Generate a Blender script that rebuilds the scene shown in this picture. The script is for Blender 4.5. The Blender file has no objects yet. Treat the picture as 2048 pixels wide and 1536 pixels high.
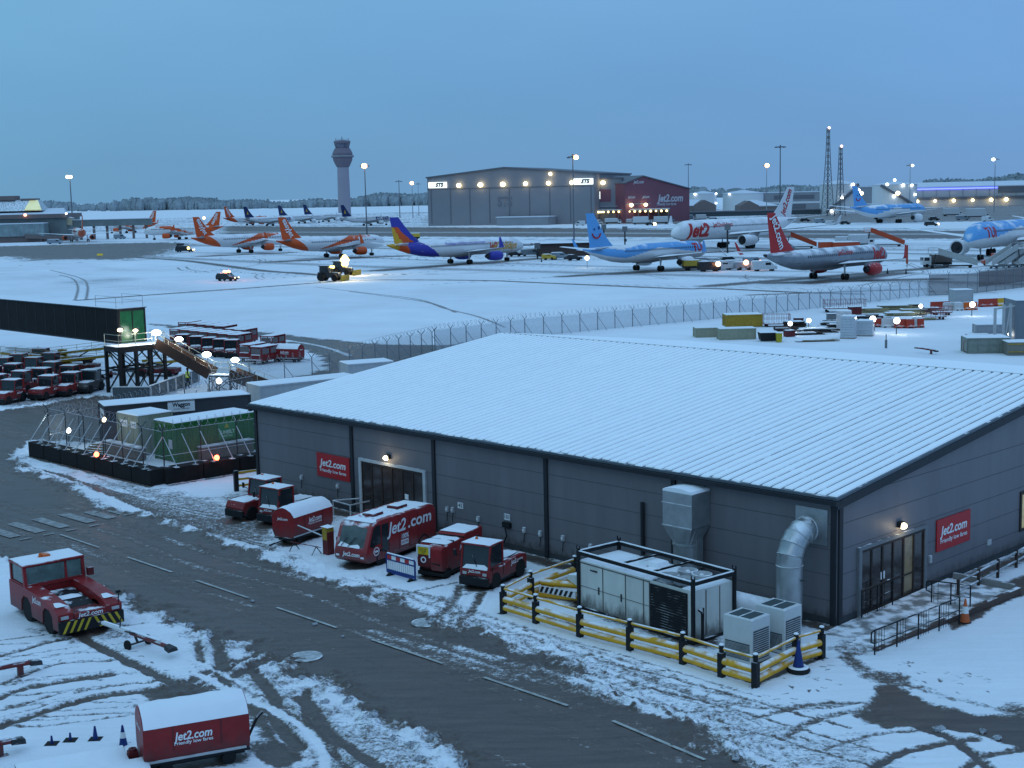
import bpy, bmesh, math, random
import numpy as np
from mathutils import Vector, Matrix
random.seed(7)
PI = math.pi
sc = bpy.context.scene
COL = sc.collection
# ---------------------------------------------------------------- camera
FOC, HC, PX, PY, ROLL, YH = 2790., 16.7, 1024., 768., .022, 388.
TH = math.atan((PY - YH) / FOC)
fw = Vector((0, math.cos(TH), -math.sin(TH)))
u0 = Vector((0, math.sin(TH), math.cos(TH)))
rt = Vector((1, 0, 0)) * math.cos(ROLL) - u0 * math.sin(ROLL)
up = u0 * math.cos(ROLL) + Vector((1, 0, 0)) * math.sin(ROLL)
CAM = Vector((0, 0, HC))
def ray(x, y):
    return fw + rt * ((x - PX) / FOC) - up * ((y - PY) / FOC)
def P(x, y, z=0.):                       # survey helper: point of the photo -> place on the level plane z
    d = ray(x, y)
    return CAM + d * ((z - HC) / d.z)
def PD(x, y, dist):                      # point at a given depth
    return CAM + ray(x, y) * dist
cd = bpy.data.cameras.new('camera')
cd.sensor_width = 36; cd.lens = FOC / 2048 * 36
cd.clip_start = .5; cd.clip_end = 30000
cam = bpy.data.objects.new('camera', cd); COL.objects.link(cam)
m = Matrix((rt, up, -fw)).transposed().to_4x4(); m.translation = CAM
cam.matrix_world = m
sc.camera = cam
# building axes: s runs along the long wall, t into the shed
A0 = P(517, 979); B0 = P(1672, 1253)
SL = (B0 - A0).length
ux = (B0 - A0) / SL
vx = Vector((-ux.y, ux.x, 0))
AU = math.atan2(ux.y, ux.x)
def W(s, t, z=0.):
    return A0 + ux * s + vx * t + Vector((0, 0, z))
def ST(p):
    d = p - A0
    return d.dot(ux), d.dot(vx)
# ---------------------------------------------------------------- materials
MATS = {}
def lin(c):
    return tuple((x / 12.92 if x <= .04045 else ((x + .055) / 1.055) ** 2.4) for x in c)
SNOW = (.80, .82, .85)
def M(name, col=(.5, .5, .5), rough=.5, metal=0., noise=.18, ns=2.5, dust=0., emit=0., alpha=1., bump=0., streak=0., ds=1.7, grime=0.):
    if name in MATS: return MATS[name]
    mt = bpy.data.materials.new(name); mt.use_nodes = True
    nt = mt.node_tree; N = nt.nodes; Lk = nt.links
    b = N['Principled BSDF']
    b.inputs['Roughness'].default_value = rough
    b.inputs['Metallic'].default_value = metal
    if not metal and rough >= .4: b.inputs['Specular IOR Level'].default_value = .22
    tc = N.new('ShaderNodeTexCoord')
    nz = N.new('ShaderNodeTexNoise'); nz.inputs['Scale'].default_value = ns; nz.inputs['Detail'].default_value = 5
    nz.inputs['Roughness'].default_value = .65
    if streak:
        mp = N.new('ShaderNodeMapping'); mp.inputs['Scale'].default_value = (1, 1, streak)
        Lk.new(tc.outputs['Object'], mp.inputs[0]); Lk.new(mp.outputs[0], nz.inputs['Vector'])
    else:
        Lk.new(tc.outputs['Object'], nz.inputs['Vector'])
    mx = N.new('ShaderNodeMix'); mx.data_type = 'RGBA'
    mx.inputs[6].default_value = (*[c * (1 - noise * 1.6) for c in col], 1)
    mx.inputs[7].default_value = (*[min(1, c * (1 + noise * 1.2)) for c in col], 1)
    Lk.new(nz.outputs['Fac'], mx.inputs[0])
    out = mx.outputs[2]
    if grime:
        sg = N.new('ShaderNodeSeparateXYZ'); Lk.new(tc.outputs['Object'], sg.inputs[0])
        ng = N.new('ShaderNodeTexNoise'); ng.inputs['Scale'].default_value = 3.5; ng.inputs['Detail'].default_value = 7; ng.inputs['Roughness'].default_value = .7
        mg = N.new('ShaderNodeMapping'); mg.inputs['Scale'].default_value = (1, 1, .35); Lk.new(tc.outputs['Object'], mg.inputs[0]); Lk.new(mg.outputs[0], ng.inputs['Vector'])
        ga = N.new('ShaderNodeMath'); ga.operation = 'MULTIPLY_ADD'; Lk.new(ng.outputs['Fac'], ga.inputs[0]); ga.inputs[1].default_value = -1.6; ga.inputs[2].default_value = .8
        gb_ = N.new('ShaderNodeMath'); gb_.operation = 'ADD'; Lk.new(sg.outputs[2], gb_.inputs[0]); Lk.new(ga.outputs[0], gb_.inputs[1])
        gr = N.new('ShaderNodeMapRange'); gr.inputs[1].default_value = .15; gr.inputs[2].default_value = 1.15 * grime; gr.inputs[3].default_value = .8; gr.inputs[4].default_value = .06
        Lk.new(gb_.outputs[0], gr.inputs[0])
        mgx = N.new('ShaderNodeMix'); mgx.data_type = 'RGBA'; mgx.inputs[7].default_value = (.055, .05, .047, 1); Lk.new(out, mgx.inputs[6]); Lk.new(gr.outputs[0], mgx.inputs[0]); out = mgx.outputs[2]
    if dust:
        g = N.new('ShaderNodeNewGeometry'); sp = N.new('ShaderNodeSeparateXYZ'); Lk.new(g.outputs['Normal'], sp.inputs[0])
        mr = N.new('ShaderNodeMapRange'); mr.inputs[1].default_value = .25; mr.inputs[2].default_value = .8
        Lk.new(sp.outputs[2], mr.inputs[0])
        n2 = N.new('ShaderNodeTexNoise'); n2.inputs['Scale'].default_value = ds; n2.inputs['Detail'].default_value = 6
        Lk.new(tc.outputs['Object'], n2.inputs['Vector'])
        ad = N.new('ShaderNodeMapRange'); ad.inputs[1].default_value = .62 - .5 * dust; ad.inputs[2].default_value = .72 - .35 * dust
        Lk.new(n2.outputs['Fac'], ad.inputs[0])
        mu = N.new('ShaderNodeMath'); mu.operation = 'MULTIPLY'; Lk.new(mr.outputs[0], mu.inputs[0]); Lk.new(ad.outputs[0], mu.inputs[1])
        m2 = N.new('ShaderNodeMix'); m2.data_type = 'RGBA'; m2.inputs[7].default_value = (*SNOW, 1)
        Lk.new(out, m2.inputs[6]); Lk.new(mu.outputs[0], m2.inputs[0]); out = m2.outputs[2]
        m3 = N.new('ShaderNodeMix'); m3.inputs[2].default_value = rough; m3.inputs[3].default_value = .9
        Lk.new(mu.outputs[0], m3.inputs[0]); Lk.new(m3.outputs[0], b.inputs['Roughness'])
        if metal:
            m4 = N.new('ShaderNodeMix'); m4.inputs[2].default_value = metal; m4.inputs[3].default_value = 0
            Lk.new(mu.outputs[0], m4.inputs[0]); Lk.new(m4.outputs[0], b.inputs['Metallic'])
    Lk.new(out, b.inputs['Base Color'])
    if bump:
        bp = N.new('ShaderNodeBump'); bp.inputs['Strength'].default_value = bump; bp.inputs['Distance'].default_value = .05
        Lk.new(nz.outputs['Fac'], bp.inputs['Height']); Lk.new(bp.outputs[0], b.inputs['Normal'])
    if emit:
        b.inputs['Emission Color'].default_value = (*col, 1); b.inputs['Emission Strength'].default_value = emit
    if alpha < 1:
        b.inputs['Alpha'].default_value = alpha
    MATS[name] = mt
    return mt
snow = M('snow', SNOW, .85, noise=.05, ns=1.2, bump=.35)
rsnow = M('roof_snow', (.93, .96, .99), .85, noise=.05, ns=.8, bump=.3)
dsnow = M('dirty_snow', (.42, .44, .47), .85, noise=.35, ns=5, bump=.8)
red = M('red_paint', (.26, .018, .02), .4, noise=.3, ns=2, dust=.25, grime=.9)
redp = M('red_paint_plain', (.26, .018, .02), .4, noise=.3, ns=2, dust=.12, grime=.9)
redd = M('dark_red_paint', (.13, .02, .022), .5, noise=.35, ns=2, dust=.3)
black = M('black_paint', (.012, .013, .015), .5, dust=.25)
blk = M('black_rubber', (.014, .014, .015), .8)
dark = M('dark_steel', (.035, .038, .042), .55, dust=.3)
grey = M('grey_paint', (.16, .17, .18), .55, dust=.3)
lgrey = M('pale_grey_paint', (.42, .43, .44), .55, noise=.2, dust=.4)
white = M('white_paint', (.68, .69, .70), .5, noise=.08, dust=.3)
whiteplain = M('white_lettering', (.72, .73, .74), .6, noise=.05)
cream = M('cream_paint', (.27, .29, .215), .6, noise=.22, ns=1.5, dust=.2, streak=.3)
boxw = M('stained_white_steel', (.60, .61, .57), .55, noise=.2, ns=1.3, dust=.15, streak=.25, grime=.6)
yel = M('yellow_paint', (.66, .34, .02), .5, noise=.3, ns=3, dust=.5)
yeld = M('yellow_steel', (.36, .23, .03), .55, noise=.3, dust=.3)
ora = M('orange_paint', (.62, .12, .02), .5, dust=.25)
green = M('green_container_paint', (.025, .13, .035), .5, noise=.3, ns=1.2, streak=.3)
galv = M('galvanised_steel', (.40, .42, .43), .38, .75, noise=.25, ns=2.2, dust=.3)
steelrail = M('galvanised_tube', (.45, .47, .48), .45, .4, noise=.2)
glass = M('dark_glass', (.02, .026, .03), .08, noise=.2)
glassl = M('pale_glass', (.16, .22, .22), .12, noise=.3)
wallm = M('grey_cladding', (.165, .156, .168), .5, noise=.16, ns=1.1, streak=.12, grime=.55)
trim = M('dark_trim', (.022, .025, .03), .5, noise=.2)
conc = M('concrete', (.24, .24, .235), .85, noise=.25, ns=3, dust=.4)
roofm = M('roof_sheet', (.10, .12, .14), .45, noise=.2, dust=.1)
brown = M('brown_door_frame', (.035, .024, .02), .5)
blue = M('blue_plastic', (.012, .035, .16), .45, dust=.2)
wood = M('timber', (.22, .16, .09), .8, noise=.4, dust=.6)
warm = M('lamp_warm', (1., .80, .48), emit=9)
warm2 = M('lamp_soft_warm', (1., .74, .40), emit=5)
cool = M('lamp_cool_white', (.92, .98, 1.), emit=9)
redl = M('lamp_red', (1., .16, .06), emit=9)
hazel = M('lamp_yellow', (1., .72, .2), emit=5)
orl = M('lamp_orange', (1., .5, .16), emit=9)
# ---------------------------------------------------------------- mesh builder
class MB:
    def __init__(s): s.v = []; s.f = []; s.mi = []; s.x = Matrix()
    def add(s, vs, fs, mi=0):
        o = len(s.v); s.v += [s.x @ Vector(v) for v in vs]
        s.f += [[i + o for i in f] for f in fs]; s.mi += [mi] * len(fs); return s
    def box(s, x0, x1, y0, y1, z0, z1, mi=0):
        v = [(x, y, z) for z in (z0, z1) for y in (y0, y1) for x in (x0, x1)]
        return s.add(v, [(0, 2, 3, 1), (4, 5, 7, 6), (0, 1, 5, 4), (2, 6, 7, 3), (0, 4, 6, 2), (1, 3, 7, 5)], mi)
    def hexa(s, bot, top, mi=0):         # two quads, counter-clockwise seen from above
        return s.add(list(bot) + list(top), [(3, 2, 1, 0), (4, 5, 6, 7), (0, 1, 5, 4), (1, 2, 6, 5), (2, 3, 7, 6), (3, 0, 4, 7)], mi)
    def tube(s, p, q, r, n=8, mi=0, r2=None, cap=True):
        p = Vector(p); q = Vector(q); d = (q - p)
        if d.length < 1e-6: return s
        d.normalize(); a = d.orthogonal().normalized(); b = d.cross(a); r2 = r if r2 is None else r2
        v = [p + (a * math.cos(2 * PI * i / n) + b * math.sin(2 * PI * i / n)) * r for i in range(n)]
        v += [q + (a * math.cos(2 * PI * i / n) + b * math.sin(2 * PI * i / n)) * r2 for i in range(n)]
        f = [(i, (i + 1) % n, n + (i + 1) % n, n + i) for i in range(n)]
        if cap: f += [tuple(range(n))[::-1], tuple(range(n, 2 * n))]
        return s.add(v, f, mi)
    def path(s, pts, r, n=6, mi=0):
        for a, b in zip(pts, pts[1:]): s.tube(a, b, r, n, mi)
        return s
    def beam(s, p, q, w, h=None, mi=0):
        p = Vector(p); q = Vector(q); d = (q - p).normalized(); h = h or w
        a = d.cross(Vector((0, 0, 1)))
        a = a.normalized() if a.length > 1e-4 else Vector((1, 0, 0)); b = a.cross(d)
        c = [(-1, -1), (1, -1), (1, 1), (-1, 1)]
        v = [p + a * i * w / 2 + b * j * h / 2 for i, j in c] + [q + a * i * w / 2 + b * j * h / 2 for i, j in c]
        return s.add(v, [(3, 2, 1, 0), (4, 5, 6, 7), (0, 1, 5, 4), (1, 2, 6, 5), (2, 3, 7, 6), (3, 0, 4, 7)], mi)
    def lathe(s, prof, n=16, mi=0, axis='z', c=(0, 0, 0), cap=True):
        vs = []
        for r, h in prof:
            for i in range(n):
                a = 2 * PI * i / n; x, y = r * math.cos(a), r * math.sin(a)
                q = (x, y, h) if axis == 'z' else ((h, x, y) if axis == 'x' else (y, h, x))
                vs.append(tuple(q[k] + c[k] for k in range(3)))
        fs = [(j * n + i, j * n + (i + 1) % n, (j + 1) * n + (i + 1) % n, (j + 1) * n + i) for j in range(len(prof) - 1) for i in range(n)]
        if cap: fs += [tuple(range(n))[::-1], tuple(range((len(prof) - 1) * n, len(prof) * n))]
        return s.add(vs, fs, mi)
    def prism(s, poly, a, b, plane='xz', mi=0):   # polygon extruded along the third axis
        n = len(poly)
        def q(p, w): return {'xz': (p[0], w, p[1]), 'xy': (p[0], p[1], w), 'yz': (w, p[0], p[1])}[plane]
        v = [q(p, a) for p in poly] + [q(p, b) for p in poly]
        return s.add(v, [tuple(range(n)), tuple(range(2 * n - 1, n - 1, -1))] + [(i, n + i, n + (i + 1) % n, (i + 1) % n) for i in range(n)], mi)
    def loft(s, rings, mi=0, closed=True, cap=True):
        n = len(rings[0]); vs = [p for r in rings for p in r]; fs = []
        for j in range(len(rings) - 1):
            for i in range(n if closed else n - 1):
                fs.append((j * n + i, j * n + (i + 1) % n, (j + 1) * n + (i + 1) % n, (j + 1) * n + i))
        if cap: fs += [tuple(range(n))[::-1], tuple(range((len(rings) - 1) * n, len(rings) * n))]
        return s.add(vs, fs, mi)
    def ball(s, c, r, mi=0, n=10, sz=1.):
        k = n // 2
        return s.lathe([(max(.001, r * math.sin(PI * j / k)), -r * sz * math.cos(PI * j / k)) for j in range(k + 1)], n, mi, c=c, cap=False)
    def build(s, name, mats, parent=None, smooth=False, bevel=0, fix=True):
        me = bpy.data.meshes.new(name); me.from_pydata([tuple(v) for v in s.v], [], s.f)
        if not isinstance(mats, (list, tuple)): mats = [mats]
        for m_ in mats: me.materials.append(m_)
        if len(mats) > 1: me.polygons.foreach_set('material_index', s.mi)
        if fix:
            bm = bmesh.new(); bm.from_mesh(me); bmesh.ops.recalc_face_normals(bm, faces=bm.faces[:]); bm.to_mesh(me); bm.free()
        if smooth:
            me.polygons.foreach_set('use_smooth', [True] * len(me.polygons))
            try: me.set_sharp_from_angle(angle=math.radians(smooth if smooth is not True else 40))
            except Exception: pass
        o = bpy.data.objects.new(name, me); COL.objects.link(o)
        if parent: o.parent = parent
        if bevel:
            bv = o.modifiers.new('bevel', 'BEVEL'); bv.width = bevel; bv.segments = 2; bv.limit_method = 'ANGLE'; bv.angle_limit = math.radians(40)
        return o
def tag(o, label=None, cat=None, group=None, kind=None):
    if label: o['label'] = label
    if cat: o['category'] = cat
    if group: o['group'] = group
    if kind: o['kind'] = kind
    return o
def thing(name, loc, rot, label, cat, group=None):
    o = bpy.data.objects.new(name, None); COL.objects.link(o)
    o.empty_display_size = .2
    o.location = loc; o.rotation_euler = (0, 0, rot)
    return tag(o, label, cat, group)
def dup(r, loc, rot, label=None, group=None, scale=None):
    c = r.copy(); COL.objects.link(c); c.location = loc; c.rotation_euler = (0, 0, rot)
    if scale: c.scale = (scale,) * 3
    if label: c['label'] = label
    if group: c['group'] = group
    for ch in list(r.children):
        d = ch.copy(); COL.objects.link(d); d.parent = c
        for g in list(ch.children):
            e = g.copy(); COL.objects.link(e); e.parent = d
    return c
def A(deg): return AU + math.radians(deg)    # heading measured from the long wall of the shed
def text(body, size, mat, parent, org, right, upv, shear=0., bold=0., align='CENTER', wrap=None, depth=0, name='lettering', width=None):
    cu = bpy.data.curves.new('t', 'FONT'); cu.body = body; cu.size = size * 1.38; cu.shear = shear
    cu.align_x = align; cu.align_y = 'CENTER'; cu.offset = bold * size; cu.resolution_u = 3
    t = bpy.data.objects.new('t', cu); COL.objects.link(t)
    bpy.context.view_layer.update()
    dg = bpy.context.evaluated_depsgraph_get()
    me = bpy.data.meshes.new_from_object(t.evaluated_get(dg))
    bpy.data.objects.remove(t); bpy.data.curves.remove(cu)
    me.name = name; me.materials.clear(); me.materials.append(mat)
    if wrap:
        bm = bmesh.new(); bm.from_mesh(me)
        for i in range(-8, 9):
            bmesh.ops.bisect_plane(bm, geom=bm.verts[:] + bm.edges[:] + bm.faces[:], plane_co=(0, i * size * .11, 0), plane_no=(0, 1, 0))
        bm.to_mesh(me); bm.free()
    R_ = Vector(right).normalized(); U_ = Vector(upv).normalized(); O_ = Vector(org)
    k = 1.
    if width:
        xs = [v.co.x for v in me.vertices]; k = width / max(.01, max(xs) - min(xs))
    for v in me.vertices:
        p = O_ + R_ * v.co.x * k + U_ * v.co.y
        v.co = wrap(p) if wrap else p
    o = bpy.data.objects.new(name, me); COL.objects.link(o); o.parent = parent
    return o
def lamp(parent, p, energy, col=(1, .85, .6), r=.15):
    l = bpy.data.lights.new('bulb_light', 'POINT'); l.energy = energy; l.color = col; l.shadow_soft_size = r
    o = bpy.data.objects.new('bulb_light', l); COL.objects.link(o); o.location = p
    if parent: o.parent = parent
    return o
# ---------------------------------------------------------------- sky and light (blue hour, overcast)
wd = bpy.data.worlds.new('World'); sc.world = wd; wd.use_nodes = True
nt = wd.node_tree; N = nt.nodes; Lk = nt.links
for n in list(N): N.remove(n)
wo = N.new('ShaderNodeOutputWorld'); b1 = N.new('ShaderNodeBackground'); b2 = N.new('ShaderNodeBackground'); ad = N.new('ShaderNodeAddShader')
sk = N.new('ShaderNodeTexSky'); sk.sky_type = 'NISHITA'; sk.sun_disc = False
SUN_EL, SUN_AZ = math.radians(3), math.radians(200)
sk.sun_elevation = SUN_EL; sk.sun_rotation = SUN_AZ; sk.air_density = 1.; sk.dust_density = .3; sk.ozone_density = 6
Lk.new(sk.outputs[0], b1.inputs[0]); b1.inputs[1].default_value = .022
tc = N.new('ShaderNodeTexCoord'); sp = N.new('ShaderNodeSeparateXYZ'); Lk.new(tc.outputs['Generated'], sp.inputs[0])
rp = N.new('ShaderNodeValToRGB'); Lk.new(sp.outputs[2], rp.inputs[0])
el = rp.color_ramp.elements
el[0].position = 0.; el[0].color = (.146, .330, .590, 1)
el[1].position = .08; el[1].color = (.154, .350, .625, 1)
for pos, c in ((.17, (.182, .402, .672)), (.42, (.285, .56, .90)), (1., (.385, .675, 1.05))):
    e = el.new(pos); e.color = (*c, 1)
mr = N.new('ShaderNodeMapRange'); mr.inputs[1].default_value = -.42; mr.inputs[2].default_value = .35
Lk.new(sp.outputs[0], mr.inputs[0])
tint = N.new('ShaderNodeMix'); tint.data_type = 'RGBA'
tint.inputs[6].default_value = (.98, 1.03, .93, 1); tint.inputs[7].default_value = (1.02, .96, 1.02, 1)
Lk.new(mr.outputs[0], tint.inputs[0])
mul = N.new('ShaderNodeMix'); mul.data_type = 'RGBA'; mul.blend_type = 'MULTIPLY'; mul.inputs[0].default_value = 1
Lk.new(rp.outputs[0], mul.inputs[6]); Lk.new(tint.outputs[2], mul.inputs[7])
cn = N.new('ShaderNodeTexNoise'); cn.inputs['Scale'].default_value = 2.2; cn.inputs['Detail'].default_value = 4
mpn = N.new('ShaderNodeMapping'); mpn.inputs['Scale'].default_value = (1, 1, 3.5); Lk.new(tc.outputs['Generated'], mpn.inputs[0]); Lk.new(mpn.outputs[0], cn.inputs['Vector'])
cm = N.new('ShaderNodeMapRange'); cm.inputs[1].default_value = .3; cm.inputs[2].default_value = .7; cm.inputs[3].default_value = .93; cm.inputs[4].default_value = 1.07
Lk.new(cn.outputs['Fac'], cm.inputs[0]); Lk.new(cm.outputs[0], b2.inputs[1])
Lk.new(mul.outputs[2], b2.inputs[0])
Lk.new(b1.outputs[0], ad.inputs[0]); Lk.new(b2.outputs[0], ad.inputs[1]); Lk.new(ad.outputs[0], wo.inputs[0])
sl = bpy.data.lights.new('sun', 'SUN'); sl.energy = .12; sl.angle = math.radians(30); sl.color = (.85, .93, 1.)
so = bpy.data.objects.new('sun', sl); COL.objects.link(so)
so.rotation_euler = (math.radians(55), 0, math.radians(-20))
sc.view_settings.view_transform = 'Standard'; sc.view_settings.look = 'None'; sc.view_settings.exposure = 0; sc.view_settings.gamma = 1
sc.cycles.use_denoising = True
sc.cycles.max_bounces = 6; sc.cycles.sample_clamp_indirect = 4
# ---------------------------------------------------------------- ground: one sheet to the horizon
def vnoise(x, y, seed=0, oct=4):
    rs = np.random.RandomState(seed); T = rs.rand(256, 256); out = np.zeros_like(x); amp, tot = 1., 0.
    for o in range(oct):
        xi = np.floor(x).astype(int); yi = np.floor(y).astype(int); fx = x - xi; fy = y - yi
        fx = fx * fx * (3 - 2 * fx); fy = fy * fy * (3 - 2 * fy)
        a = T[xi & 255, yi & 255]; b = T[(xi + 1) & 255, yi & 255]; c = T[xi & 255, (yi + 1) & 255]; d = T[(xi + 1) & 255, (yi + 1) & 255]
        out += amp * ((a * (1 - fx) + b * fx) * (1 - fy) + (c * (1 - fx) + d * fx) * fy); tot += amp
        amp *= .55; x = x * 2.03 + 17.1; y = y * 2.03 + 9.7
    return out / tot
def sst(a, b, x):
    t = np.clip((x - a) / (b - a), 0, 1); return t * t * (3 - 2 * t)
az = np.concatenate([np.arange(-180, -26, 7.), np.arange(-24, 24.01, .046), np.arange(26, 180.1, 7.)])
az[-1] = 180.
kk = np.concatenate([np.array([1.6, 3.2]), np.arange(5, 60, .7), np.arange(60, 400, .9), np.arange(400, 1290, 2.0), np.array([1400, 1700, 2200, 3500, 8000, 40000.])])
dist = FOC * HC / kk
AZ, DD = np.meshgrid(np.radians(az), dist)
GX = np.sin(AZ) * DD; GY = np.cos(AZ) * DD
S_ = (GX - A0.x) * ux.x + (GY - A0.y) * ux.y; T_ = (GX - A0.x) * vx.x + (GY - A0.y) * vx.y
FINE = (np.abs(np.degrees(AZ)) <= 24.1) & (DD < 1500)
NEAR = FINE & (DD < 260)
MK = np.zeros_like(GX); HZ = np.zeros_like(GX)
nA = vnoise(S_ * .9, T_ * .9, 1, 5); nB = vnoise(S_ * .35, T_ * 1.6, 2, 5); nC = vnoise(S_ * 3.1, T_ * 3.1, 3, 4)
nS = vnoise(S_ * .07 + 40, T_ * 1.5, 4, 5)
wob = (nA - .5)
def seg_dist(x, y, pts, closed=False):
    best = np.full(x.shape, 1e9); q = list(pts) + ([pts[0]] if closed else [])
    for (ax, ay), (bx, by) in zip(q, q[1:]):
        dx, dy = bx - ax, by - ay; l2 = dx * dx + dy * dy + 1e-9
        t = np.clip(((x - ax) * dx + (y - ay) * dy) / l2, 0, 1)
        best = np.minimum(best, np.hypot(x - ax - t * dx, y - ay - t * dy))
    return best
def inside(x, y, pts):
    r = np.zeros(x.shape, bool); n = len(pts)
    for i in range(n):
        ax, ay = pts[i]; bx, by = pts[i - 1]
        c = ((ay > y) != (by > y)) & (x < (bx - ax) * (y - ay) / (by - ay + 1e-12) + ax); r ^= c
    return r
def wp(pts): return [(P(*p).x, P(*p).y) for p in pts]
def smooth(pts, n=6):
    out = []
    for i in range(len(pts) - 1):
        p0 = pts[max(0, i - 1)]; p1 = pts[i]; p2 = pts[i + 1]; p3 = pts[min(len(pts) - 1, i + 2)]
        for j in range(n):
            t = j / n
            out.append(tuple(.5 * (2 * p1[k] + (p2[k] - p0[k]) * t + (2 * p0[k] - 5 * p1[k] + 4 * p2[k] - p3[k]) * t * t + (3 * p1[k] - p0[k] - 3 * p2[k] + p3[k]) * t ** 3) for k in (0, 1)))
    return out + [pts[-1]]
def sub(pts, pad):
    xs = [p[0] for p in pts]; ys = [p[1] for p in pts]
    return FINE & (GX > min(xs) - pad) & (GX < max(xs) + pad) & (GY > min(ys) - pad) & (GY < max(ys) + pad)
def poly(px, val, soft=1., rough=1., world=False):
    pts = px if world else wp(px); mk = sub(pts, soft * 2 + rough)
    x, y = GX[mk], GY[mk]
    d = seg_dist(x, y, pts, True); d = np.where(inside(x, y, pts), d, -d) + wob[mk] * rough * 2
    MK[mk] = np.maximum(MK[mk], val * sst(-soft, soft, d)); return mk, d
def clear(px, val=0., soft=.6, rough=.5):
    pts = wp(px); mk = sub(pts, soft * 2 + rough); x, y = GX[mk], GY[mk]
    d = seg_dist(x, y, pts, True); d = np.where(inside(x, y, pts), d, -d) + wob[mk] * rough * 2
    k = sst(-soft, soft, d); MK[mk] = MK[mk] * (1 - k) + val * k
def line(px, w, val, soft=None, world=False, ridge=0., cut=False):
    pts = smooth(px if world else wp(px)); soft = soft or w * .35; mk = sub(pts, w + soft + .3)
    d = seg_dist(GX[mk], GY[mk], pts) + wob[mk] * w * .25
    k = sst(w / 2 + soft, max(.0, w / 2 - soft), d)
    if cut: MK[mk] = MK[mk] * (1 - k * val)
    else: MK[mk] = np.maximum(MK[mk], val * k)
    if ridge: HZ[mk] += ridge * np.exp(-((d - w / 2 - .1) / .1) ** 2) * (.4 + nC[mk])
# --- cleared road
ROAD = [(-500, 1320), (-500, 790), (0, 822), (191, 794), (420, 796), (420, 900), (60, 880), (28, 900), (35, 925), (70, 950), (137, 972), (191, 1000), (246, 1024), (328, 1037), (430, 1078),
        (547, 1116), (617, 1143), (711, 1172), (781, 1197), (904, 1248), (998, 1278), (1091, 1308), (1150, 1345), (1285, 1410), (1424, 1478), (1600, 1570), (2000, 1800), (1000, 1800),
        (913, 1520), (827, 1469), (742, 1428), (673, 1394), (571, 1339), (558, 1330), (502, 1308), (434, 1277), (397, 1258), (310, 1230), (248, 1205), (100, 1150), (0, 1112), (-200, 1050)]
mk, d = poly(ROAD, 1., 1.0, 1.3)
edge = np.exp(-(d / 1.1) ** 2)
HZ[mk] += edge * np.clip(nC[mk] - .42, 0, 1) * .42
ins = d > 0
MK[mk] = np.where(ins, MK[mk] - np.clip((nS[mk] - .52) * 2.0, 0, .26) * sst(0, 2., d), MK[mk])
# slush streaks along the carriageway
for t_, s0, s1, w, v in ((-11.3, 2, 34, .4, .33), (-12.6, -2, 36, .25, .24), (-9.9, 6, 26, .3, .26), (-13.9, 4, 22, .3, .22), (-12.0, 26, 40, .5, .32), (-11.4, 30, 41, .45, .4)):
    line([(W(s, t_ + .25 * math.sin(s * .4)).x, W(s, t_ + .25 * math.sin(s * .4)).y) for s in np.arange(s0, s1, 2.)], w, v, world=True, cut=True, soft=w * .7)
# verge with thin trodden snow and slush
poly([(60, 925), (250, 985), (350, 1030), (480, 1060), (600, 1110), (540, 1010), (440, 1000), (330, 985), (180, 950)], .50, 1.2, 1.5)
poly([(300, 1040), (440, 1030), (520, 1070), (600, 1120), (470, 1090)], .62, .9, 1.4)
poly([(445, 1020), (545, 1045), (560, 1090), (440, 1050)], .62, .5, .6)
poly([(1091, 1300), (1350, 1370), (1600, 1470), (1700, 1570), (1424, 1478), (1150, 1345)], .42, .9, 1.6)
poly([(1250, 1385), (1700, 1480), (1900, 1560), (1600, 1590), (1400, 1470)], .38, .8, 1.4)
# service entry by the ramp: brown wet tarmac
poly([(1742, 1380), (1790, 1374), (1860, 1402), (1960, 1428), (2060, 1437), (2300, 1500), (2300, 1640), (2060, 1505), (1990, 1480), (1900, 1468), (1830, 1458), (1770, 1452), (1730, 1432), (1762, 1410)], .95, .35, .7)
poly([(1660, 1318), (1700, 1300), (1760, 1340), (1900, 1390), (2060, 1420), (2060, 1440), (1880, 1400), (1740, 1360)], .66, .4, .8)
poly([(1885, 1235), (1960, 1195), (2100, 1120), (2100, 1170), (1990, 1218), (1905, 1262)], .97, .3, .3)
poly([(1660, 1300), (1720, 1270), (1800, 1210), (1850, 1215), (1760, 1300), (1690, 1330)], .5, .4, .6)
for k_ in range(9):
    o_ = k_ * 9
    line([(60 + o_, 935 + k_ * 2), (200 + o_, 975 + k_ * 5), (330 + o_, 1010 + k_ * 6), (470 + o_, 1035 + k_ * 8)], .16, .75, soft=.14)
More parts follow.
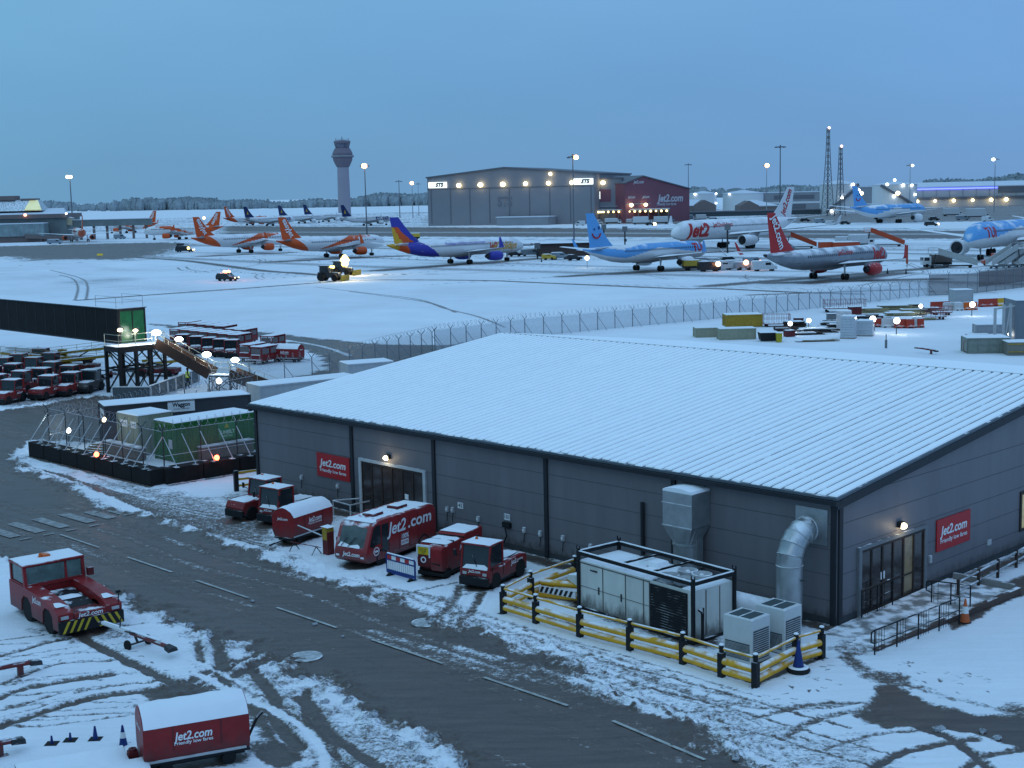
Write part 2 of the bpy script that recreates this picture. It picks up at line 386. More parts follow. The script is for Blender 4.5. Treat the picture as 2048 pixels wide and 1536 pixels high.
# --- apron in the left foreground: trampled slush and wheel tracks
poly([(390, 1262), (560, 1335), (742, 1432), (913, 1525), (1000, 1600), (640, 1600), (560, 1480), (470, 1420), (330, 1430), (290, 1400), (420, 1330)], .47, 1., 1.5)
poly([(270, 1392), (400, 1362), (470, 1380), (560, 1440), (640, 1560), (560, 1570), (500, 1470), (470, 1400), (330, 1440)], .9, .5, .9)
poly([(30, 1260), (240, 1250), (260, 1275), (140, 1290)], .45, .4, .6)
for pts, w, v in (
    ([(135, 1262), (240, 1318), (370, 1383)], .55, .95), ([(283, 1340), (365, 1385)], .5, .95),
    ([(0, 1315), (90, 1290), (140, 1280)], .35, .7), ([(0, 1372), (120, 1330), (235, 1325)], .3, .6), ([(0, 1400), (60, 1378), (230, 1350)], .45, .75),
    ([(0, 1425), (120, 1390), (210, 1375), (330, 1368)], .25, .6), ([(0, 1458), (150, 1410), (260, 1388), (330, 1386)], .45, .85), ([(0, 1440), (150, 1400), (300, 1380)], .2, .55),
    ([(0, 1448), (70, 1432), (200, 1420), (340, 1416)], .18, .5), ([(150, 1390), (270, 1370), (340, 1372)], .22, .5), ([(210, 1345), (300, 1355), (380, 1362)], .2, .45),
    ([(350, 1385), (430, 1340), (520, 1312)], .5, .9), ([(430, 1375), (520, 1330), (560, 1322)], .5, .9), ([(365, 1395), (450, 1345), (540, 1318)], .2, .8),
    ([(425, 1270), (440, 1310), (450, 1400)], .55, .85), ([(395, 1285), (402, 1330)], .4, .7),
    ([(500, 1340), (550, 1400), (548, 1440), (600, 1500)], .5, .9), ([(600, 1400), (625, 1420), (660, 1470), (760, 1540)], .55, .85), ([(615, 1385), (618, 1450), (680, 1500)], .4, .85),
    ([(470, 1390), (580, 1450), (700, 1540)], .3, .7), ([(520, 1410), (640, 1480), (720, 1570)], .3, .7), ([(445, 1355), (560, 1415), (640, 1500)], .3, .7)):
    line(pts, w, v, ridge=.05)
line([(400, 1352), (480, 1395), (580, 1445), (640, 1500), (650, 1560)], .3, .9, cut=True)
line([(270, 1275), (400, 1330), (520, 1390)], .2, .6, cut=True)
# tracks in front of the parked tractor and along the shed
for pts, w, v in (
    ([(920, 1172), (905, 1210), (870, 1240), (845, 1265)], .42, .66), ([(965, 1185), (950, 1215), (925, 1245), (900, 1270)], .42, .66), ([(780, 1200), (850, 1180), (920, 1165)], .26, .6),
    ([(820, 1222), (900, 1200), (990, 1175)], .26, .55), ([(740, 1172), (830, 1188), (880, 1200), (905, 1225), (900, 1252)], .34, .55), ([(880, 1195), (925, 1230), (908, 1262)], .3, .55),
    ([(1100, 1310), (1260, 1350), (1420, 1400), (1560, 1420), (1720, 1410)], .35, .5), ([(1290, 1360), (1420, 1385), (1560, 1415)], .3, .4), ([(1030, 1275), (1200, 1320), (1380, 1380)], .25, .4),
    ([(1560, 1480), (1640, 1440), (1740, 1420)], .4, .6), ([(1700, 1570), (1800, 1510), (1950, 1480)], .4, .8), ([(1780, 1440), (1900, 1480), (2000, 1560)], .45, .85), ([(1500, 1440), (1640, 1410), (1760, 1412)], .3, .6),
    ([(1900, 1570), (1960, 1520), (2048, 1500)], .4, .75), ([(1650, 1500), (1760, 1470), (1900, 1460)], .3, .6), ([(60, 940), (200, 985), (300, 1020), (430, 1045)], .25, .5), ([(130, 925), (250, 980), (400, 1025), (440, 1040)], .2, .5)):
    line(pts, w, v, ridge=.03)
rs = random.Random(3)
for i in range(150):                          # footprints
    if i < 60: s, t = 27 + rs.random() * 15, -8.1 - rs.random() * 1.3
    elif i < 95: s, t = 40.5 + rs.random() * 4, -4 - rs.random() * 5
    elif i < 125: s, t = 42.5 + rs.random() * 4, -3.5 + rs.random() * 2
    else: s, t = 17 + rs.random() * 12, -23 + rs.random() * 4
    p = W(s, t); a = rs.random() * 6.3
    line([(p.x, p.y), (p.x + .2 * math.cos(a), p.y + .2 * math.sin(a))], .09, .6, world=True, soft=.05)
def stl(pts, w, v, soft=None): line([(W(*p).x, W(*p).y) for p in pts], w, v, world=True, soft=soft)
# thaw plus painted contact shadow at wall feet and under parked things
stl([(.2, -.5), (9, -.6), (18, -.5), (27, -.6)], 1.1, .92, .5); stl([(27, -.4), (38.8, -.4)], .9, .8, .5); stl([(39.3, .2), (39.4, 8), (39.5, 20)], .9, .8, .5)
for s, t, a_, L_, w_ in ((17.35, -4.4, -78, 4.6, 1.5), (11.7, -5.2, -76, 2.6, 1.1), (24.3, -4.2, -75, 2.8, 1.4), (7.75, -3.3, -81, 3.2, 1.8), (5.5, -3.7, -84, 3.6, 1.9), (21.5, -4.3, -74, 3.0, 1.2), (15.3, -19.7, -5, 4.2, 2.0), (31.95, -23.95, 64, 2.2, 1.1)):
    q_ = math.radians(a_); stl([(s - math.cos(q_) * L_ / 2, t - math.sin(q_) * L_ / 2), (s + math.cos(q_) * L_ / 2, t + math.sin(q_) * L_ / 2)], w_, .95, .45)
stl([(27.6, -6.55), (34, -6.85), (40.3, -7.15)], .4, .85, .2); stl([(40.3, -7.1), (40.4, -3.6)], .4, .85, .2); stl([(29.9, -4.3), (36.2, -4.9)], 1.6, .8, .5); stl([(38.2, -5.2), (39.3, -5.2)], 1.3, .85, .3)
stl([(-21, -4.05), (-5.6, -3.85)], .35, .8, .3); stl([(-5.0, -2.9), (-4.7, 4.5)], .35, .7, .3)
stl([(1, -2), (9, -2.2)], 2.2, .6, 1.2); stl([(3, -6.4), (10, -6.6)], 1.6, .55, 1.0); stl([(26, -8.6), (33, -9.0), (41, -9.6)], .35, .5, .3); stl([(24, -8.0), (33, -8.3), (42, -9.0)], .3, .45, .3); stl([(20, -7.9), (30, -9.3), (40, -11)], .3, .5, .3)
# --- ground behind: service road round the tractor park, apron, taxiways
poly([(300, 648), (420, 655), (534, 665), (660, 680), (780, 690), (900, 690), (1040, 664), (1060, 672), (900, 706), (760, 730), (640, 772), (540, 765), (640, 745), (654, 728), (640, 712), (600, 695), (560, 678), (420, 664), (340, 656)], .93, 1.2, 1.4)
line([(540, 676), (640, 692), (700, 712)], .8, .6, cut=True)
poly([(420, 690), (540, 700), (620, 712), (560, 745), (420, 760), (380, 740)], .3, 2, 2)
poly([(0, 690), (120, 700), (230, 760), (190, 795), (0, 820)], .55, 1.5, 2)
for i in range(7):
    line([(120 + i * 16, 712 - i * 2), (160 + i * 14, 700), (190 + i * 12, 690), (240 + i * 8, 682)], .4, .6)
T1 = [(-300, 508), (0, 492), (200, 487), (350, 484), (400, 488), (330, 512), (250, 520), (140, 519), (50, 522), (0, 514), (-300, 540)]
poly(T1, .68, 9, 9)
line([(-300, 520), (0, 500), (350, 487)], 2.5, 1., soft=1.5); line([(-300, 497), (0, 489), (300, 482)], 4, .55, cut=True)
poly([(440, 452), (1000, 455), (1400, 459), (2300, 462), (2300, 478), (1700, 478), (1330, 475), (900, 474), (560, 472), (430, 468)], .72, 10, 8)
line([(-300, 470), (0, 466), (450, 457), (1000, 456), (1400, 457), (2300, 459)], 5, .95, soft=3); line([(430, 464), (1000, 465), (1400, 467), (2300, 469)], 9, .35, cut=True, soft=8)
line([(600, 476), (1000, 478), (1400, 478), (2300, 482)], 2.5, .75, soft=2)
for y, w, v in ((427, 22, .6), (433, 10, .5), (441, 8, .55), (446, 6, .7)):
    line([(0, y + 10), (600, y), (1000, y - 2), (1500, y - 8), (2300, y - 20)], w, v, soft=w * .8)
poly([(840, 436), (1000, 440), (1340, 441), (1700, 425), (2200, 395), (2300, 440), (1340, 449), (850, 447)], .62, 10, 10)
PL = [(120, 602), (150, 601), (300, 590), (512, 575), (645, 565), (750, 560), (962, 561), (1090, 566), (1352, 577), (1425, 577), (1600, 585), (1720, 588)]
line(PL, 2.0, .95, soft=1.0)
line([(270, 515), (375, 522), (512, 540), (590, 546), (640, 550)], 3.2, .82, soft=2)
line([(230, 517), (120, 519), (50, 522)], 2, .8, soft=1.5)
for pts in ([(630, 574), (725, 585), (825, 597), (875, 610), (912, 625)], [(700, 583), (840, 602), (890, 617), (957, 634), (1010, 655)], [(150, 601), (156, 575), (146, 558), (120, 550)], [(172, 600), (175, 572), (160, 556), (100, 540)],
            [(355, 535), (365, 541), (400, 544)], [(372, 533), (380, 539), (420, 545)]):
    line(pts, .55, .62, soft=.4)
for x0, y0, x1, y1, w in ((405, 513, 580, 505, 5), (440, 510, 560, 507, 3), (540, 524, 800, 512, 6), (600, 518, 760, 513, 3), (760, 541, 1080, 517, 6), (880, 532, 1000, 524, 3), (1130, 553, 1480, 530, 4), (1230, 548, 1440, 536, 5),
                          (1420, 572, 1880, 535, 4), (1540, 566, 1870, 558, 4.5), (1620, 566, 1800, 546, 5), (1500, 590, 1850, 578, 1.5), (1400, 505, 1640, 497, 7), (1980, 520, 2200, 505, 6), (1900, 498, 2060, 490, 2)):
    line([(x0, y0), ((x0 + x1) / 2, (y0 + y1) / 2), (x1, y1)], w, .84, soft=w * .8)
rs = random.Random(21)
for i in range(34):                         # tyre marks of service vehicles on the open apron
    s0, t0 = rs.uniform(-330, -60), rs.uniform(110, 270)
    a0 = rs.choice((0, 0, 90, 90, 45, -30)) + rs.uniform(-14, 14); bend = rs.uniform(-1.2, 1.2); pts_ = []
    for j in range(7):
        q_ = math.radians(a0 + bend * j * 9); pts_.append(W(s0, t0)); s0 += math.cos(q_) * rs.uniform(9, 16); t0 += math.sin(q_) * rs.uniform(9, 16)
    for off in (-.9, .9): line([(p.x + off * .7, p.y + off * .7) for p in pts_], .45, rs.uniform(.45, .66), soft=.35, world=True)
for t_, w_, v_ in ((172, 7, .5), (196, 5, .45), (240, 9, .55), (262, 4, .6), (285, 10, .5)):
    line([(W(s, t_ + 5 * math.sin(s * .02 + t_)).x, W(s, t_ + 5 * math.sin(s * .02 + t_)).y) for s in range(-420, 60, 30)], w_, v_, soft=w_ * .9, world=True)
rs = random.Random(33)
for i in range(17):                         # fine curved tyre marks in the near left snow
    y0 = 1282 + i * 11.5 + rs.uniform(-5, 5); x0 = rs.uniform(-80, 40); L_ = rs.uniform(160, 330); dy = rs.uniform(-42, -12); bw = rs.uniform(-9, 7)
    line([(x0, y0), (x0 + L_ * .33, y0 + dy * .4 + bw), (x0 + L_ * .66, y0 + dy * .75 + bw), (x0 + L_, y0 + dy)], rs.uniform(.1, .17), rs.uniform(.45, .66), soft=.1, ridge=.02)
for i in range(14):                         # and along the verge beside the barrier
    s0 = rs.uniform(22, 38); t0 = rs.uniform(-11.5, -8.2); d_ = rs.uniform(-.16, .1)
    line([(W(s0 + k_ * 2, t0 + k_ * 2 * d_ + .12 * math.sin(k_)).x, W(s0 + k_ * 2, t0 + k_ * 2 * d_ + .12 * math.sin(k_)).y) for k_ in range(6)], .16, rs.uniform(.5, .7), soft=.1, world=True)
rs = random.Random(9)
for i in range(16):                         # faint wheel tracks over the apron
    x = rs.uniform(1000, 1950); y = rs.uniform(500, 560)
    line([(x, y), (x + rs.uniform(-90, 90), y + rs.uniform(-8, 10)), (x + rs.uniform(-200, 200), y + rs.uniform(-14, 22))], .7, .42, soft=.4)
am = FINE & (DD > 175)                     # thin blown snow over the apron: darker tarmac grins through in broad lanes
nL = vnoise(S_ * .012 + 5, T_ * .05, 11, 5); nM = vnoise(S_ * .05, T_ * .012 + 3, 12, 5)
MK[am] = np.maximum(MK[am], (np.clip(nL[am] - .42, 0, 1) * 1.5 + np.clip(nM[am] - .5, 0, 1) * .9) * sst(175, 330, DD[am]) * .72)
lm = (DD > 600) & FINE
MK[lm] = np.maximum(MK[lm], np.clip(nB[lm] * 1.1 - .25, 0, .5) * sst(600, 900, DD[lm]))
MK = np.clip(MK, 0, 1)
mid = np.exp(-((MK - .5) / .25) ** 2)
HZ += np.where(DD < 140, mid * (nC - .45) * .10 + (nA - .5) * .05 * (1 - MK), 0)
HZ += np.where(DD < 200, (1 - sst(.2, .8, MK)) * .035, 0)
R_, C_ = GX.shape
me = bpy.data.meshes.new('ground')
vv = np.stack([GX, GY, HZ], -1).reshape(-1, 3).astype(np.float32)
ii = np.arange(R_ * C_).reshape(R_, C_)
ff = np.stack([ii[:-1, :-1], ii[1:, :-1], ii[1:, 1:], ii[:-1, 1:]], -1).reshape(-1, 4)
me.vertices.add(len(vv)); me.vertices.foreach_set('co', vv.ravel())
me.loops.add(ff.size); me.loops.foreach_set('vertex_index', ff.ravel().astype(np.int32))
me.polygons.add(len(ff)); me.polygons.foreach_set('loop_start', np.arange(0, ff.size, 4, dtype=np.int32)); me.polygons.foreach_set('loop_total', np.full(len(ff), 4, np.int32))
me.polygons.foreach_set('use_smooth', np.ones(len(ff), bool))
me.update(calc_edges=True)
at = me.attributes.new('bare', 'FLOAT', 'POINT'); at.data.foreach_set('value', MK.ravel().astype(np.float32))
ground = bpy.data.objects.new('ground', me); COL.objects.link(ground); ground['kind'] = 'structure'
gm = bpy.data.materials.new('snowy_ground'); gm.use_nodes = True; me.materials.append(gm)
nt = gm.node_tree; N = nt.nodes; Lk = nt.links; bs = N['Principled BSDF']
def nd(t, **k):
    n = N.new(t)
    for a, b in k.items(): setattr(n, a, b)
    return n
def math_(op, a, b=None, c=None):
    n = nd('ShaderNodeMath', operation=op)
    for i, x in enumerate((a, b, c)):
        if x is None: continue
        if isinstance(x, (int, float)): n.inputs[i].default_value = x
        else: Lk.new(x, n.inputs[i])
    return n.outputs[0]
at = nd('ShaderNodeAttribute', attribute_name='bare'); geo = nd('ShaderNodeNewGeometry')
def noise(scale, det=6, rough=.6, sc_=(1, 1, 1), rot=0):
    mp = nd('ShaderNodeMapping'); mp.inputs['Scale'].default_value = sc_; mp.inputs['Rotation'].default_value = (0, 0, rot); Lk.new(geo.outputs['Position'], mp.inputs[0])
    n = nd('ShaderNodeTexNoise'); n.inputs['Scale'].default_value = scale; n.inputs['Detail'].default_value = det; n.inputs['Roughness'].default_value = rough
    Lk.new(mp.outputs[0], n.inputs['Vector']); return n.outputs['Fac']
n1 = noise(2.2, 8, .7); n2 = noise(.12, 4); n3 = noise(11., 4, .7); n4 = noise(.35, 7, .7, (1, 9, 1), -AU)
n5 = noise(5., 8, .75); n6 = noise(.9, 5, .7, (1, 9, 1), -AU)
cen_ = lambda n, k: math_('MULTIPLY', math_('SUBTRACT', n, .5), k)
nn = math_('ADD', math_('ADD', cen_(n1, 1.7), cen_(n5, 2.3)), math_('ADD', cen_(n3, 1.5), cen_(n6, 1.2)))
b2_ = math_('MULTIPLY_ADD', at.outputs['Fac'], 2., -1.)
win_ = math_('SUBTRACT', 1., math_('POWER', math_('ABSOLUTE', b2_), 5.))
fb = math_('ADD', math_('MULTIPLY_ADD', b2_, .95, .5), math_('MULTIPLY', nn, win_))
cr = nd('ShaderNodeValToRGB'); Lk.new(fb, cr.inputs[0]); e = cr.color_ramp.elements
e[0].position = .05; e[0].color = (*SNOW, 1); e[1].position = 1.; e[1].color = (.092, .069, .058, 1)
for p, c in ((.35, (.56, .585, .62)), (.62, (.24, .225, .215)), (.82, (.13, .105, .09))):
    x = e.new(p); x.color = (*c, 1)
va = math_('ADD', math_('MULTIPLY', n2, .22), math_('ADD', math_('MULTIPLY', n4, .22), math_('MULTIPLY', n3, .16)))
rv_ = math_('MULTIPLY', cen_(n4, 1.6), at.outputs['Fac']); cdn = math_('MULTIPLY', cen_(noise(.035, 5, .6), 1.), .35); va = math_('ADD', math_('ADD', va, rv_), .66); va = math_('ADD', va, cdn)
vm = nd('ShaderNodeMix', data_type='RGBA', blend_type='MULTIPLY'); vm.inputs[0].default_value = 1.
Lk.new(cr.outputs[0], vm.inputs[6]); cv = nd('ShaderNodeCombineColor'); [Lk.new(va, cv.inputs[i]) for i in range(3)]; Lk.new(cv.outputs[0], vm.inputs[7])
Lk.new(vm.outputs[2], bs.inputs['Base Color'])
rr = nd('ShaderNodeMapRange'); Lk.new(fb, rr.inputs[0]); rr.inputs[1].default_value = .4; rr.inputs[2].default_value = 1.3; rr.inputs[3].default_value = .9; rr.inputs[4].default_value = .42
Lk.new(rr.outputs[0], bs.inputs['Roughness']); bs.inputs['Specular IOR Level'].default_value = .35
bp = nd('ShaderNodeBump'); bp.inputs['Strength'].default_value = .55; bp.inputs['Distance'].default_value = .06
Lk.new(math_('ADD', n1, math_('MULTIPLY', n3, .5)), bp.inputs['Height']); Lk.new(bp.outputs[0], bs.inputs['Normal'])
# road markings
paint = M('worn_road_paint', (.40, .41, .39), .8, noise=.55, ns=3)
faint = M('faint_road_paint', (.30, .30, .29), .85, noise=.7, ns=3)
def strip(name, p, q, w, z=.035, pm=None):
    p = Vector(p); q = Vector(q); d = (q - p).normalized(); n = Vector((-d.y, d.x, 0)) * w / 2
    b = MB(); b.add([p - n + Vector((0, 0, z)), q - n + Vector((0, 0, z)), q + n + Vector((0, 0, z)), p + n + Vector((0, 0, z))], [(0, 1, 2, 3)])
    return tag(b.build(name, pm or paint), kind='structure')
for s in (1.5, 8.3, 14.4, 20.55, 26.8, 33.0, 39.0):
    strip('road_marking', W(s, -13.03), W(s + 4.05, -13.03 if s < 38 else -13.5), .13)
for k, t in enumerate((-8.5, -9.5, -10.7, -12.2, -13.55, -14.9)):
    strip('road_marking', W(-2.9 + (.5 if t > -10 else 0), t), W(.2, t + .1), .62, pm=faint)
for k in range(4):
    strip('road_marking', W(1.0, -10.6 - k * 1.25), W(1.0, -11.2 - k * 1.25), .22, pm=faint)
# gully covers and slush lumps
for (x, y), lab in (((613, 1315), 'snow dusted round manhole cover in the near lane of the road'), ((853, 1247), 'snow dusted round manhole cover at the road edge before the parked tractor')):
    p = P(x, y); t = thing('manhole_cover', (p.x, p.y, .02), 0, lab, 'manhole cover', 'manhole covers in the road')
    MB().lathe([(.60, 0), (.60, .035), (.54, .04)], 28).build('frame', conc, t)
    b = MB().lathe([(.53, .035), (.53, .046), (.49, .046)], 28); b.build('lid', M('frosted_iron', (.42, .44, .44), .8, noise=.6, ns=6), t)
rs = random.Random(5)
def lump(x, y, r, label, n=3):
    p = P(x, y); b = MB()
    for i in range(n):
        b.x = Matrix.Translation((rs.uniform(-r, r) * .8, rs.uniform(-r, r) * .8, r * .25)) @ Matrix.Rotation(rs.random() * 3, 4, 'Z')
        b.ball((0, 0, 0), r * rs.uniform(.5, .9), n=10, sz=.75)
    for v in b.v:
        v += Vector((rs.uniform(-1, 1), rs.uniform(-1, 1), rs.uniform(-1, 1))) * r * .30
    o = b.build('slush_lump', dsnow); o.location = (p.x, p.y, .03)
    tag(o, label, 'snow lump', 'lumps of slush along the road edge')
LB = 'lump of dirty slush thrown up along the road edge'
for x, y, r in ((258, 1200, .3), (247, 1208, .18), (345, 1242, .2), (385, 1255, .22), (352, 1248, .14), (420, 1275, .26), (483, 1303, .18), (494, 1310, .15), (548, 1332, .2), (604, 1358, .16), (622, 1364, .14), (652, 1408, .2),
                (700, 1404, .22), (692, 1407, .15), (750, 1432, .24), (742, 1438, .16), (868, 1480, .22), (825, 1495, .22), (840, 1520, .16), (790, 1480, .18), (860, 1247, .2), (1880, 1462, .18), (1965, 1466, .15), (1995, 1478, .16), (925, 1532, .22), (505, 1204, .1), (630, 1250, .1), (685, 1275, .08), (1475, 1520, .16), (1520, 1500, .14)):
    lump(x, y, r * .72, LB)
# ---------------------------------------------------------------- grey metal shed
shed = thing('metal_shed', tuple(A0), AU, 'long grey clad shed with a shallow snow striped roof beside the road', 'building')
DW, ZE, ZR = 39.8, 5.0, 7.28
MB().prism([(0, -.1), (DW, -.1), (DW, ZE), (DW / 2, ZR), (0, ZE)], 0, SL, 'yz').build('wall', wallm, shed)
sn = (ZR - ZE) / (DW / 2)
rb = MB()
rb.prism([(-.3, ZE + .02 - .3 * sn), (DW / 2, ZR + .03), (DW / 2, ZR + .13), (-.3, ZE + .12 - .3 * sn)], -.2, SL + .2, 'yz')
rb.prism([(DW / 2, ZR + .03), (DW + .3, ZE + .02 - .3 * sn), (DW + .3, ZE + .12 - .3 * sn), (DW / 2, ZR + .13)], -.2, SL + .2, 'yz')
roof = rb.build('roof', roofm, shed)
sb = MB(); rs = random.Random(2); pitch = (SL + .3) / 78
for i in range(78):
    jt = rs.uniform(-.008, .008); x0 = -.15 + i * pitch + .05 + jt; x1 = -.15 + (i + 1) * pitch - .055 + rs.uniform(-.01, .01); hh = rs.uniform(.055, .062); ta = -.28 + rs.random() * .16; tb = DW / 2 - .05
    za = ZE + .125 + ta * sn; zb = ZR + .135
    sb.hexa([(x0, ta, za), (x1, ta, za), (x1, tb, zb), (x0, tb, zb)], [(x0 + .04, ta + .05, za + hh), (x1 - .04, ta + .05, za + hh), (x1 - .04, tb, zb + hh), (x0 + .04, tb, zb + hh)])
sb.prism([(DW / 2 + .12, ZR + .14), (DW + .25, ZE + .11 - .3 * sn), (DW + .25, ZE + .17 - .3 * sn), (DW / 2 + .12, ZR + .2)], -.15, SL + .15, 'yz')
sb.build('snow_cover', rsnow, roof)
MB().box(-.2, SL + .2, DW / 2 - .06, DW / 2 + .1, ZR + .12, ZR + .17).build('ridge_cap', trim, roof)
g = MB().box(-.25, SL + .25, -.46, -.3, ZE - .2, ZE - .03)
g.box(-.25, SL + .25, -.3, .0, ZE - .06, ZE - .035)
g.build('gutter', trim, roof)
for s0, s1 in ((SL + .002, SL + .22), (-.22, -.002)):
    g = MB(); g.prism([(-.3, ZE - .33 - .3 * sn), (DW / 2, ZR - .33), (DW / 2, ZR + .018), (-.3, ZE + .008 - .3 * sn)], s0, s1, 'yz')
    g.prism([(DW / 2, ZR - .33), (DW + .3, ZE - .33 - .3 * sn), (DW + .3, ZE + .008 - .3 * sn), (DW / 2, ZR + .018)], s0, s1, 'yz')
    g.build('verge_trim', trim, roof)
for s in (.12, 9.03, 15.65, 23.46, 30.95, SL - .12):
    MB().box(s - .11, s + .11, -.09, -.001, -.05, ZE - .22).build('downpipe', trim, shed)
MB().box(SL + .001, SL + .09, .06, .3, -.05, ZE - .3).build('downpipe', trim, shed)
j = MB()
for z in (.95, 1.95, 2.95, 3.95):
    j.box(.02, SL - .02, -.006, .01, z, z + .022); j.box(SL - .01, SL + .006, .05, DW - .05, z, z + .022)
j.box(SL - .01, SL + .006, 3, DW - 3, 4.95, 4.972)
j.build('panel_joint', M('dark_joint', (.075, .077, .08), .7), shed)  # dark joint lines between the cladding panels
MB().box(.02, SL - .02, -.03, -.0005, -.05, .28).box(SL + .0005, SL + .03, .02, DW, -.05, .28).build('plinth', M('dark_plinth', (.05, .055, .06), .7, noise=.3), shed)
# doors
def glazed_door(par, org, ax, out, w, h, panels, litp=(), frame=lgrey):
    # org lower corner, ax along the wall, out away from the wall
    def Q(a, o_, z): return tuple(Vector(org) + Vector(ax) * a + Vector(out) * o_ + Vector((0, 0, z)))
    def bx(b, a0, a1, o0, o1, z0, z1): b.hexa([Q(a0, o1, z0), Q(a1, o1, z0), Q(a1, o0, z0), Q(a0, o0, z0)], [Q(a0, o1, z1), Q(a1, o1, z1), Q(a1, o0, z1), Q(a0, o0, z1)])
    f = MB(); bx(f, -.2, 0, .004, .12, 0, h + .14); bx(f, w, w + .2, .004, .12, 0, h + .14); bx(f, 0, w, .004, .12, h, h + .14)
    door = f.build('door', frame, par)
    pw = w / panels; mu = MB(); gl = MB(); wm = MB()
    for i in range(panels + 1): bx(mu, max(0, i * pw - .05), min(w, i * pw + .05), .01, .07, .0, h)
    bx(mu, .05, w - .05, .012, .068, h - .12, h - .003); bx(mu, .05, w - .05, .012, .068, .002, .16); bx(mu, .05, w - .05, .012, .064, h * .36, h * .36 + .06)
    mu.build('mullion', brown, door)
    for i in range(panels):
        bx(wm if i in litp else gl, i * pw + .05, (i + 1) * pw - .05, .006, .03, .16, h - .12)
    gl.build('pane', M('brown_glass', (.05, .042, .042), .12, noise=.6, ns=1.5), door)
    if litp: wm.build('pane', M('dim_lit_glass', (.20, .15, .085), .2, noise=.7, ns=1.4, emit=.05), door)
    return door
d1 = glazed_door(shed, (9.85, 0, 0), (1, 0, 0), (0, -1, 0), 5.0, 2.92, 6)
d2 = glazed_door(shed, (SL, 1.62, 0), (0, 1, 0), (1, 0, 0), 4.8, 2.68, 6, (4,), grey)
MB().box(13.35, 13.62, -.06, -.035, 1.35, 1.62).build('notice', white, d1)
MB().box(SL + .035, SL + .06, 3.1, 3.4, 1.2, 1.5).build('notice', white, d2)
win = MB().box(SL + .003, SL + .06, 15.05, 17.4, .9, 2.75).build('window_frame', brown, shed)
MB().box(SL + .05, SL + .07, 15.2, 17.25, 1.05, 2.6).build('pane', M('lit_window', (.75, .48, .2), .2, noise=.7, ns=3, emit=.16), win)
MB().box(SL + .06, SL + .085, 15.9, 15.98, 1.05, 2.6).box(SL + .06, SL + .085, 16.6, 16.68, 1.05, 2.6).build('glazing_bar', brown, win)
def bulkhead(p, out, face):
    o = MB()
    if face == 's': o.box(p[0] - .16, p[0] + .16, -.2, -.002, p[2] - .06, p[2] + .16)
    else: o.box(SL + .002, SL + .2, p[1] - .16, p[1] + .16, p[2] - .06, p[2] + .16)
    l = o.build('wall_lamp', trim, shed)
    b = MB(); c = Vector(p) + Vector(out) * .2; b.ball(c, .16, n=12, sz=.8); b.build('bulb', warm, l)
    lamp(l, c + Vector(out) * .3 + Vector((0, 0, -.1)), 13)
bulkhead((12.1, 0, 3.36), (0, -1, 0), 's'); bulkhead((SL, 4.5, 3.15), (1, 0, 0), 't')
# meter boxes and sockets on the long wall
for s, z in ((16.6, 1.3), (17.0, 1.32), (18.84, 1.14), (22.0, 1.1), (23.05, 1.1), (24.5, 1.12), (26.2, 1.0), (4.4, 1.3), (7.7, 1.25)):
    so_ = MB().box(s - .08, s + .08, -.12, -.001, z - .12, z + .14).build('power_socket', lgrey, shed, bevel=.01)
    MB().path([(s, -.06, z - .12), (s + .03, -.09, z - .3), (s - .02, -.08, z - .6)], .02, 5).build('cable', blk, so_)
    MB().box(s - .05, s + .05, -.15, -.121, z - .04, z + .06).build('socket_cover', white, so_)
pipe = MB().path([(20.9, -.08, 1.3), (20.8, -.14, 1.0), (20.95, -.2, .7), (20.75, -.2, .3)], .035, 6).box(20.6, 21.1, -.16, -.003, 1.05, 1.3); pipe.build('hose_reel', blk, shed)
MB().box(SL + .002, SL + .07, 11.98, 12.3, .85, 1.1).build('vent_cover', lgrey, shed); MB().box(SL + .002, SL + .1, 6.9, 7.05, 1.1, 1.4).build('door_buzzer', lgrey, shed)
MB().tube((29.3, -.12, 1.2), (29.3, -.12, 3.5), .09, 10).build('flue', trim, shed)
def plate(s, z, txt, lab):
    t = thing('number_plate', tuple(W(s, -.03, z)), AU, lab, 'sign')
    MB().box(-.19, .19, -.012, .02, -.15, .15).build('board', white, t)
    text(txt, .2, trim, t, (0, -.016, 0), (1, 0, 0), (0, 0, 1), bold=.02)
plate(17.55, 1.62, '43', 'small white plate numbered 43 on the shed wall behind the red bus')
plate(20.83, 1.55, '101', 'small white plate above the coiled hose on the shed wall')
def wall_sign(loc, rot, w, h, lab):
    t = thing('wall_sign', loc, rot, lab, 'sign', 'red company signs on the shed')
    MB().box(-w / 2, w / 2, -.05, 0, -h / 2, h / 2).build('board', M('sign_red', (.42, .02, .025), .45, noise=.1), t)
    text('Jet2.com', h * .30, whiteplain, t, (0, -.056, h * .10), (1, 0, 0), (0, 0, 1), shear=.18, bold=.035, width=w * .80)
    text('Friendly low fares', h * .145, whiteplain, t, (0, -.056, -h * .21), (1, 0, 0), (0, 0, 1), bold=.02, width=w * .80)
wall_sign(tuple(W(7.35, -.02, 2.27)), AU, 2.9, 1.3, 'red company sign on the long shed wall left of the wide glazed doors')
wall_sign(tuple(W(SL + .02, 8.9, 2.12)), AU + PI / 2, 2.85, 1.36, 'red company sign on the end wall right of the lit doors')
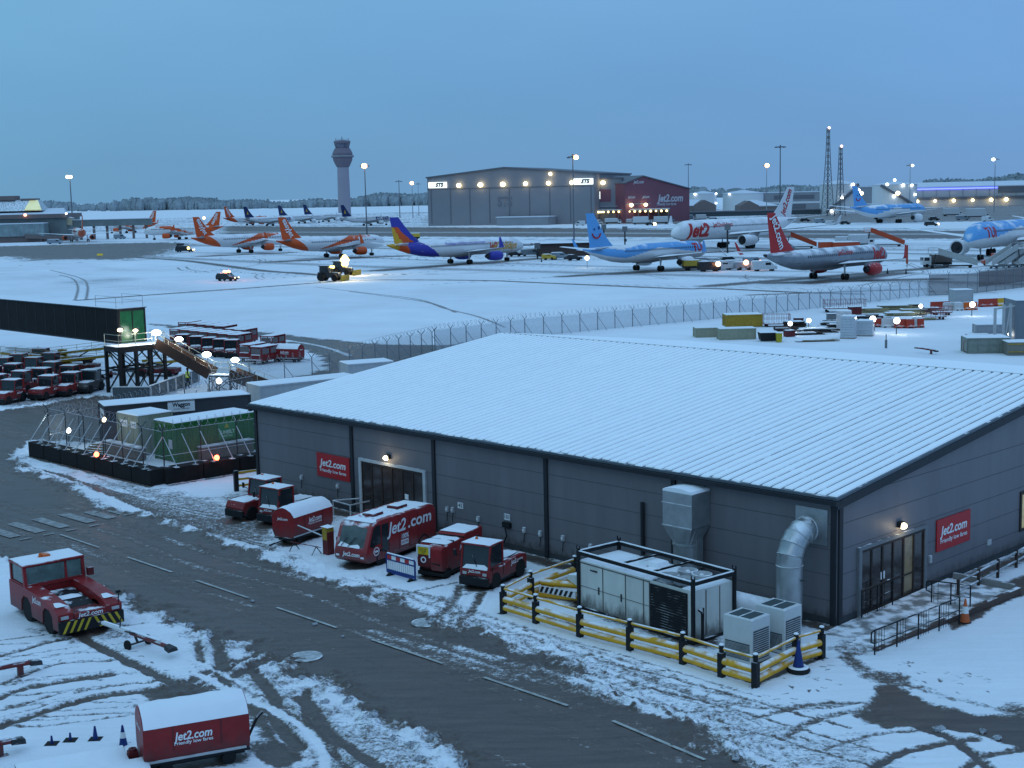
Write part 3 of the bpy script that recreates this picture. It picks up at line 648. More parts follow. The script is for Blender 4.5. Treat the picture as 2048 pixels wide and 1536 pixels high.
# ---------------------------------------------------------------- ducts and plant
t = thing('ventilation_duct', tuple(W(32.1, -.62)), AU, 'square galvanised air duct with a snowy cap rising against the shed wall', 'duct')
b = MB().box(-.76, .76, -.62, .6, 3.05, 4.5); b.build('duct_box', galv, t, bevel=.02)
MB().box(-.77, .77, -.66, -.621, 4.0, 4.04).box(-.77, .77, -.66, -.621, 3.05, 3.09).build('flange', lgrey, t)
n = 24
sqr = [((.76 if c > 0 else -.76) * min(1, abs(c) / max(abs(c), abs(s_))), .61 * s_ / max(abs(c), abs(s_)) - .01, 3.05) for c, s_ in ((math.cos(2 * PI * (i + .01) / n), math.sin(2 * PI * (i + .01) / n)) for i in range(n))]
MB().loft([[(.55 * math.cos(2 * PI * (i + .01) / n), .55 * math.sin(2 * PI * (i + .01) / n), 2.3) for i in range(n)], sqr], cap=False).build('duct_transition', galv, t)
MB().lathe([(.56, 0), (.56, 1.1), (.59, 1.12), (.59, 1.17), (.56, 1.19), (.56, 2.22), (.6, 2.24), (.6, 2.32)], 24).build('duct_riser', galv, t, smooth=True)
MB().prism([(-.76, 4.5), (.76, 4.5), (.7, 4.6), (.2, 4.68), (-.3, 4.67), (-.72, 4.59)], -.62, .6, 'xz').build('snow_cover', snow, t)
MB().box(.3, .62, -.1, .3, 1.3, 3.05).build('side_branch', galv, t)
t = thing('ventilation_duct', tuple(W(37.75, 0)), AU, 'round bent silver air pipe curving out of the shed wall near its corner', 'duct')
MB().box(-.72, .72, -.05, -.002, 3.1, 4.5).build('wall_plate', galv, t)
rings = []; n = 20; rr_ = .5
def ring(c, d, r):
    d = Vector(d).normalized(); a = Vector((1, 0, 0)); b_ = d.cross(a)
    return [tuple(Vector(c) + (a * math.cos(2 * PI * i / n) + b_ * math.sin(2 * PI * i / n)) * r) for i in range(n)]
segs = []
for k in range(6):
    a = k / 5 * PI / 2
    segs.append(((0, -.35 - 1.15 * math.sin(a), 3.72 - 1.15 * (1 - math.cos(a))), (0, -math.cos(a), -math.sin(a))))
rings = [ring((0, -.03, 3.72), (0, -1, 0), rr_)]
for k, (c_, d_) in enumerate(segs):
    rings += [ring(c_, d_, rr_), ring(Vector(c_) + Vector(d_) * .03, d_, rr_ + .025), ring(Vector(c_) + Vector(d_) * .06, d_, rr_)]
rings += [ring((0, -1.5, 1.5), (0, 0, -1), rr_), ring((0, -1.5, .5), (0, 0, -1), rr_)]
MB().loft(rings).build('bent_pipe', galv, t, smooth=30)
MB().tube((-1.9, -2.75, 1.05), (-.1, -1.55, .62), .43, 18).build('cross_pipe', M('lagged_pipe', (.55, .56, .57), .6, noise=.15, dust=.5), t, smooth=30)
MB().box(-.1, .1, -1.2, -1.0, 1.6, 1.7).tube((.45, -1.5, 2.0), (.75, -1.4, 2.05), .03).build('bracket', dark, t)
# generator / chiller container in a black lifting frame
GA = math.radians(-5.4)
gen = thing('chiller_unit', tuple(W(29.8, -4.78)), AU + GA, 'stained white plant container in a black lifting frame behind the yellow barrier', 'plant unit')
GL, GW, GH = 6.45, 2.3, 2.0
MB().box(.1, GL - .1, .06, GW - .06, .12, GH).build('casing', boxw, gen)
pn = MB()
for x in (.12, 1.45, 2.75, 3.75, 4.08): pn.box(x, x + .03, .035, .06, .18, GH - .05)
pn.box(GL - .101, GL - .075, .75, .78, .2, GH - .05); pn.box(GL - .101, GL - .08, 1.5, 1.53, .2, GH - .05)
pn.box(.1, 4.05, .04, .06, GH - .1, GH - .06); pn.box(.1, 4.05, .04, .06, .95, .965)
pn.build('panel_joint', M('rust_joint', (.13, .12, .11), .7, noise=.5), gen)
MB().box(4.15, 6.1, .02, .06, .15, GH - .12).build('grille', M('black_grille', (.012, .013, .015), .6), gen)
lv = MB()
for i in range(16): lv.box(4.2, 6.05, .0, .022, .22 + i * .103, .25 + i * .103)
lv.build('louvre', black, gen)
h = MB()
for x in (1.2, 2.5): h.box(x, x + .06, .02, .05, .8, 1.1)
h.box(.75, 1.15, .02, .05, 1.68, 1.74); h.box(GL - .1, GL - .06, .6, .64, .8, 1.3); h.build('door_handle', dark, gen)
fr = MB()
for x in (.05, GL - .05):
    for y in (.03, GW - .03): fr.box(x - .06, x + .06, y - .06, y + .06, .0, GH + .42)
for y in (.03, GW - .03): fr.box(.11, GL - .11, y - .06, y + .06, GH + .24, GH + .38); fr.box(.11, GL - .11, y - .055, y + .055, .02, .12)
for x in (.05, GL - .05): fr.box(x - .06, x + .06, .09, GW - .09, GH + .24, GH + .38); fr.box(x - .055, x + .055, .09, GW - .09, .02, .12)
for x in (2.55, 4.2): fr.box(x - .035, x + .035, .09, GW - .09, GH + .3, GH + .37)
frame = fr.build('lifting_frame', black, gen)
lg = MB()
for x in (.05, GL - .05):
    for y in (.03, GW - .03): lg.box(x - .1, x + .1, y - .02, y + .02, GH + .43, GH + .5); lg.box(x - .1, x - .07, y - .02, y + .02, GH + .5, GH + .6); lg.box(x + .07, x + .1, y - .02, y + .02, GH + .5, GH + .6)
lg.build('lifting_lug', black, frame)
sf = MB()
for y in (.03, GW - .03): sf.box(.0, GL, y - .045, y + .045, GH + .382, GH + .405)
for x in (.05, GL - .05): sf.box(x - .045, x + .045, .08, GW - .08, GH + .383, GH + .406)
sf.build('snow_cover', snow, frame)
sx = MB(); rs = random.Random(4)
for x0, x1 in ((.12, 1.4), (1.5, 2.7), (2.78, 3.7), (3.78, 4.2)): sx.hexa([(x0, .06, GH), (x1, .06, GH), (x1, GW - .08, GH), (x0, GW - .08, GH)], [(x0 + .05, .12, GH + .05), (x1 - .05, .1, GH + .05), (x1 - .05, GW - .14, GH + .05), (x0 + .05, GW - .14, GH + .05)])
sx.hexa([(5.75, .1, GH), (6.3, .1, GH), (6.3, GW - .1, GH), (5.75, GW - .1, GH)], [(5.8, .15, GH + .04), (6.25, .15, GH + .04), (6.25, GW - .15, GH + .04), (5.8, GW - .15, GH + .04)])
sx.hexa([(2.2, 1.3, GH + .05), (3.3, 1.3, GH + .05), (3.3, 2.0, GH + .05), (2.2, 2.0, GH + .05)], [(2.25, 1.35, GH + .22), (3.2, 1.35, GH + .22), (3.2, 1.95, GH + .22), (2.25, 1.95, GH + .22)])
sx.build('snow_cover', snow, gen)
MB().box(4.22, 5.74, .1, GW - .1, GH - .02, GH + .02).build('fan_deck', dark, gen)
for x in (4.6, 5.35):
    for y in (.62, 1.62):
        f = MB().lathe([(.37, GH + .02), (.40, GH + .2), (.36, GH + .22), (.30, GH + .06)], 20, c=(x, y, 0), cap=False).build('fan_ring', lgrey, gen)
        q = MB(); q.lathe([(.09, GH + .03), (.09, GH + .17), (.03, GH + .2)], 12, c=(x, y, 0))
        for a in range(5):
            q.x = Matrix.Translation((x, y, GH + .07)) @ Matrix.Rotation(a * 2 * PI / 5, 4, 'Z') @ Matrix.Rotation(.4, 4, 'X'); q.box(.08, .26, -.06, .06, -.004, .004)
        q.build('fan_blade', white, f)
MB().hexa([(-.95, .3, .95), (0, .2, .75), (0, 1.9, .75), (-.95, 1.8, .95)], [(-.95, .3, 1.12), (0, .2, 1.3), (0, 1.9, 1.3), (-.95, 1.8, 1.12)]).build('air_hood', boxw, gen)
MB().hexa([(-.95, .32, 1.121), (-.02, .22, 1.301), (-.02, 1.88, 1.301), (-.95, 1.78, 1.121)], [(-.9, .36, 1.17), (-.06, .27, 1.35), (-.06, 1.83, 1.35), (-.9, 1.73, 1.17)]).build('snow_cover', snow, gen)
MB().path([(GL + .0, .35, .05), (GL + .12, .35, .1), (GL + .12, .35, 1.2), (GL - .02, .3, 1.3)], .06, 8).build('black_pipe', black, gen)
# condensers
def condenser(s, tt, lab, dirty):
    t = thing('condenser_unit', tuple(W(s, tt)), AU, lab, 'condenser', 'white condensers inside the yellow barrier')
    w, d, h_ = 1.25, 1.1, 1.7
    c = MB().box(0, w, 0, d, .06, h_); c.build('casing', M('condenser_white', (.55, .57, .57), .5, noise=.1, dust=.15), t, bevel=.03)
    gl = MB().box(w - .004, w + .015, .1, d - .1, .2, 1.28).box(.1, w - .1, -.015, .004, .2, .8).box(.16, w / 2 - .05, .14, d - .14, h_ - .002, h_ + .015).box(w / 2 + .05, w - .16, .14, d - .14, h_ - .002, h_ + .015)
    gl.build('coil_guard', M('coil_dark', (.05, .07, .075), .5), t)
    lv = MB()
    for i in range(13): lv.box(w + .01, w + .03, .1, d - .1, .24 + i * .08, .265 + i * .08); lv.box(.1, w - .1, -.03, -.012, .24 + i * .042, .25 + i * .042)
    lv.build('louvre', lgrey, t)
    MB().box(.02, w - .02, .02, d - .02, 0, .06).build('base', dark, t)
    return t
condenser(38.0, -5.95, 'white condenser box nearest the front rail of the yellow barrier', 1)
condenser(38.15, -4.2, 'white condenser box standing behind its twin near the shed corner', 0)
# yellow tube barrier
bar = thing('safety_barrier', tuple(W(27.6, -6.75)), AU, 'yellow tube barrier on black posts around the white plant container', 'barrier')
def loc(px, py):
    s, t = ST(P(px, py)); return Vector((s - 27.6, t + 6.75, 0))
fp = [loc(*p) for p in ((1007, 1228), (1072, 1248), (1160, 1275), (1260, 1302), (1366, 1330), (1443, 1356), (1511, 1376))]
rp_ = [fp[-1], loc(1592, 1333), loc(1643, 1318)]; lp = [fp[0], loc(1062, 1198), loc(1150, 1166)]
HB = 1.18
for p in fp + rp_[1:] + lp[1:]:
    po = MB().box(p.x - .11, p.x + .11, p.y - .11, p.y + .11, 0, HB * .78).lathe([(.085, HB * .78), (.085, HB)], 12, c=(p.x, p.y, 0)).box(p.x - .2, p.x + .2, p.y - .2, p.y + .2, 0, .03).build('post', black, bar, bevel=.015)
    MB().lathe([(.09, HB), (.088, HB + .03), (.05, HB + .055)], 12, c=(p.x, p.y, 0)).build('snow_cap', snow, po)
for chain in (fp, rp_, lp):
    for a, b in zip(chain, chain[1:]):
        d = (b - a).normalized()
        for z, r in ((HB * .9, .05), (HB * .53, .125), (HB * .24, .125)):
            MB().tube(a + d * .1 + Vector((0, 0, z)), b - d * .1 + Vector((0, 0, z)), r, 14).build('rail', yel, bar, smooth=30)
b = MB()
for a, c in zip(fp, fp[1:]): b.beam(a + Vector((0, .3, .02)), c + Vector((0, .3, .02)), .1, .05)
b.build('base_strip', blk, bar)
t = thing('spare_barrier', tuple(W(28.5, -4.6)), AU + .15, 'loose yellow tubes and striped board stacked inside the barrier corner', 'barrier')
for k, (y, z) in enumerate(((0, .15), (.28, .15), (.14, .62))):
    MB().tube((-.9, y, z), (1.0, y + .1, z + .12), .14, 12).build('tube', yel, t, smooth=30)
st = MB()
for i in range(7): st.hexa([(-.8 + i * .24, -.17, .3), (-.68 + i * .24, -.17, .3), (-.68 + i * .24, -.15, .3), (-.8 + i * .24, -.15, .3)], [(-.68 + i * .24, -.17, .55), (-.56 + i * .24, -.17, .55), (-.56 + i * .24, -.15, .55), (-.68 + i * .24, -.15, .55)])
sbd = MB().box(-.85, 1.0, -.149, -.12, .28, .57).build('striped_board', white, t); st.build('stripe', black, sbd)
# cones
def cone(name, p, h, col, lab, band=True, group=None, base=True, tyre=False, rot=0):
    t = thing(name, tuple(p), rot, lab, 'traffic cone', group)
    z0 = .2 if tyre else .04
    if tyre: MB().lathe([(.2, .02), (.36, .02), (.42, .1), (.36, .2), (.2, .2), (.18, .1)], 20, cap=False).build('tyre', blk, t, smooth=True); MB().lathe([(.19, .205), (.36, .205), (.3, .25), (.2, .235)], 20, cap=False).build('snow_cover', snow, t)
    else: MB().box(-.2, .2, -.2, .2, 0, .04).build('base', col if not base else blk, t, bevel=.01)
    r = .155 * h / .75
    MB().lathe([(r, z0), (.03, z0 + h), (.02, z0 + h + .01)], 16).build('cone_body', col, t, smooth=30)
    if band: MB().lathe([(r * .66 + .012, z0 + h * .38), (r * .4 + .016, z0 + h * .68)], 16, cap=False).build('reflective_band', white, t, smooth=True)
    return t
cone('traffic_cone', W(40.75, -5.3), .95, blue, 'blue cone standing in an old tyre beside the yellow barrier corner', False, tyre=True)
cone('traffic_cone', W(42.24, 3.68), .9, M('cone_orange', (.5, .11, .04), .6), 'orange and white cone standing alone by the entrance ramp handrail')
# entrance ramp and handrails at the end door
rmp = thing('entrance_ramp', tuple(W(SL, 0)), AU, 'concrete entrance ramp with a kerb wall in front of the lit end doors', 'ramp')
MB().hexa([(.1, -1.6, -.02), (2.5, -1.6, -.02), (2.9, 8.4, -.02), (.1, 8.4, -.02)], [(.1, -1.6, .03), (2.5, -1.6, .03), (2.9, 8.4, .16), (.1, 8.4, .16)]).build('slab', conc, rmp)
MB().hexa([(2.55, -1.6, 0), (2.75, -1.6, 0), (3.3, 8.5, 0), (3.1, 8.5, 0)], [(2.55, -1.6, .1), (2.75, -1.6, .1), (3.3, 8.5, .32), (3.1, 8.5, .32)]).build('kerb_wall', M('brick_kerb', (.10, .07, .06), .85, noise=.3, ns=8, dust=.3), rmp)
MB().box(.3, 3.0, 8.45, 8.6, 0, .4).build('end_wall', conc, rmp)
def railing(p0, p1, z0, z1, lab, bal=True, n=5):
    t = thing('handrail', (p0.x, p0.y, 0), 0, lab, 'handrail', 'black handrails by the end doors'); d = p1 - p0; d.z = 0
    r = MB(); r.tube((0, 0, z0), (d.x, d.y, z1), .03, 6); r.build('top_rail', black, t)
    MB().tube((0, 0, z0 - .5), (d.x, d.y, z1 - .5), .02, 6).build('mid_rail', black, t)
    for i in range(n):
        k = i / (n - 1); MB().tube((d.x * k, d.y * k, 0), (d.x * k, d.y * k, z0 + (z1 - z0) * k), .028, 6).build('post', black, t)
    if bal:
        bb = MB(); m_ = int(d.length / .16)
        for i in range(m_):
            k = (i + .5) / m_
            if (k * (n - 1)) % 1 < .5: bb.tube((d.x * k, d.y * k, .1), (d.x * k, d.y * k, z0 - .02 + (z1 - z0) * k), .01, 4)
        bb.build('baluster', black, t)
    if z0 < 1.1: MB().path([(0, 0, z0), tuple(-d.normalized() * .2 + Vector((0, 0, z0 - .05))), tuple(-d.normalized() * .22 + Vector((0, 0, z0 - .4))), (0, 0, z0 - .5)], .028, 6).build('rail_loop', black, t)
railing(W(41.75, -2.0), W(42.2, 3.3), .95, 1.08, 'black handrail on the outer kerb of the entrance ramp')
railing(W(40.15, 4.9), W(41.6, 5.3), 1.0, 1.0, 'short black handrail across the top of the ramp', n=3)
railing(W(SL + .25, 1.4), W(SL + .3, 3.6), 1.15, 1.2, 'black barred rail close against the end doors', n=3)
t = thing('low_fence', tuple(W(40.6, 6.2)), AU + PI / 2, 'low double rail fence running along the end wall of the shed', 'fence')
for z in (.35, .75): MB().tube((0, 0, z), (16, 1.2, z), .045, 6).build('rail', galv, t)
for i in range(9): MB().box(i * 2 - .05, i * 2 + .05, i * .15 - .05, i * .15 + .05, 0, .85).build('post', M('dark_timber', (.05, .035, .03), .8), t)
# ---------------------------------------------------------------- vehicles near the shed
def wheel(par, x, y, r, w, rim=grey):
    o = MB().lathe([(r * .55, y - w / 2), (r * .93, y - w / 2), (r, y - w * .3), (r, y + w * .3), (r * .93, y + w / 2), (r * .55, y + w / 2)], 18, axis='y', c=(x, 0, r)).build('wheel', blk, par, smooth=35)
    MB().lathe([(r * .56, y - w * .44), (r * .5, y - w * .3), (r * .5, y + w * .3), (r * .56, y + w * .44)], 14, axis='y', c=(x, 0, r)).build('rim', rim, o)
    return o
def beacon(par, x, y, z, m_=ora):
    return MB().lathe([(.09, z), (.09, z + .03), (.065, z + .04), (.06, z + .13), (.03, z + .15)], 12, c=(x, y, 0)).build('beacon', m_, par)
def pad(par, x0, x1, y0, y1, z, h=.06, e=.05):
    b = MB(); nx, ny = max(3, int((x1 - x0) / .18)), max(3, int((y1 - y0) / .18)); rs = random.Random(int(x0 * 100 + y1 * 37))
    vs = []
    for i in range(nx + 1):
        for j in range(ny + 1):
            ed = i in (0, nx) or j in (0, ny)
            vs.append((x0 + (x1 - x0) * i / nx, y0 + (y1 - y0) * j / ny, z + (.006 if ed else h * rs.uniform(.75, 1.15))))
    b.add(vs, [(i * (ny + 1) + j, (i + 1) * (ny + 1) + j, (i + 1) * (ny + 1) + j + 1, i * (ny + 1) + j + 1) for i in range(nx) for j in range(ny)])
    return b.build('snow_cover', snow, par, smooth=60)
def tug(label, loc, rot, hood=False, group='red baggage tractors by the shed', rd=red, full=True):
    t = thing('baggage_tractor', loc, rot, label, 'tractor', group)
    if not hood:
        c0, c1, cw = .30, 1.45, .74
        b = MB().prism([(-1.55, .34), (1.5, .34), (1.52, .88), (.3, .9), (-.2, 1.02), (-1.5, 1.02), (-1.62, .9), (-1.62, .5)], -.76, .76)
        body = b.build('body', rd, t, bevel=.04)
        pad(t, -1.42, .2, -.6, .6, 1.0, .1)
        fx = c1
    else:
        c0, c1, cw = -1.15, .05, .72
        b = MB().prism([(-1.5, .36), (1.55, .36), (1.6, .7), (1.45, .98), (.05, 1.08), (-1.5, 1.05)], -.72, .72)
        body = b.build('body', rd, t, bevel=.05)
        pad(t, .15, 1.4, -.6, .6, 1.0, .1)
        fx = c1
        MB().path([(.2, -.78, .8), (.9, -.8, .72), (1.5, -.8, .55)], .03, 6).build('side_rail', white, t)
    MB().box(1.5, 1.66, -.72, .72, .2, .58).box(-1.72, -1.55, -.7, .7, .25, .6).box(-1.5, 1.5, -.7, .7, .2, .34).build('bumper', black, t, bevel=.03)
    zr = 1.9
    pl = MB()
    for y in (-cw + .05, cw - .05):
        pl.beam((c0 + .06, y, .9), (c0 + .06, y, zr), .09); pl.beam((fx, y, .88), (fx - .16, y, zr), .08)
        pl.beam((c0 + .1, y, .98), (fx - .02, y, .98), .07)
    pl.box(c0 + .03, c0 + .09, -cw + .05, cw - .05, zr - .08, zr - .001)
    cab = pl.build('cab_frame', rd, t)
    MB().box(c0 - .04, fx - .04, -cw, cw, zr, zr + .07).build('roof', rd, cab, bevel=.03)
    pad(cab, c0 - .02, fx - .06, -cw + .02, cw - .02, zr + .07, .06)
    MB().hexa([(fx - .02, -cw + .09, .92), (fx + .0, -cw + .09, .92), (fx + .0, cw - .09, .92), (fx - .02, cw - .09, .92)], [(fx - .17, -cw + .09, zr - .02), (fx - .15, -cw + .09, zr - .02), (fx - .15, cw - .09, zr - .02), (fx - .17, cw - .09, zr - .02)]).build('windscreen', glass, cab)
    MB().hexa([(fx + .005, -cw + .12, .9), (fx + .07, -cw + .12, .9), (fx + .07, cw - .12, .9), (fx + .005, cw - .12, .9)], [(fx - .03, -cw + .12, 1.03), (fx - .02, -cw + .3, 1.06), (fx - .02, cw - .3, 1.1), (fx - .03, cw - .12, 1.02)]).build('snow_drift', snow, cab)
    for y in (-cw + .03, cw - .05): MB().box(c0 + .12, fx - .12, y, y + .02, 1.0, zr - .04).build('side_window', glass, cab)
    if full:
        w_ = MB().beam((fx + .03, .1, 1.0), (fx - .06, -.2, 1.5), .02); w_.build('wiper', black, cab)
        beacon(cab, c0 + .5, -.3, zr + .07)
        wh = MB().lathe([(.16, .0), (.18, .02), (.16, .04)], 14, c=(0, 0, 0)); 
        MB().box(c0 + .2, c0 + .65, -.3, .3, .95, 1.15).box(c0 + .18, c0 + .3, -.3, .3, 1.1, 1.55).build('seat', black, cab)
        for s in (-1, 1):
            mb_ = MB().beam((fx - .02, s * cw, 1.35), (fx + .12, s * (cw + .18), 1.5), .03).box(fx + .08, fx + .14, s * (cw + .2) - .07, s * (cw + .2) + .07, 1.4, 1.68).build('mirror', black, cab)
            MB().box(-1.66, -1.62, s * .55 - .08, s * .55 + .08, .7, .8).build('tail_lamp', M('tail_lamp_red', (.35, .02, .02), .3), t)
            MB().box(c0 + .08, c0 + .11, s * (cw + .022) - .008, s * (cw + .022) + .008, .5, 1.0).box(fx - .2, fx - .17, s * (cw + .022) - .008, s * (cw + .022) + .008, .5, 1.0).build('door_seam', black, t)
        MB().box(1.505, 1.54, -.3, .3, .42, .6).build('grille', black, t)
        MB().lathe([(.03, .5), (.06, .5), (.06, .62), (.03, .62)], 10, c=(-1.78, 0, 0)).box(-1.8, -1.7, -.12, .12, .44, .5).build('tow_hitch', dark, t)
        MB().path([(.3, .4, 1.03), (-.4, .55, 1.05), (-1.3, .5, 1.04)], .03, 5).path([(.2, -.3, 1.03), (-.6, -.1, 1.05), (-1.2, -.4, 1.04)], .025, 5).build('cable', black, t)
        for y in (-.5, .5): MB().box(1.5, 1.53, y - .1, y + .1, .64, .76).build('headlight', lgrey, t)
        text('Jet2.com', .12, whiteplain, t, (1.535, 0, .79), (0, 1, 0), (0, 0, 1), .2, .03)
        for sy in (1, -1): text('Jet2.com', .2, whiteplain, t, (-.75 if not hood else -.6, sy * (.765 if not hood else .727), .84), (-sy, 0, 0), (0, 0, 1), .2, .03)
    for x in (-1.05, 1.0):
        for y in (-.66, .66): wheel(t, x, y, .37 if x > 0 else .42, .24, redd)
    return t
tug_c = tug('red tractor with a snowy cab roof parked last in the row beside the yellow barrier', tuple(W(24.33, -4.3)), A(-75))
tug_b = tug('red tractor with a dark windscreen half hidden behind the canopied red cart', tuple(W(7.75, -3.3)), A(-81))
tug_a = tug('red tractor with a long snowy bonnet parked furthest left against the shed', tuple(W(5.5, -3.75)), A(-84), hood=True)
def canopy_cart(label, loc, rot, L=3.0, w=1.4, h=1.85, group='red canopied baggage carts', lift=False):
    t = thing('baggage_cart', loc, rot, label, 'baggage cart', group); hl = L / 2
    b = MB(); rings = []
    for x, k in ((-hl, .96), (-hl + .12, 1.), (hl - .12, 1.), (hl, .96)):
        rings.append([(x, -w * .40 * k, .42), (x, w * .40 * k, .42), (x, w / 2 * k, .70), (x, w / 2 * k, 1.42), (x, w * .36 * k, h - .19), (x, w * .15 * k, h - .04), (x, 0, h), (x, -w * .15 * k, h - .04), (x, -w * .36 * k, h - .19), (x, -w / 2 * k, 1.42), (x, -w / 2 * k, .70)])
    b.loft(rings); b.build('curtain_body', redp, t, smooth=30)
    s = MB(); xs = [-hl + .02 + i * (L - .04) / 10 for i in range(11)]; rs = random.Random(8); rr = []
    for i, x in enumerate(xs):
        k = .02 if i in (0, 10) else .07 * rs.uniform(.8, 1.2)
        rr.append([(x, y_ * w, z_ + (k if 0 < q < 6 else .012)) for q, (y_, z_) in enumerate(((-.505, 1.42), (-.37, h - .19), (-.15, h - .04), (0, h), (.15, h - .04), (.37, h - .19), (.505, 1.42)))])
    s.loft(rr, closed=False, cap=False).build('snow_cover', snow, t, smooth=60)
    MB().box(-hl - .02, hl + .02, -w * .41, w * .41, .33, .42).box(-hl + .1, hl - .1, -w * .3, w * .3, .22, .33).build('chassis', black, t, bevel=.02)
    MB().box(-hl + .1, hl - .1, -w * .46, w * .46, .44, .50).build('hem_rail', lgrey, t)
    st = MB()
    for x in (-hl * .45, hl * .45): st.box(x - .02, x + .02, -w / 2 - .008, w / 2 + .008, .72, 1.42)
    st.build('curtain_strap', redd, t)
    for x in (-hl * .6, hl * .6):
        for y in (-w * .34, w * .34): wheel(t, x, y, .19, .13, grey)
    tb = MB().beam((hl, 0, .3), (hl + (.35 if lift else .9), 0, 1.0 if lift else .25), .06)
    tb.beam((hl + (.35 if lift else .9), 0, 1.0 if lift else .25), (hl + (.5 if lift else 1.0), 0, 1.15 if lift else .25), .12, .05); tb.build('drawbar', black, t)
    for sx in (1, -1): text('Jet2.com', .13, whiteplain, t, (sx * (hl + .012), 0, 1.32), (0, sx, 0), (0, 0, 1), .2, .03)
    for sy in (1, -1):
        text('Jet2.com', .24, whiteplain, t, (-.1, sy * (w / 2 + .006), 1.1), (-sy, 0, 0), (0, 0, 1), .2, .03, width=1.0)
        text('Friendly low fares', .10, whiteplain, t, (-.1, sy * (w / 2 + .006), .92), (-sy, 0, 0), (0, 0, 1), 0, .02, width=1.0)
    return t
cart_a = canopy_cart('red canopied cart by the shed between the parked tractors and the bus', tuple(W(11.75, -5.3)), A(-76))
cart_f = canopy_cart('big red canopied cart at the bottom left edge with a raised black drawbar', tuple(W(31.95, -23.95)), A(69), 2.75, 1.42, 1.86, lift=True)
# small electric bus
bus = thing('electric_bus', tuple(W(17.35, -4.55)), A(-78), 'small red electric bus with a big curved windscreen and two snowy roof units', 'bus')
prof = [(-2.6, .34), (-2.66, .7), (-2.64, 1.8), (-2.5, 2.04), (-2.2, 2.1), (1.55, 2.12), (2.0, 2.03), (2.22, 1.86), (2.58, 1.02), (2.68, .72), (2.66, .42), (2.55, .30)]
n = len(prof); cxp = 0.
rings = []
for y, k, dz in ((-.96, .90, .08), (-.93, .965, .02), (-.80, 1., 0), (0, 1.015, -.02), (.80, 1., 0), (.93, .965, .02), (.96, .90, .08)):
    rings.append([(x * (1 if abs(x) < 1.6 else (1 - (1 - k) * .35)), y, z if z < 1.9 else z - dz) for x, z in prof])
MB().loft(rings).build('body', M('bus_red', (.28, .017, .02), .32, noise=.2, dust=.2, grime=.8), bus, smooth=35)
ws = MB(); R2 = []
for y, k in ((-.88, .975), (-.7, .995), (0, 1.015), (.7, .995), (.88, .975)):
    R2.append([(x * k + .012, y, z) for x, z in ((2.06, 1.96), (2.25, 1.82), (2.42, 1.42), (2.60, 1.0))])
wsn = ws.loft(R2, closed=False, cap=False).build('windscreen', M('wet_windscreen', (.06, .08, .08), .06, noise=.8, ns=2), bus, smooth=True)
MB().hexa([(2.60, -.7, .98), (2.70, -.7, .98), (2.70, .55, .98), (2.60, .55, .98)], [(2.545, -.66, 1.13), (2.55, -.6, 1.15), (2.57, .4, 1.12), (2.56, .5, 1.08)]).build('snow_drift', snow, wsn)
MB().beam((2.69, -.1, 1.0), (2.52, .25, 1.45), .03).beam((2.69, -.5, 1.0), (2.52, -.25, 1.4), .03).build('wiper', black, wsn)
for sy in (1, -1):
    MB().prism([(1.62, 1.05), (2.42, 1.02), (2.12, 1.8), (1.95, 1.92), (1.62, 1.92)], sy * .955, sy * .972).build('side_window', glass, bus)
    MB().box(1.05, 1.52, sy * .955 - .012, sy * .955 + .014, .62, 1.9).build('door_glass', glass, bus)
    jn = MB()
    for x in (1.56, 1.0, .25, -.55, -1.2): jn.box(x, x + .02, sy * .957 - .01, sy * .957 + .012, .45, 1.95)
    jn.box(-2.4, 1.5, sy * .957 - .01, sy * .957 + .012, .44, .46); jn.build('panel_joint', redd, bus)
    text('Jet2', .58, whiteplain, bus, (.42, sy * .974, 1.55), (-sy, 0, 0), (0, 0, 1), .22, .03, width=1.4)
    text('.com', .56, whiteplain, bus, (-1.3, sy * .974, 1.58), (-sy, 0, 0), (0, 0, 1), .1, .03, width=1.8)
    text('100%', .22, whiteplain, bus, (-.15, sy * .974, 1.02), (-sy, 0, 0), (0, 0, 1), 0, .04, width=.52)
    bd = MB().box(-.42, .12, sy * .957 - .01, sy * .957 + .013, .62, .86).build('badge', whiteplain, bus)
    text('ELECTRIC', .11, redp, bus, (-.15, sy * .976, .74), (-sy, 0, 0), (0, 0, 1), 0, .03, width=.46)
    MB().lathe([(.16, sy * .945), (.16, sy * .972), (.2, sy * .972), (.2, sy * .945)], 24, axis='y', c=(1.95, 0, .74), cap=False).build('emblem_ring', whiteplain, bus)
    MB().box(1.84, 2.06, sy * .957 - .01, sy * .957 + .02, .70, .78).build('emblem_bar', whiteplain, bus)
    MB().box(2.2, 2.3, sy * 1.0 - .12, sy * 1.0 + .1, 1.0, 1.25).build('mirror', black, bus)
    MB().box(2.60, 2.70, sy * .72 - .09, sy * .72 + .09, .52, .6).build('headlight', white, bus)
    for x in (1.55, -1.6):
        MB().lathe([(.42, sy * .90), (.42, sy * .968), (.34, sy * .97)], 22, axis='y', c=(x, 0, .36), cap=False).build('wheel_arch', blk, bus); wheel(bus, x, sy * .84, .34, .22, lgrey)
text('Jet2.com', .2, whiteplain, bus, (2.71, .1, .66), (0, 1, 0), (0, 0, 1), .2, .03)
MB().box(-2.3, 2.3, -.8, .8, .22, .34).build('underbody', black, bus)
pad(bus, -2.45, 2.05, -.86, .86, 2.06, .08)
for x in (.95, -.85):
    p_ = MB().box(x - .38, x + .38, -.34, .34, 2.1, 2.26).build('roof_unit', redd, bus, bevel=.05); pad(p_, x - .36, x + .36, -.32, .32, 2.26, .07)
MB().box(.55, .85, -.62, -.48, 2.1, 2.26).build('beacon', redd, bus)
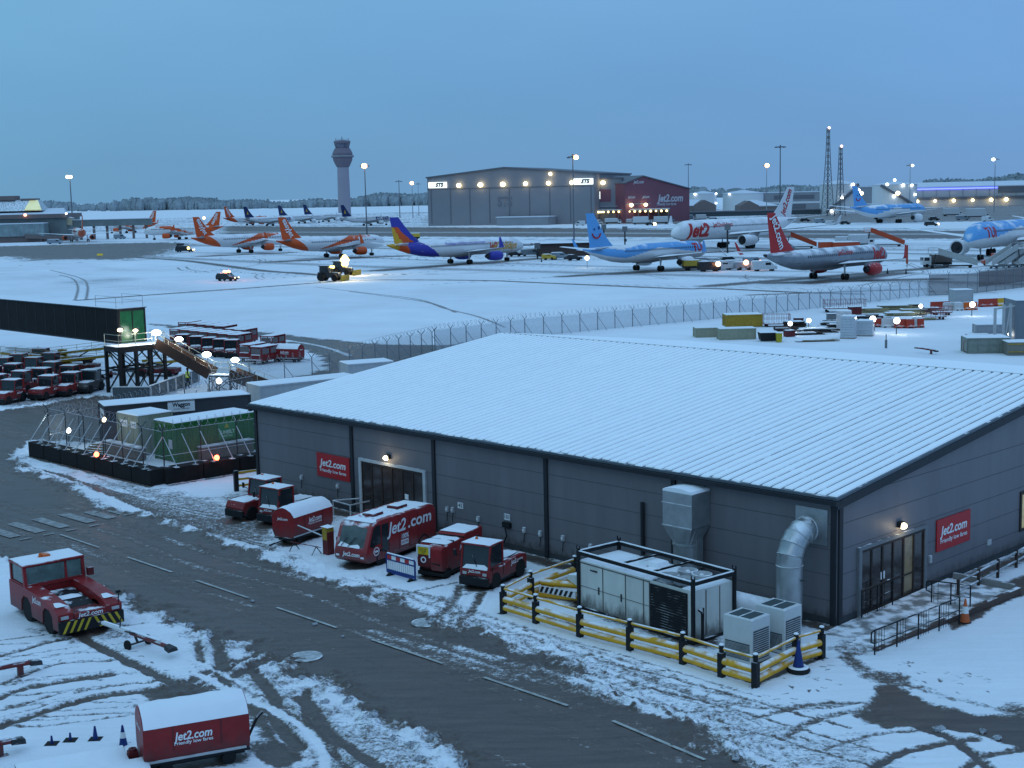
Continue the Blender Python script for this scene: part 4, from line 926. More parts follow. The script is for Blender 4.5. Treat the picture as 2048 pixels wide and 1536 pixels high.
# ground power unit
gpu = thing('ground_power_unit', tuple(W(21.55, -4.35)), A(-74), 'red wheeled power unit with a yellow label and snowy stepped top beside the bus', 'power unit')
MB().prism([(-1.75, .3), (1.35, .3), (1.35, 1.45), (1.2, 1.52), (-.1, 1.55), (-.2, 1.68), (-1.75, 1.72)], -.7, .7).build('casing', redp, gpu, bevel=.05)
MB().prism([(1.352, .45), (1.62, .5), (1.66, 1.1), (1.5, 1.4), (1.352, 1.44)], -.66, .05).build('nose', redd, gpu, bevel=.04)
MB().prism([(1.352, .35), (1.7, .4), (1.72, 1.38), (1.6, 1.46), (1.352, 1.48)], .08, .68).build('nose_locker', redp, gpu, bevel=.06)
fr = MB().box(1.60, 1.68, -.66, -.60, .95, 1.5).box(1.60, 1.68, -.02, .04, .95, 1.5).box(1.60, 1.68, -.6, -.02, 1.42, 1.5); fr.build('label_frame', white, gpu)
MB().box(1.655, 1.675, -.58, -.04, 1.08, 1.4).build('label', M('label_yellow', (.6, .42, .02), .5), gpu)
for k in range(3): text(('GROUND', 'POWER', 'UNIT')[k], .07, trim, gpu, (1.68, -.31, 1.32 - k * .09), (0, 1, 0), (0, 0, 1), 0, .02)
MB().lathe([(.09, 1.66), (.09, 1.675), (.14, 1.675), (.14, 1.66)], 18, axis='x', c=(0, -.31, .84), cap=False).build('emblem_ring', whiteplain, gpu)
MB().box(-1.7, 1.6, -.68, .68, .14, .3).build('chassis', blk, gpu, bevel=.02)
MB().box(-1.4, -.3, .69, .72, .7, 1.4).build('vent_grille', black, gpu)
pad(gpu, -.05, 1.3, -.66, .66, 1.53, .07); pad(gpu, -1.7, -.25, -.66, .66, 1.7, .07)
MB().box(-.12, -.05, -.71, .71, 1.52, 1.6).box(.7, .74, -.71, .71, 1.49, 1.6).build('lid_strip', blk, gpu)
text('Jet2.com', .18, whiteplain, gpu, (-.2, .712, 1.2), (-1, 0, 0), (0, 0, 1), .2, .03)
for x in (-1.1, 1.2):
    for y in (-.62, .62): wheel(gpu, x, y, .26, .16, lgrey)
MB().path([(1.5, .68, .5), (1.8, .5, .75), (1.95, .3, .8)], .03, 6).build('cable', blk, gpu)
# striped pedestrian barrier
t = thing('pedestrian_barrier', tuple(W(21.0, -6.75)), A(0), 'blue and white striped plastic barrier with red blocks in front of the power unit', 'barrier')
f = MB().path([(-.95, 0, .15), (-.98, 0, .92), (-.9, 0, .98), (.9, 0, .98), (.98, 0, .92), (.95, 0, .15), (-.95, 0, .15)], .04, 8).box(-.95, .95, -.03, .03, .12, .3).box(-.95, .95, -.02, .02, .70, .76); f.build('frame', blue, t)
b = MB()
for i in range(13): b.box(-.88 + i * .146 - .034, -.88 + i * .146 + .034, -.02, .02, .3, .70)
b.build('slat', white, t)
for i in range(6): MB().box(-.9 + i * .3, -.6 + i * .3, -.025, .025, .77, .93).build('white_block' if i % 2 else 'red_block', white if i % 2 else M('reflector_red', (.4, .03, .03), .5), t)
MB().tube((-.9, 0, 1.02), (.9, 0, 1.02), .035, 8).build('snow_cover', snow, t)
for x in (-.7, .75): MB().prism([(-.3, .0), (.3, .0), (.06, .16), (-.06, .16)], x - .08, x + .08, 'yz').build('foot', blk, t)
# barrier arm, low trestle, fence end by the shed corner
t = thing('barrier_arm', tuple(W(15.2, -6.35)), A(0), 'yellow and red barrier post with a thin lowered arm left of the bus', 'barrier')
MB().box(-.2, .2, -.2, .2, 0, 1.15).build('cabinet', redd, t, bevel=.02); MB().box(-.17, .17, -.21, -.2, .75, 1.35).box(-.2, .2, -.19, .19, 1.15, 1.36).build('yellow_panel', yeld, t)
pad(t, -.3, .3, -.24, .24, 1.36, .08); MB().tube((-.15, -.25, .95), (-1.7, -.5, 1.25), .03, 8).build('arm', lgrey, t)
t = thing('floor_trestle', tuple(W(14.15, -6.9)), A(8), 'low thin barrier bar on two A shaped legs in the snow before the bus', 'barrier')
MB().tube((-1.0, 0, .42), (1.0, 0, .42), .025, 6).build('bar', redd, t)
for x in (-.8, .7): MB().path([(x - .05, -.3, 0), (x, 0, .42), (x + .05, .3, 0)], .022, 6).build('leg', black, t)
t = thing('timber_fence', tuple(W(-.45, -1.2)), A(75), 'short black and yellow post and rail fence at the left corner of the shed', 'fence')
MB().box(-.12, .12, -.12, .12, 0, 1.25).build('post', black, t); MB().box(1.9, 2.1, -.1, .1, 0, 1.2).build('post', black, t)
for z in (.35, .72, 1.12): MB().box(.12, 1.9, -.05, .05, z - .06, z + .06).build('rail', yel, t)
t = thing('door_guard', tuple(W(9.6, -1.3)), A(0), 'bent white tube guard rail at the left side of the wide doors', 'barrier')
MB().path([(0, 1.2, .85), (-.7, 0, .85), (.9, -.1, .85), (.9, 1.2, .85)], .035, 6).path([(-.7, 0, .85), (-.7, 0, 0)], .035, 6).path([(.9, -.1, .85), (.9, -.1, 0)], .035, 6).build('tube', lgrey, t)
# pushback tractor with its towbar
pb = thing('pushback_tractor', tuple(W(15.35, -19.72)), A(-5), 'large low red pushback tractor with a striped black and yellow bumper', 'tractor')
def fender(s):
    y0, y1 = (.62, 1.2) if s > 0 else (-1.2, -.62)
    b = MB().prism([(-2.3, .34), (-1.18, .34), (-1.12, .8), (-.85, 1.02), (-.45, 1.02), (-.18, .8), (-.12, .34), (.9, .34), (.96, .8), (1.2, 1.0), (1.6, 1.0), (1.85, .8), (1.9, .34), (2.38, .36), (2.4, .98), (2.0, 1.16), (1.0, 1.3), (-.6, 1.36), (-2.3, 1.36)], y0, y1)
    b.build('side_body', redp, pb)
fender(1); fender(-1)
MB().box(-2.28, 2.3, -.62, .62, .32, .86).build('deck', redd, pb)
MB().hexa([(-.5, -.6, .87), (1.4, -.6, .87), (1.4, .6, .87), (-.5, .6, .87)], [(-.5, -.55, 1.1), (1.1, -.5, 1.0), (1.1, .5, 1.0), (-.5, .55, 1.1)]).build('engine_cover', black, pb)
pad(pb, .2, .8, -.4, .4, 1.04, .04)
MB().box(2.3, 2.42, -.6, .6, .35, .92).build('front_panel', redp, pb)
fb_ = MB().box(2.41, 2.5, -1.22, 1.22, .25, .72).build('bumper', black, pb)
st = MB()
for y in [-1.1 + .26 * i for i in range(4)]: st.add([(2.503, y, .27), (2.503, y + .1, .27), (2.503, y + .32, .70), (2.503, y + .22, .70)], [(0, 1, 2, 3)])
for y in [.3 + .26 * i for i in range(4)]: st.add([(2.503, y, .27), (2.503, y + .1, .27), (2.503, min(1.2, y - .12), .70), (2.503, min(1.2, y - .22), .70)], [(0, 1, 2, 3)])
st.build('stripe', M('stripe_yellow', (.5, .36, .03), .55, noise=.3), fb_)
text('Jet2.com', .17, whiteplain, pb, (2.43, 0, .83), (0, 1, 0), (0, 0, 1), .2, .03, width=.95)
for s in (-1, 1): text('Jet2.com', .24, whiteplain, pb, (.42, s * 1.206, 1.08), (-s, 0, 0), (0, 0, 1), .2, .03, width=.85)
for s in (-1, 1):
    pad(pb, 1.45, 2.05, s * .9 - .2, s * .9 + .2, 1.17, .07)
    MB().box(2.39, 2.42, s * .95 - .14, s * .95 + .14, .78, .9).build('headlight', lgrey, pb)
    for x in (-.65, 1.4): wheel(pb, x, s * .98, .52, .36, redd)
MB().box(-2.25, -.8, -1.15, 1.15, .86, 1.36).build('cab_base', redp, pb)
fr = MB()
for y in (-1.12, 1.12):
    for x, dx in ((-2.15, .0), (-.78, -.1)): fr.beam((x, y, 1.3), (x + dx, y, 2.12), .12)
fr.beam((-.82, .45, 1.3), (-.9, .45, 2.12), .1); fr.box(-2.2, -.74, -1.17, 1.17, 1.3, 1.42)
cab = fr.build('cab_frame', redp, pb)
MB().box(-2.25, -.78, -1.2, 1.2, 2.1, 2.2).build('roof', red, cab, bevel=.03); pad(cab, -2.22, -.81, -1.17, 1.17, 2.2, .06)
for nm, bx_ in (('windscreen', (-.84, -.82, -1.05, .4, 1.42, 2.08)), ('windscreen', (-.84, -.82, .5, 1.05, 1.42, 2.08)), ('side_window', (-2.05, -.9, -1.13, -1.11, 1.45, 2.06)), ('side_window', (-2.05, -.9, 1.11, 1.13, 1.45, 2.06)), ('rear_window', (-2.14, -2.12, -1.02, 1.02, 1.42, 2.08))):
    MB().box(*bx_).build(nm, M('pale_cab_glass', (.13, .2, .19), .1, noise=.4, alpha=.75), cab)
beacon(cab, -1.45, -.25, 2.26); MB().box(-1.75, -1.35, -.2, .1, 2.26, 2.33).build('lamp_bar', ora, cab)
MB().box(-.7, -.5, 1.2, 1.42, 1.42, 1.72).build('mirror', redd, cab); MB().path([(2.35, 1.1, 1.0), (2.4, 1.1, 1.4)], .02, 5).box(2.33, 2.42, 1.02, 1.18, 1.38, 1.48).build('marker_lamp', black, pb)
pb.scale = (1.1, 1.08, 1.04); cart_f.scale = (1.13, 1.1, 1.08)
def towbar(label, loc, rot, L=3.6, main=lgrey, group='towbars', legs=True):
    t = thing('towbar', loc, rot, label, 'towbar', group)
    MB().tube((0, 0, .52), (L * .45, 0, .5), .075, 10).build('bar', main, t); MB().tube((L * .45, 0, .5), (L, 0, .42), .085, 10).build('red_bar', red, t)
    MB().box(L * .02, L * .45, -.05, .05, .585, .62).box(L * .46, L * .9, -.05, .05, .56, .6).build('snow_cover', snow, t)
    MB().hexa([(L - .05, -.12, .32), (L + .35, -.22, .3), (L + .35, .22, .3), (L - .05, .12, .32)], [(L - .05, -.12, .5), (L + .35, -.16, .44), (L + .35, .16, .44), (L - .05, .12, .5)]).build('hook_head', dark, t)
    MB().lathe([(.06, .46), (.12, .46), (.12, .55), (.06, .55)], 12, c=(-.08, 0, 0), cap=False).build('tow_eye', dark, t)
    if legs:
        MB().beam((L * .55, -.45, .2), (L * .55, .45, .2), .06).beam((L * .55, 0, .2), (L * .5, 0, .5), .07).beam((L * .3, -.05, .6), (L * .32, -.05, 1.0), .04).beam((L * .45, -.25, .62), (L * .6, -.25, .66), .05).build('axle', dark, t)
        for y in (-.45, .45): wheel(t, L * .55, y, .2, .1, grey)
    return t
pA = P(205, 1247, .5); pB = P(345, 1303, .3); dv = pB - pA
towbar('snowy towbar on small wheels hitched to the striped pushback tractor', (pA.x, pA.y, 0), math.atan2(dv.y, dv.x), math.hypot(dv.x, dv.y) - .3, white)
def towbar_px(a, b, lab):
    p, q = P(a[0], a[1], .5), P(b[0], b[1], .4); d_ = q - p; t = towbar(lab, (p.x, p.y, 0), math.atan2(d_.y, d_.x), d_.length - .3, red, legs=False)
    MB().box(d_.length - .8, d_.length - .6, -.06, .06, 0, .42).box(d_.length - .95, d_.length - .45, -.1, .1, 0, .05).build('stand', red, t)
towbar_px((-70, 1352), (78, 1322), 'long red towbar lying on the snow at the left edge below the pushback tractor')
towbar_px((-110, 1512), (44, 1478), 'short red towbar cut by the bottom left corner near the small blue cones')
dup(tug_c, tuple(W(13.1, -25.2)), A(-10), 'dark snowy vehicle cut off by the left edge in front of the pushback tractor')
for (x, y), h, lab in (((247, 1492), .95, 'tall blue and white cone leaning by the canopied cart'), ((191, 1480), .62, 'blue cone left of the tall one on the snow'), ((141, 1482), .34, 'tiny dark blue cone, middle of three small ones'), ((104, 1489), .36, 'tiny dark blue cone, leftmost on the snow')):
    cone('traffic_cone', P(x, y), h * .66, blue, lab, h > .8, 'blue cones in the foreground')
# flat snow covered dollies at the bottom left
p = P(150, 1530, .5); t = thing('flat_dolly', (p.x, p.y, 0), A(70), 'flat snow covered dolly at the bottom left beside the blue cones', 'dolly')
MB().box(-1.6, 1.5, -.85, .85, .42, .52).build('deck', dark, t, bevel=.02); pad(t, -1.58, 1.48, -.83, .83, .52, .09)
for x in (-1.2, 1.1):
    for y in (-.6, .6): wheel(t, x, y, .2, .14)
MB().box(1.5, 1.8, -.15, .15, .4, .62).tube((1.8, 0, .45), (2.3, 0, .4), .05).lathe([(.05, .62), (.12, .62), (.12, .7), (.05, .7)], 10, c=(1.65, 0, 0), cap=False).build('hitch', redd, t)
p = P(215, 1545, .5); t = thing('flat_dolly', (p.x, p.y, 0), A(66), 'snow topped dolly corner at the bottom edge, beside the canopied cart', 'dolly')
MB().box(-1.2, 1.2, -.7, .7, .42, .52).build('deck', redd, t, bevel=.02); pad(t, -1.18, 1.18, -.68, .68, .52, .09)
for x in (-.8, .8):
    for y in (-.5, .5): wheel(t, x, y, .2, .14)
# ---------------------------------------------------------------- works compound left of the shed
def container(name, p, rot, L, w, h, mt, lab, cat='container', ribs=True, snowy=True, group=None, base=.12):
    t = thing(name, tuple(p), rot, lab, cat, group)
    MB().box(0, L, 0, w, base, h).build('wall', mt, t)
    if ribs:
        b = MB(); n_ = int(L / .28); m_ = int(w / .28)
        for i in range(n_): x = .14 + i * (L - .2) / n_; b.box(x, x + .09, -.03, 0, base + .15, h - .15); b.box(x, x + .09, w, w + .03, base + .15, h - .15)
        for i in range(m_): y = .14 + i * (w - .2) / m_; b.box(-.03, 0, y, y + .09, base + .15, h - .15); b.box(L, L + .03, y, y + .09, base + .15, h - .15)
        b.build('corrugation', mt, t)
    b = MB()
    for x in (0, L):
        for y in (0, w): b.box(x - .06, x + .06, y - .06, y + .06, 0, h + .02)
    for y in (0, w): b.box(.06, L - .06, y - .05, y + .05, h - .1, h + .02); b.box(.06, L - .06, y - .05, y + .05, base - .04, base + .08)
    b.build('frame', mt, t)
    if snowy: MB().hexa([(-.05, -.05, h + .021), (L + .05, -.05, h + .021), (L + .05, w + .05, h + .021), (-.05, w + .05, h + .021)], [(.03, .03, h + .1), (L - .03, .03, h + .1), (L - .03, w - .03, h + .1), (.03, w - .03, h + .1)]).build('snow_cover', snow, t, bevel=.02)
    return t
g_ = container('green_container', W(-10.95, 1.15), A(90), 6.1, 2.5, 2.58, green, 'green corrugated container with a snowy roof beside the left corner of the shed')
b = MB().box(3.2, 4.5, -.045, -.034, 1.1, 2.25).build('sign_panel', M('sign_green', (.03, .19, .06), .5), g_)
text('SUNBELT', .24, M('pale_green_lettering', (.45, .6, .45), .6), g_, (3.85, -.055, 1.55), (1, 0, 0), (0, 0, 1), 0, .04, width=1.15)
text('RENTALS', .13, M('pale_green_lettering', ()), g_, (3.85, -.055, 1.3), (1, 0, 0), (0, 0, 1), 0, .02, width=.8)
MB().prism([(3.65, 1.85), (4.05, 1.85), (3.85, 2.15)], -.06, -.05).build('emblem', M('emblem_yellow', (.35, .33, .04), .6), g_)
MB().box(-.06, -.034, .3, .75, .9, 1.5).build('notice', lgrey, g_)
for x0, x1 in ((1.5, 5.4),):
    MB().box(x0, x1, -.75, -.2, .1, .88).build('skip', M('weathered_board', (.13, .12, .10), .8, noise=.4), g_); MB().box(x0 - .05, x1 + .05, -.8, -.15, .88, .95).build('ledge', lgrey, g_)
c_ = container('cream_container', W(-17.7, .85), A(0), 2.7, 2.5, 2.7, cream, 'cream site container with white sign boards next to the green container', ribs=False)
b = MB()
for x in (.66, 1.32, 1.98): b.box(x, x + .03, -.012, 0, .2, 2.6)
for y in (.8, 1.6): b.box(2.7, 2.712, y, y + .03, .2, 2.6)
b.build('panel_joint', M('cream_joint', (.18, .17, .14), .8), c_)  # joints in a darker cream than the panels
for x, w_ in ((.35, .95), (1.75, .7)):
    s_ = MB().box(x, x + w_, -.03, -.013, 1.85, 2.3).build('sign_board', white, c_)
    text('Waggon', .14, trim, s_, (x + w_ / 2, -.034, 2.1), (1, 0, 0), (0, 0, 1), 0, .03, width=w_ * .7)
MB().box(-.3, 4.4, -1.0, -.5, .1, .85).build('ballast_bench', M('weathered_board', ()), c_); MB().box(-.35, 4.45, -1.05, -.45, .85, .92).build('ledge', lgrey, c_)
l_ = container('site_cabin', W(-20.4, 1.35), A(71), 10.2, 2.5, 2.8, M('dark_cabin', (.045, .048, .055), .6, noise=.2), 'long dark site cabin with a snowy roof behind the containers', 'cabin', ribs=False)
s_ = MB().box(4.3, 6.2, -.05, -.02, 2.0, 2.85).build('sign_board', white, l_)
text('Waggon', .3, trim, s_, (5.25, -.056, 2.5), (1, 0, 0), (0, 0, 1), 0, .05, width=1.25)
text('01625 584220', .1, trim, s_, (5.25, -.056, 2.2), (1, 0, 0), (0, 0, 1), 0, .01, width=1.1)
s_ = MB().box(-.05, -.02, .2, 1.7, 1.7, 2.5).build('sign_board', white, l_); text('Waggon', .25, trim, s_, (-.056, .95, 2.15), (0, -1, 0), (0, 0, 1), 0, .05, width=1.0)
container('site_cabin', W(-21.7, 15.0), A(80), 8.5, 2.5, 2.55, M('pale_cabin', (.36, .38, .4), .6), 'low pale cabin with a snowy roof just behind the left corner of the shed', 'cabin', ribs=False)
container('site_cabin', W(-30.2, 30.0), A(70), 4.2, 2.5, 2.1, M('pale_cabin', ()), 'small pale hut in front of the perimeter fence behind the shed roof', 'cabin', ribs=False)
# ballast blocks with raking fence supports
razor = M('razor_wire', (.33, .35, .37), .45, .3, noise=.3)
meshp = M('wire_mesh', (.20, .22, .24), .6, alpha=.22)
def helix(b, p, q, r, turns, n=7, th=.012):
    p, q = Vector(p), Vector(q); d = q - p; a = Vector((0, 0, 1)); c = d.normalized().cross(a)
    pts = [p + d * (i / (turns * n)) + (a * math.sin(2 * PI * i / n) + c * math.cos(2 * PI * i / n)) * r for i in range(turns * n + 1)]
    for u_, w_ in zip(pts, pts[1:]): b.tube(u_, w_, th, 3, cap=False)
def blocks(p0, p1, nb, side, ord_):
    d = (p1 - p0); L = d.length / nb; a = math.atan2(d.y, d.x)
    for i in range(nb):
        q = p0 + d * (i / nb)
        o = MB().box(.03, L - .03, 0, .95, 0, .98).build('ballast_block', M('black_hoarding', (.017, .015, .015), .9, noise=.4, dust=.1))
        o.location = tuple(q); o.rotation_euler = (0, 0, a)
        bv = o.modifiers.new('bevel', 'BEVEL'); bv.width = .03
        tag(o, 'black ballast block in the low dark wall around the site containers', 'ballast block', 'black ballast blocks')
fr_ = thing('compound_fence', tuple(W(-21.2, -2.4)), A(0), 'wire fence with raking steel supports above the black blocks by the road', 'fence')
fr2 = thing('compound_fence', tuple(W(-6.5, -2.3)), A(86.5), 'wire fence with raking supports between the green container and the shed', 'fence')
blocks(W(-21.2, -3.95), W(-5.6, -3.75), 7, 1, 0); blocks(W(-5.3, -2.9), W(-4.9, 4.6), 3, 1, 7)
def stay_fence(t, L, n, h, out, bz=1.0):
    for i in range(n + 1):
        x = L * i / n
        MB().tube((x, 0, 0), (x, 0, h), .035, 6).tube((x, 0, h), (x - .0, -.32, h + .35), .03, 6).tube((x, 0, h), (x, .32, h + .35), .03, 6).build('post', dark, t)
    for i in range(n * 2 + 1):
        x = L * i / n / 2; MB().tube((x, -.03, h * .9), (x + .12, -out, bz), .03, 6).box(x - .02, x + .25, -out - .08, -out + .3, bz, bz + .03).build('stay', galv, t)
    MB().add([(0, 0, .05), (L, 0, .05), (L, 0, h), (0, 0, h)], [(0, 1, 2, 3)]).build('mesh_panel', meshp, t)
    b = MB(); helix(b, (0, 0, h + .3), (L, 0, h + .3), .32, int(L / .55)); b.build('razor_wire', razor, t)
    MB().tube((0, 0, h), (L, 0, h), .02, 5).tube((0, 0, h * .5), (L, 0, h * .5), .018, 5).build('rail', galv, t)
stay_fence(fr_, 14.9, 6, 3.05, 1.45); stay_fence(fr2, 7.5, 3, 3.05, 1.45)
fr3 = thing('compound_fence', tuple(W(-21.2, -2.4)), A(108), 'wire fence running back from the left end of the black blocks', 'fence'); stay_fence(fr3, 22, 8, 2.5, -1.2, .05)
hm = M('hoarding_panel', (.10, .115, .125), .6, noise=.3, dust=.2)
t = thing('hoarding', tuple(W(-40.2, 12.6)), A(38), 'grey panel hoarding with a white top rail below the raised walkway', 'fence')
MB().box(0, 3.2, -.03, .03, .1, 1.2).box(3.2, 3.26, 0, 12, .1, 1.25).build('panel', hm, t)
MB().box(-.05, 3.3, -.06, .06, 1.2, 1.28).box(3.17, 3.29, .06, 12, 1.25, 1.33).build('top_rail', white, t)
for i in range(7): MB().box(3.27, 3.35, i * 1.9, i * 1.9 + .25, 0, 1.2).build('post', lgrey, t)
def siren(p, lab, mt, e, col, r=.16, pole=0., group=None, en=None):
    t = thing('hazard_lamp', tuple(p), 0, lab, 'lamp', group)
    if pole: MB().tube((0, 0, -pole), (0, 0, -.1), .035, 6).build('pole', dark, t)
    MB().box(-.1, .1, -.1, .1, -.12, 0).build('housing', dark, t)
    b = MB(); b.ball((0, 0, r * .9), r, n=12); b.build('lens', mt, t)
    lamp(t, (0, 0, r * 2.4), e, col, .1)
siren(W(-11.8, -3.9, 1.1), 'glowing red lamp on the black blocks in front of the cream container', redl, 22, (1, .16, .07))
siren(W(-4.85, .35, 1.1), 'glowing red lamp on the black blocks in front of the green container', redl, 30, (1, .16, .07))
siren(W(-20.6, -1.3, 1.3), 'white work lamp on the ground inside the left end of the compound', cool, 45, (.95, 1, .92), .17, .9)
siren(W(-16.3, -.9, 2.45), 'white lamp on a pole at the left end of the cream container', warm, 25, (1, .93, .75), .15, 2.3)
siren(W(-25.5, 13.8, 2.6), 'white lamp at the foot of the walkway stairs by the shed roof corner', cool, 40, (1, .97, .85), .22, 2.5)
t = thing('timber_trestle', tuple(W(-19.6, -.9)), A(20), 'pile of pallets and boards under the work lamp inside the compound', 'timber')
for i in range(4): MB().box(i * .1, 2.6, i * .2, i * .2 + .9, .05 + i * .13, .15 + i * .13).build('board', wood, t)
# ---------------------------------------------------------------- raised walkway on steel trestles
bl = M('walkway_cladding', (.013, .013, .014), .85, noise=.5, ns=.8)
t = thing('raised_walkway', tuple(W(-45.6, 16.4)), A(180), 'long black raised walkway ending in a green glazed door', 'walkway')
MB().box(.0, 62, -2.75, 0, 4.2, 7.28).build('wall', bl, t)
MB().box(-.1, 62.1, -2.85, .1, 7.28, 7.36).build('roof', M('walkway_roof', (.05, .06, .07), .5, dust=.6), t)
pad(t, -.05, 62, -2.8, .05, 7.36, .05)
b = MB()
for i in range(31): b.box(2 * i, 2 * i + .05, .0, .025, 4.3, 7.2)
b.box(0, 62, 0, .03, 4.2, 4.32); b.build('panel_joint', M('walkway_joint', (.035, .036, .04), .5), t)
d_ = MB().box(-.03, 0, -2.55, -.2, 4.3, 7.1).build('end_door', M('green_glass', (.01, .10, .03), .15, noise=.8, ns=1.2, emit=.035), t)
MB().box(-.07, -.031, -2.7, -2.55, 4.2, 7.25).box(-.07, -.031, -.2, -.02, 4.2, 7.25).box(-.07, -.031, -2.55, -.2, 7.1, 7.25).box(-.07, -.031, -1.45, -1.35, 4.3, 7.1).build('door_frame', black, d_)
b = MB()
for x in (.3, 4): 
    for y in (-2.7, -.05): b.tube((x, y, 7.4), (x, y, 8.4), .025, 5)
for z in (7.9, 8.4): b.tube((.3, -2.7, z), (4, -2.7, z), .02, 5).tube((.3, -.05, z), (4, -.05, z), .02, 5).tube((.3, -2.7, z), (.3, -.05, z), .02, 5)
b.build('roof_guardrail', galv, t)
for k in (31, 50): MB().box(k, k + .5, -2.4, -1.9, 0, 4.2).box(k, k + .5, -.8, -.3, 0, 4.2).build('support_leg', dark, t)
t = thing('stair_tower', tuple(W(-45.6, 14.9)), A(0), 'dark steel trestle platform with lamps and stairs at the end of the raised walkway', 'stair tower')
MB().box(0, 2.6, 0, 4.6, 4.08, 4.2).build('deck', dark, t); pad(t, .02, 2.58, .02, 4.58, 4.2, .05)
MB().box(0, 2.6, -.04, 0, 3.75, 4.2).box(2.6, 2.64, 0, 4.6, 3.7, 4.2).build('edge_beam', black, t)
for x in (.1, 2.5):
    for y in (.12, 1.7, 3.0, 4.5): MB().box(x - .13, x + .13, y - .13, y + .13, 0, 4.08).build('leg', black, t)
b = MB()
for x in (.1, 2.5):
    for y0, y1 in ((.12, 1.7), (3.0, 4.5)): b.beam((x, y0, .1), (x, y1, 2.2), .1).beam((x, y0, 4.0), (x, y1, 2.3), .1)
    b.beam((x, .12, 2.2), (x, 4.5, 2.2), .16); b.beam((x, .3, 3.9), (x, 2.4, 2.3), .08).beam((x, 4.4, 3.9), (x, 2.3, 2.3), .08); b.beam((x, 1.7, .1), (x, 3.0, 2.2), .08).beam((x, 3.0, .1), (x, 1.7, 2.2), .08)
for y in (.12, 4.5): b.beam((.1, y, .1), (2.5, y, 2.2), .1).beam((2.5, y, 2.2), (.1, y, 4.0), .1).beam((.1, y, 2.2), (2.5, y, 2.2), .12)
b.build('bracing', black, t)
def rails(b, pts, h=1.05):
    for a, c in zip(pts, pts[1:]):
        a, c = Vector(a), Vector(c); n_ = max(1, int((c - a).length / 1.3))
        for i in range(n_ + 1): p = a + (c - a) * (i / n_); b.tube(p, p + Vector((0, 0, h)), .025, 5)
        for z in (h, h * .5): b.tube(a + Vector((0, 0, z)), c + Vector((0, 0, z)), .022, 5)
b = MB(); rails(b, [(.05, .05, 4.2), (2.55, .05, 4.2), (2.55, 3.3, 4.2)]); rails(b, [(2.55, 4.55, 4.2), (.05, 4.55, 4.2)]); b.build('guardrail', M('guardrail_steel', (.42, .43, .36), .45, .4), t)
# stair flights: local end points
F0, F1 = Vector((2.6, 4.0, 4.15)), Vector((7.2, 6.4, 1.5)); F2 = Vector((8.9, 7.4, 1.5)); F3 = Vector((12.8, 9.1, .15))
wv = Vector((-.46, .89, 0)) * .62
def flight(a, c, nm):
    st_ = MB()
    for s in (-1, 1): st_.beam(a + wv * s + Vector((0, 0, .12)), c + wv * s + Vector((0, 0, .12)), .06, .95)
    o = st_.build('stringer', M('rusty_brown_steel', (.055, .032, .025), .6, noise=.3), t)
    tr = MB(); k_ = max(2, int((a.z - c.z) / .2))
    for i in range(k_):
        p = a + (c - a) * ((i + .5) / k_); e1, e2 = p - wv * .95, p + wv * .95; dd = (c - a); dd.z = 0; dd = dd.normalized() * .13
        tr.hexa([e1 - dd, e2 - dd, e2 + dd, e1 + dd], [q + Vector((0, 0, .04)) for q in (e1 - dd, e2 - dd, e2 + dd, e1 + dd)])
    tr.build('tread', M('snowy_tread', (.16, .155, .14), .8, dust=.3), o)
    r_ = MB()
    for s in (-1, 1): rails(r_, [a + wv * s, c + wv * s])
    r_.build('handrail', M('guardrail_steel', ()), t)
flight(F0, F1, 'a'); flight(F2, F3, 'b')
b = MB(); q = [F1 - wv, F1 + wv, F2 + wv, F2 - wv]; b.hexa([p + Vector((0, 0, -.12)) for p in (q[0], q[3], q[2], q[1])], [q[0], q[3], q[2], q[1]]); b.build('landing', dark, t)
b = MB(); b.hexa([p + Vector((0, 0, .001)) for p in (q[0], q[3], q[2], q[1])], [p + Vector((0, 0, .06)) for p in (q[0], q[3], q[2], q[1])]); b.build('snow_cover', snow, t)
b = MB()
for p in q: b.tube((p.x, p.y, 0), (p.x, p.y, 1.4), .05, 6)
for p, r_ in ((0, 3), (3, 2), (2, 1), (1, 0)): b.tube((q[p].x, q[p].y, .05), (q[r_].x, q[r_].y, 1.35), .035, 5).tube((q[r_].x, q[r_].y, .05), (q[p].x, q[p].y, 1.35), .035, 5)
b.build('trestle', black, t)
b = MB(); rails(b, [F1 + wv, F2 + wv]); rails(b, [F1 - wv, F2 - wv]); b.build('guardrail', M('guardrail_steel', ()), t)
def flood(par, p, e, sz=.33, mt=cool, col=(1, .97, .82)):
    p = Vector(p); f_ = MB().tube(p + Vector((0, 0, -1.1)), p + Vector((0, 0, -.15)), .03, 6).box(p.x - .16, p.x + .16, p.y - .16, p.y + .16, p.z - .16, p.z + .2).build('floodlight', dark, par)
    b = MB(); b.ball(p + Vector((.22, -.22, 0)), sz, n=14, sz=.62); b.build('lens', mt, f_); lamp(f_, p + Vector((.6, -.6, -.1)), e, col, .2)
flood(t, (2.5, 3.9, 5.2), 120, .42); flood(t, F0 + (F1 - F0) * .33 + wv + Vector((0, 0, 1.3)), 60, .36); flood(t, F0 + (F1 - F0) * .85 + wv + Vector((0, 0, 1.35)), 75, .40); flood(t, F2 + wv + Vector((0, 0, 1.3)), 75, .36)
flood(t, (1.2, 1.1, 5.6), 60, .24, warm); flood(t, (1.9, 2.2, 5.5), 60, .22, warm)
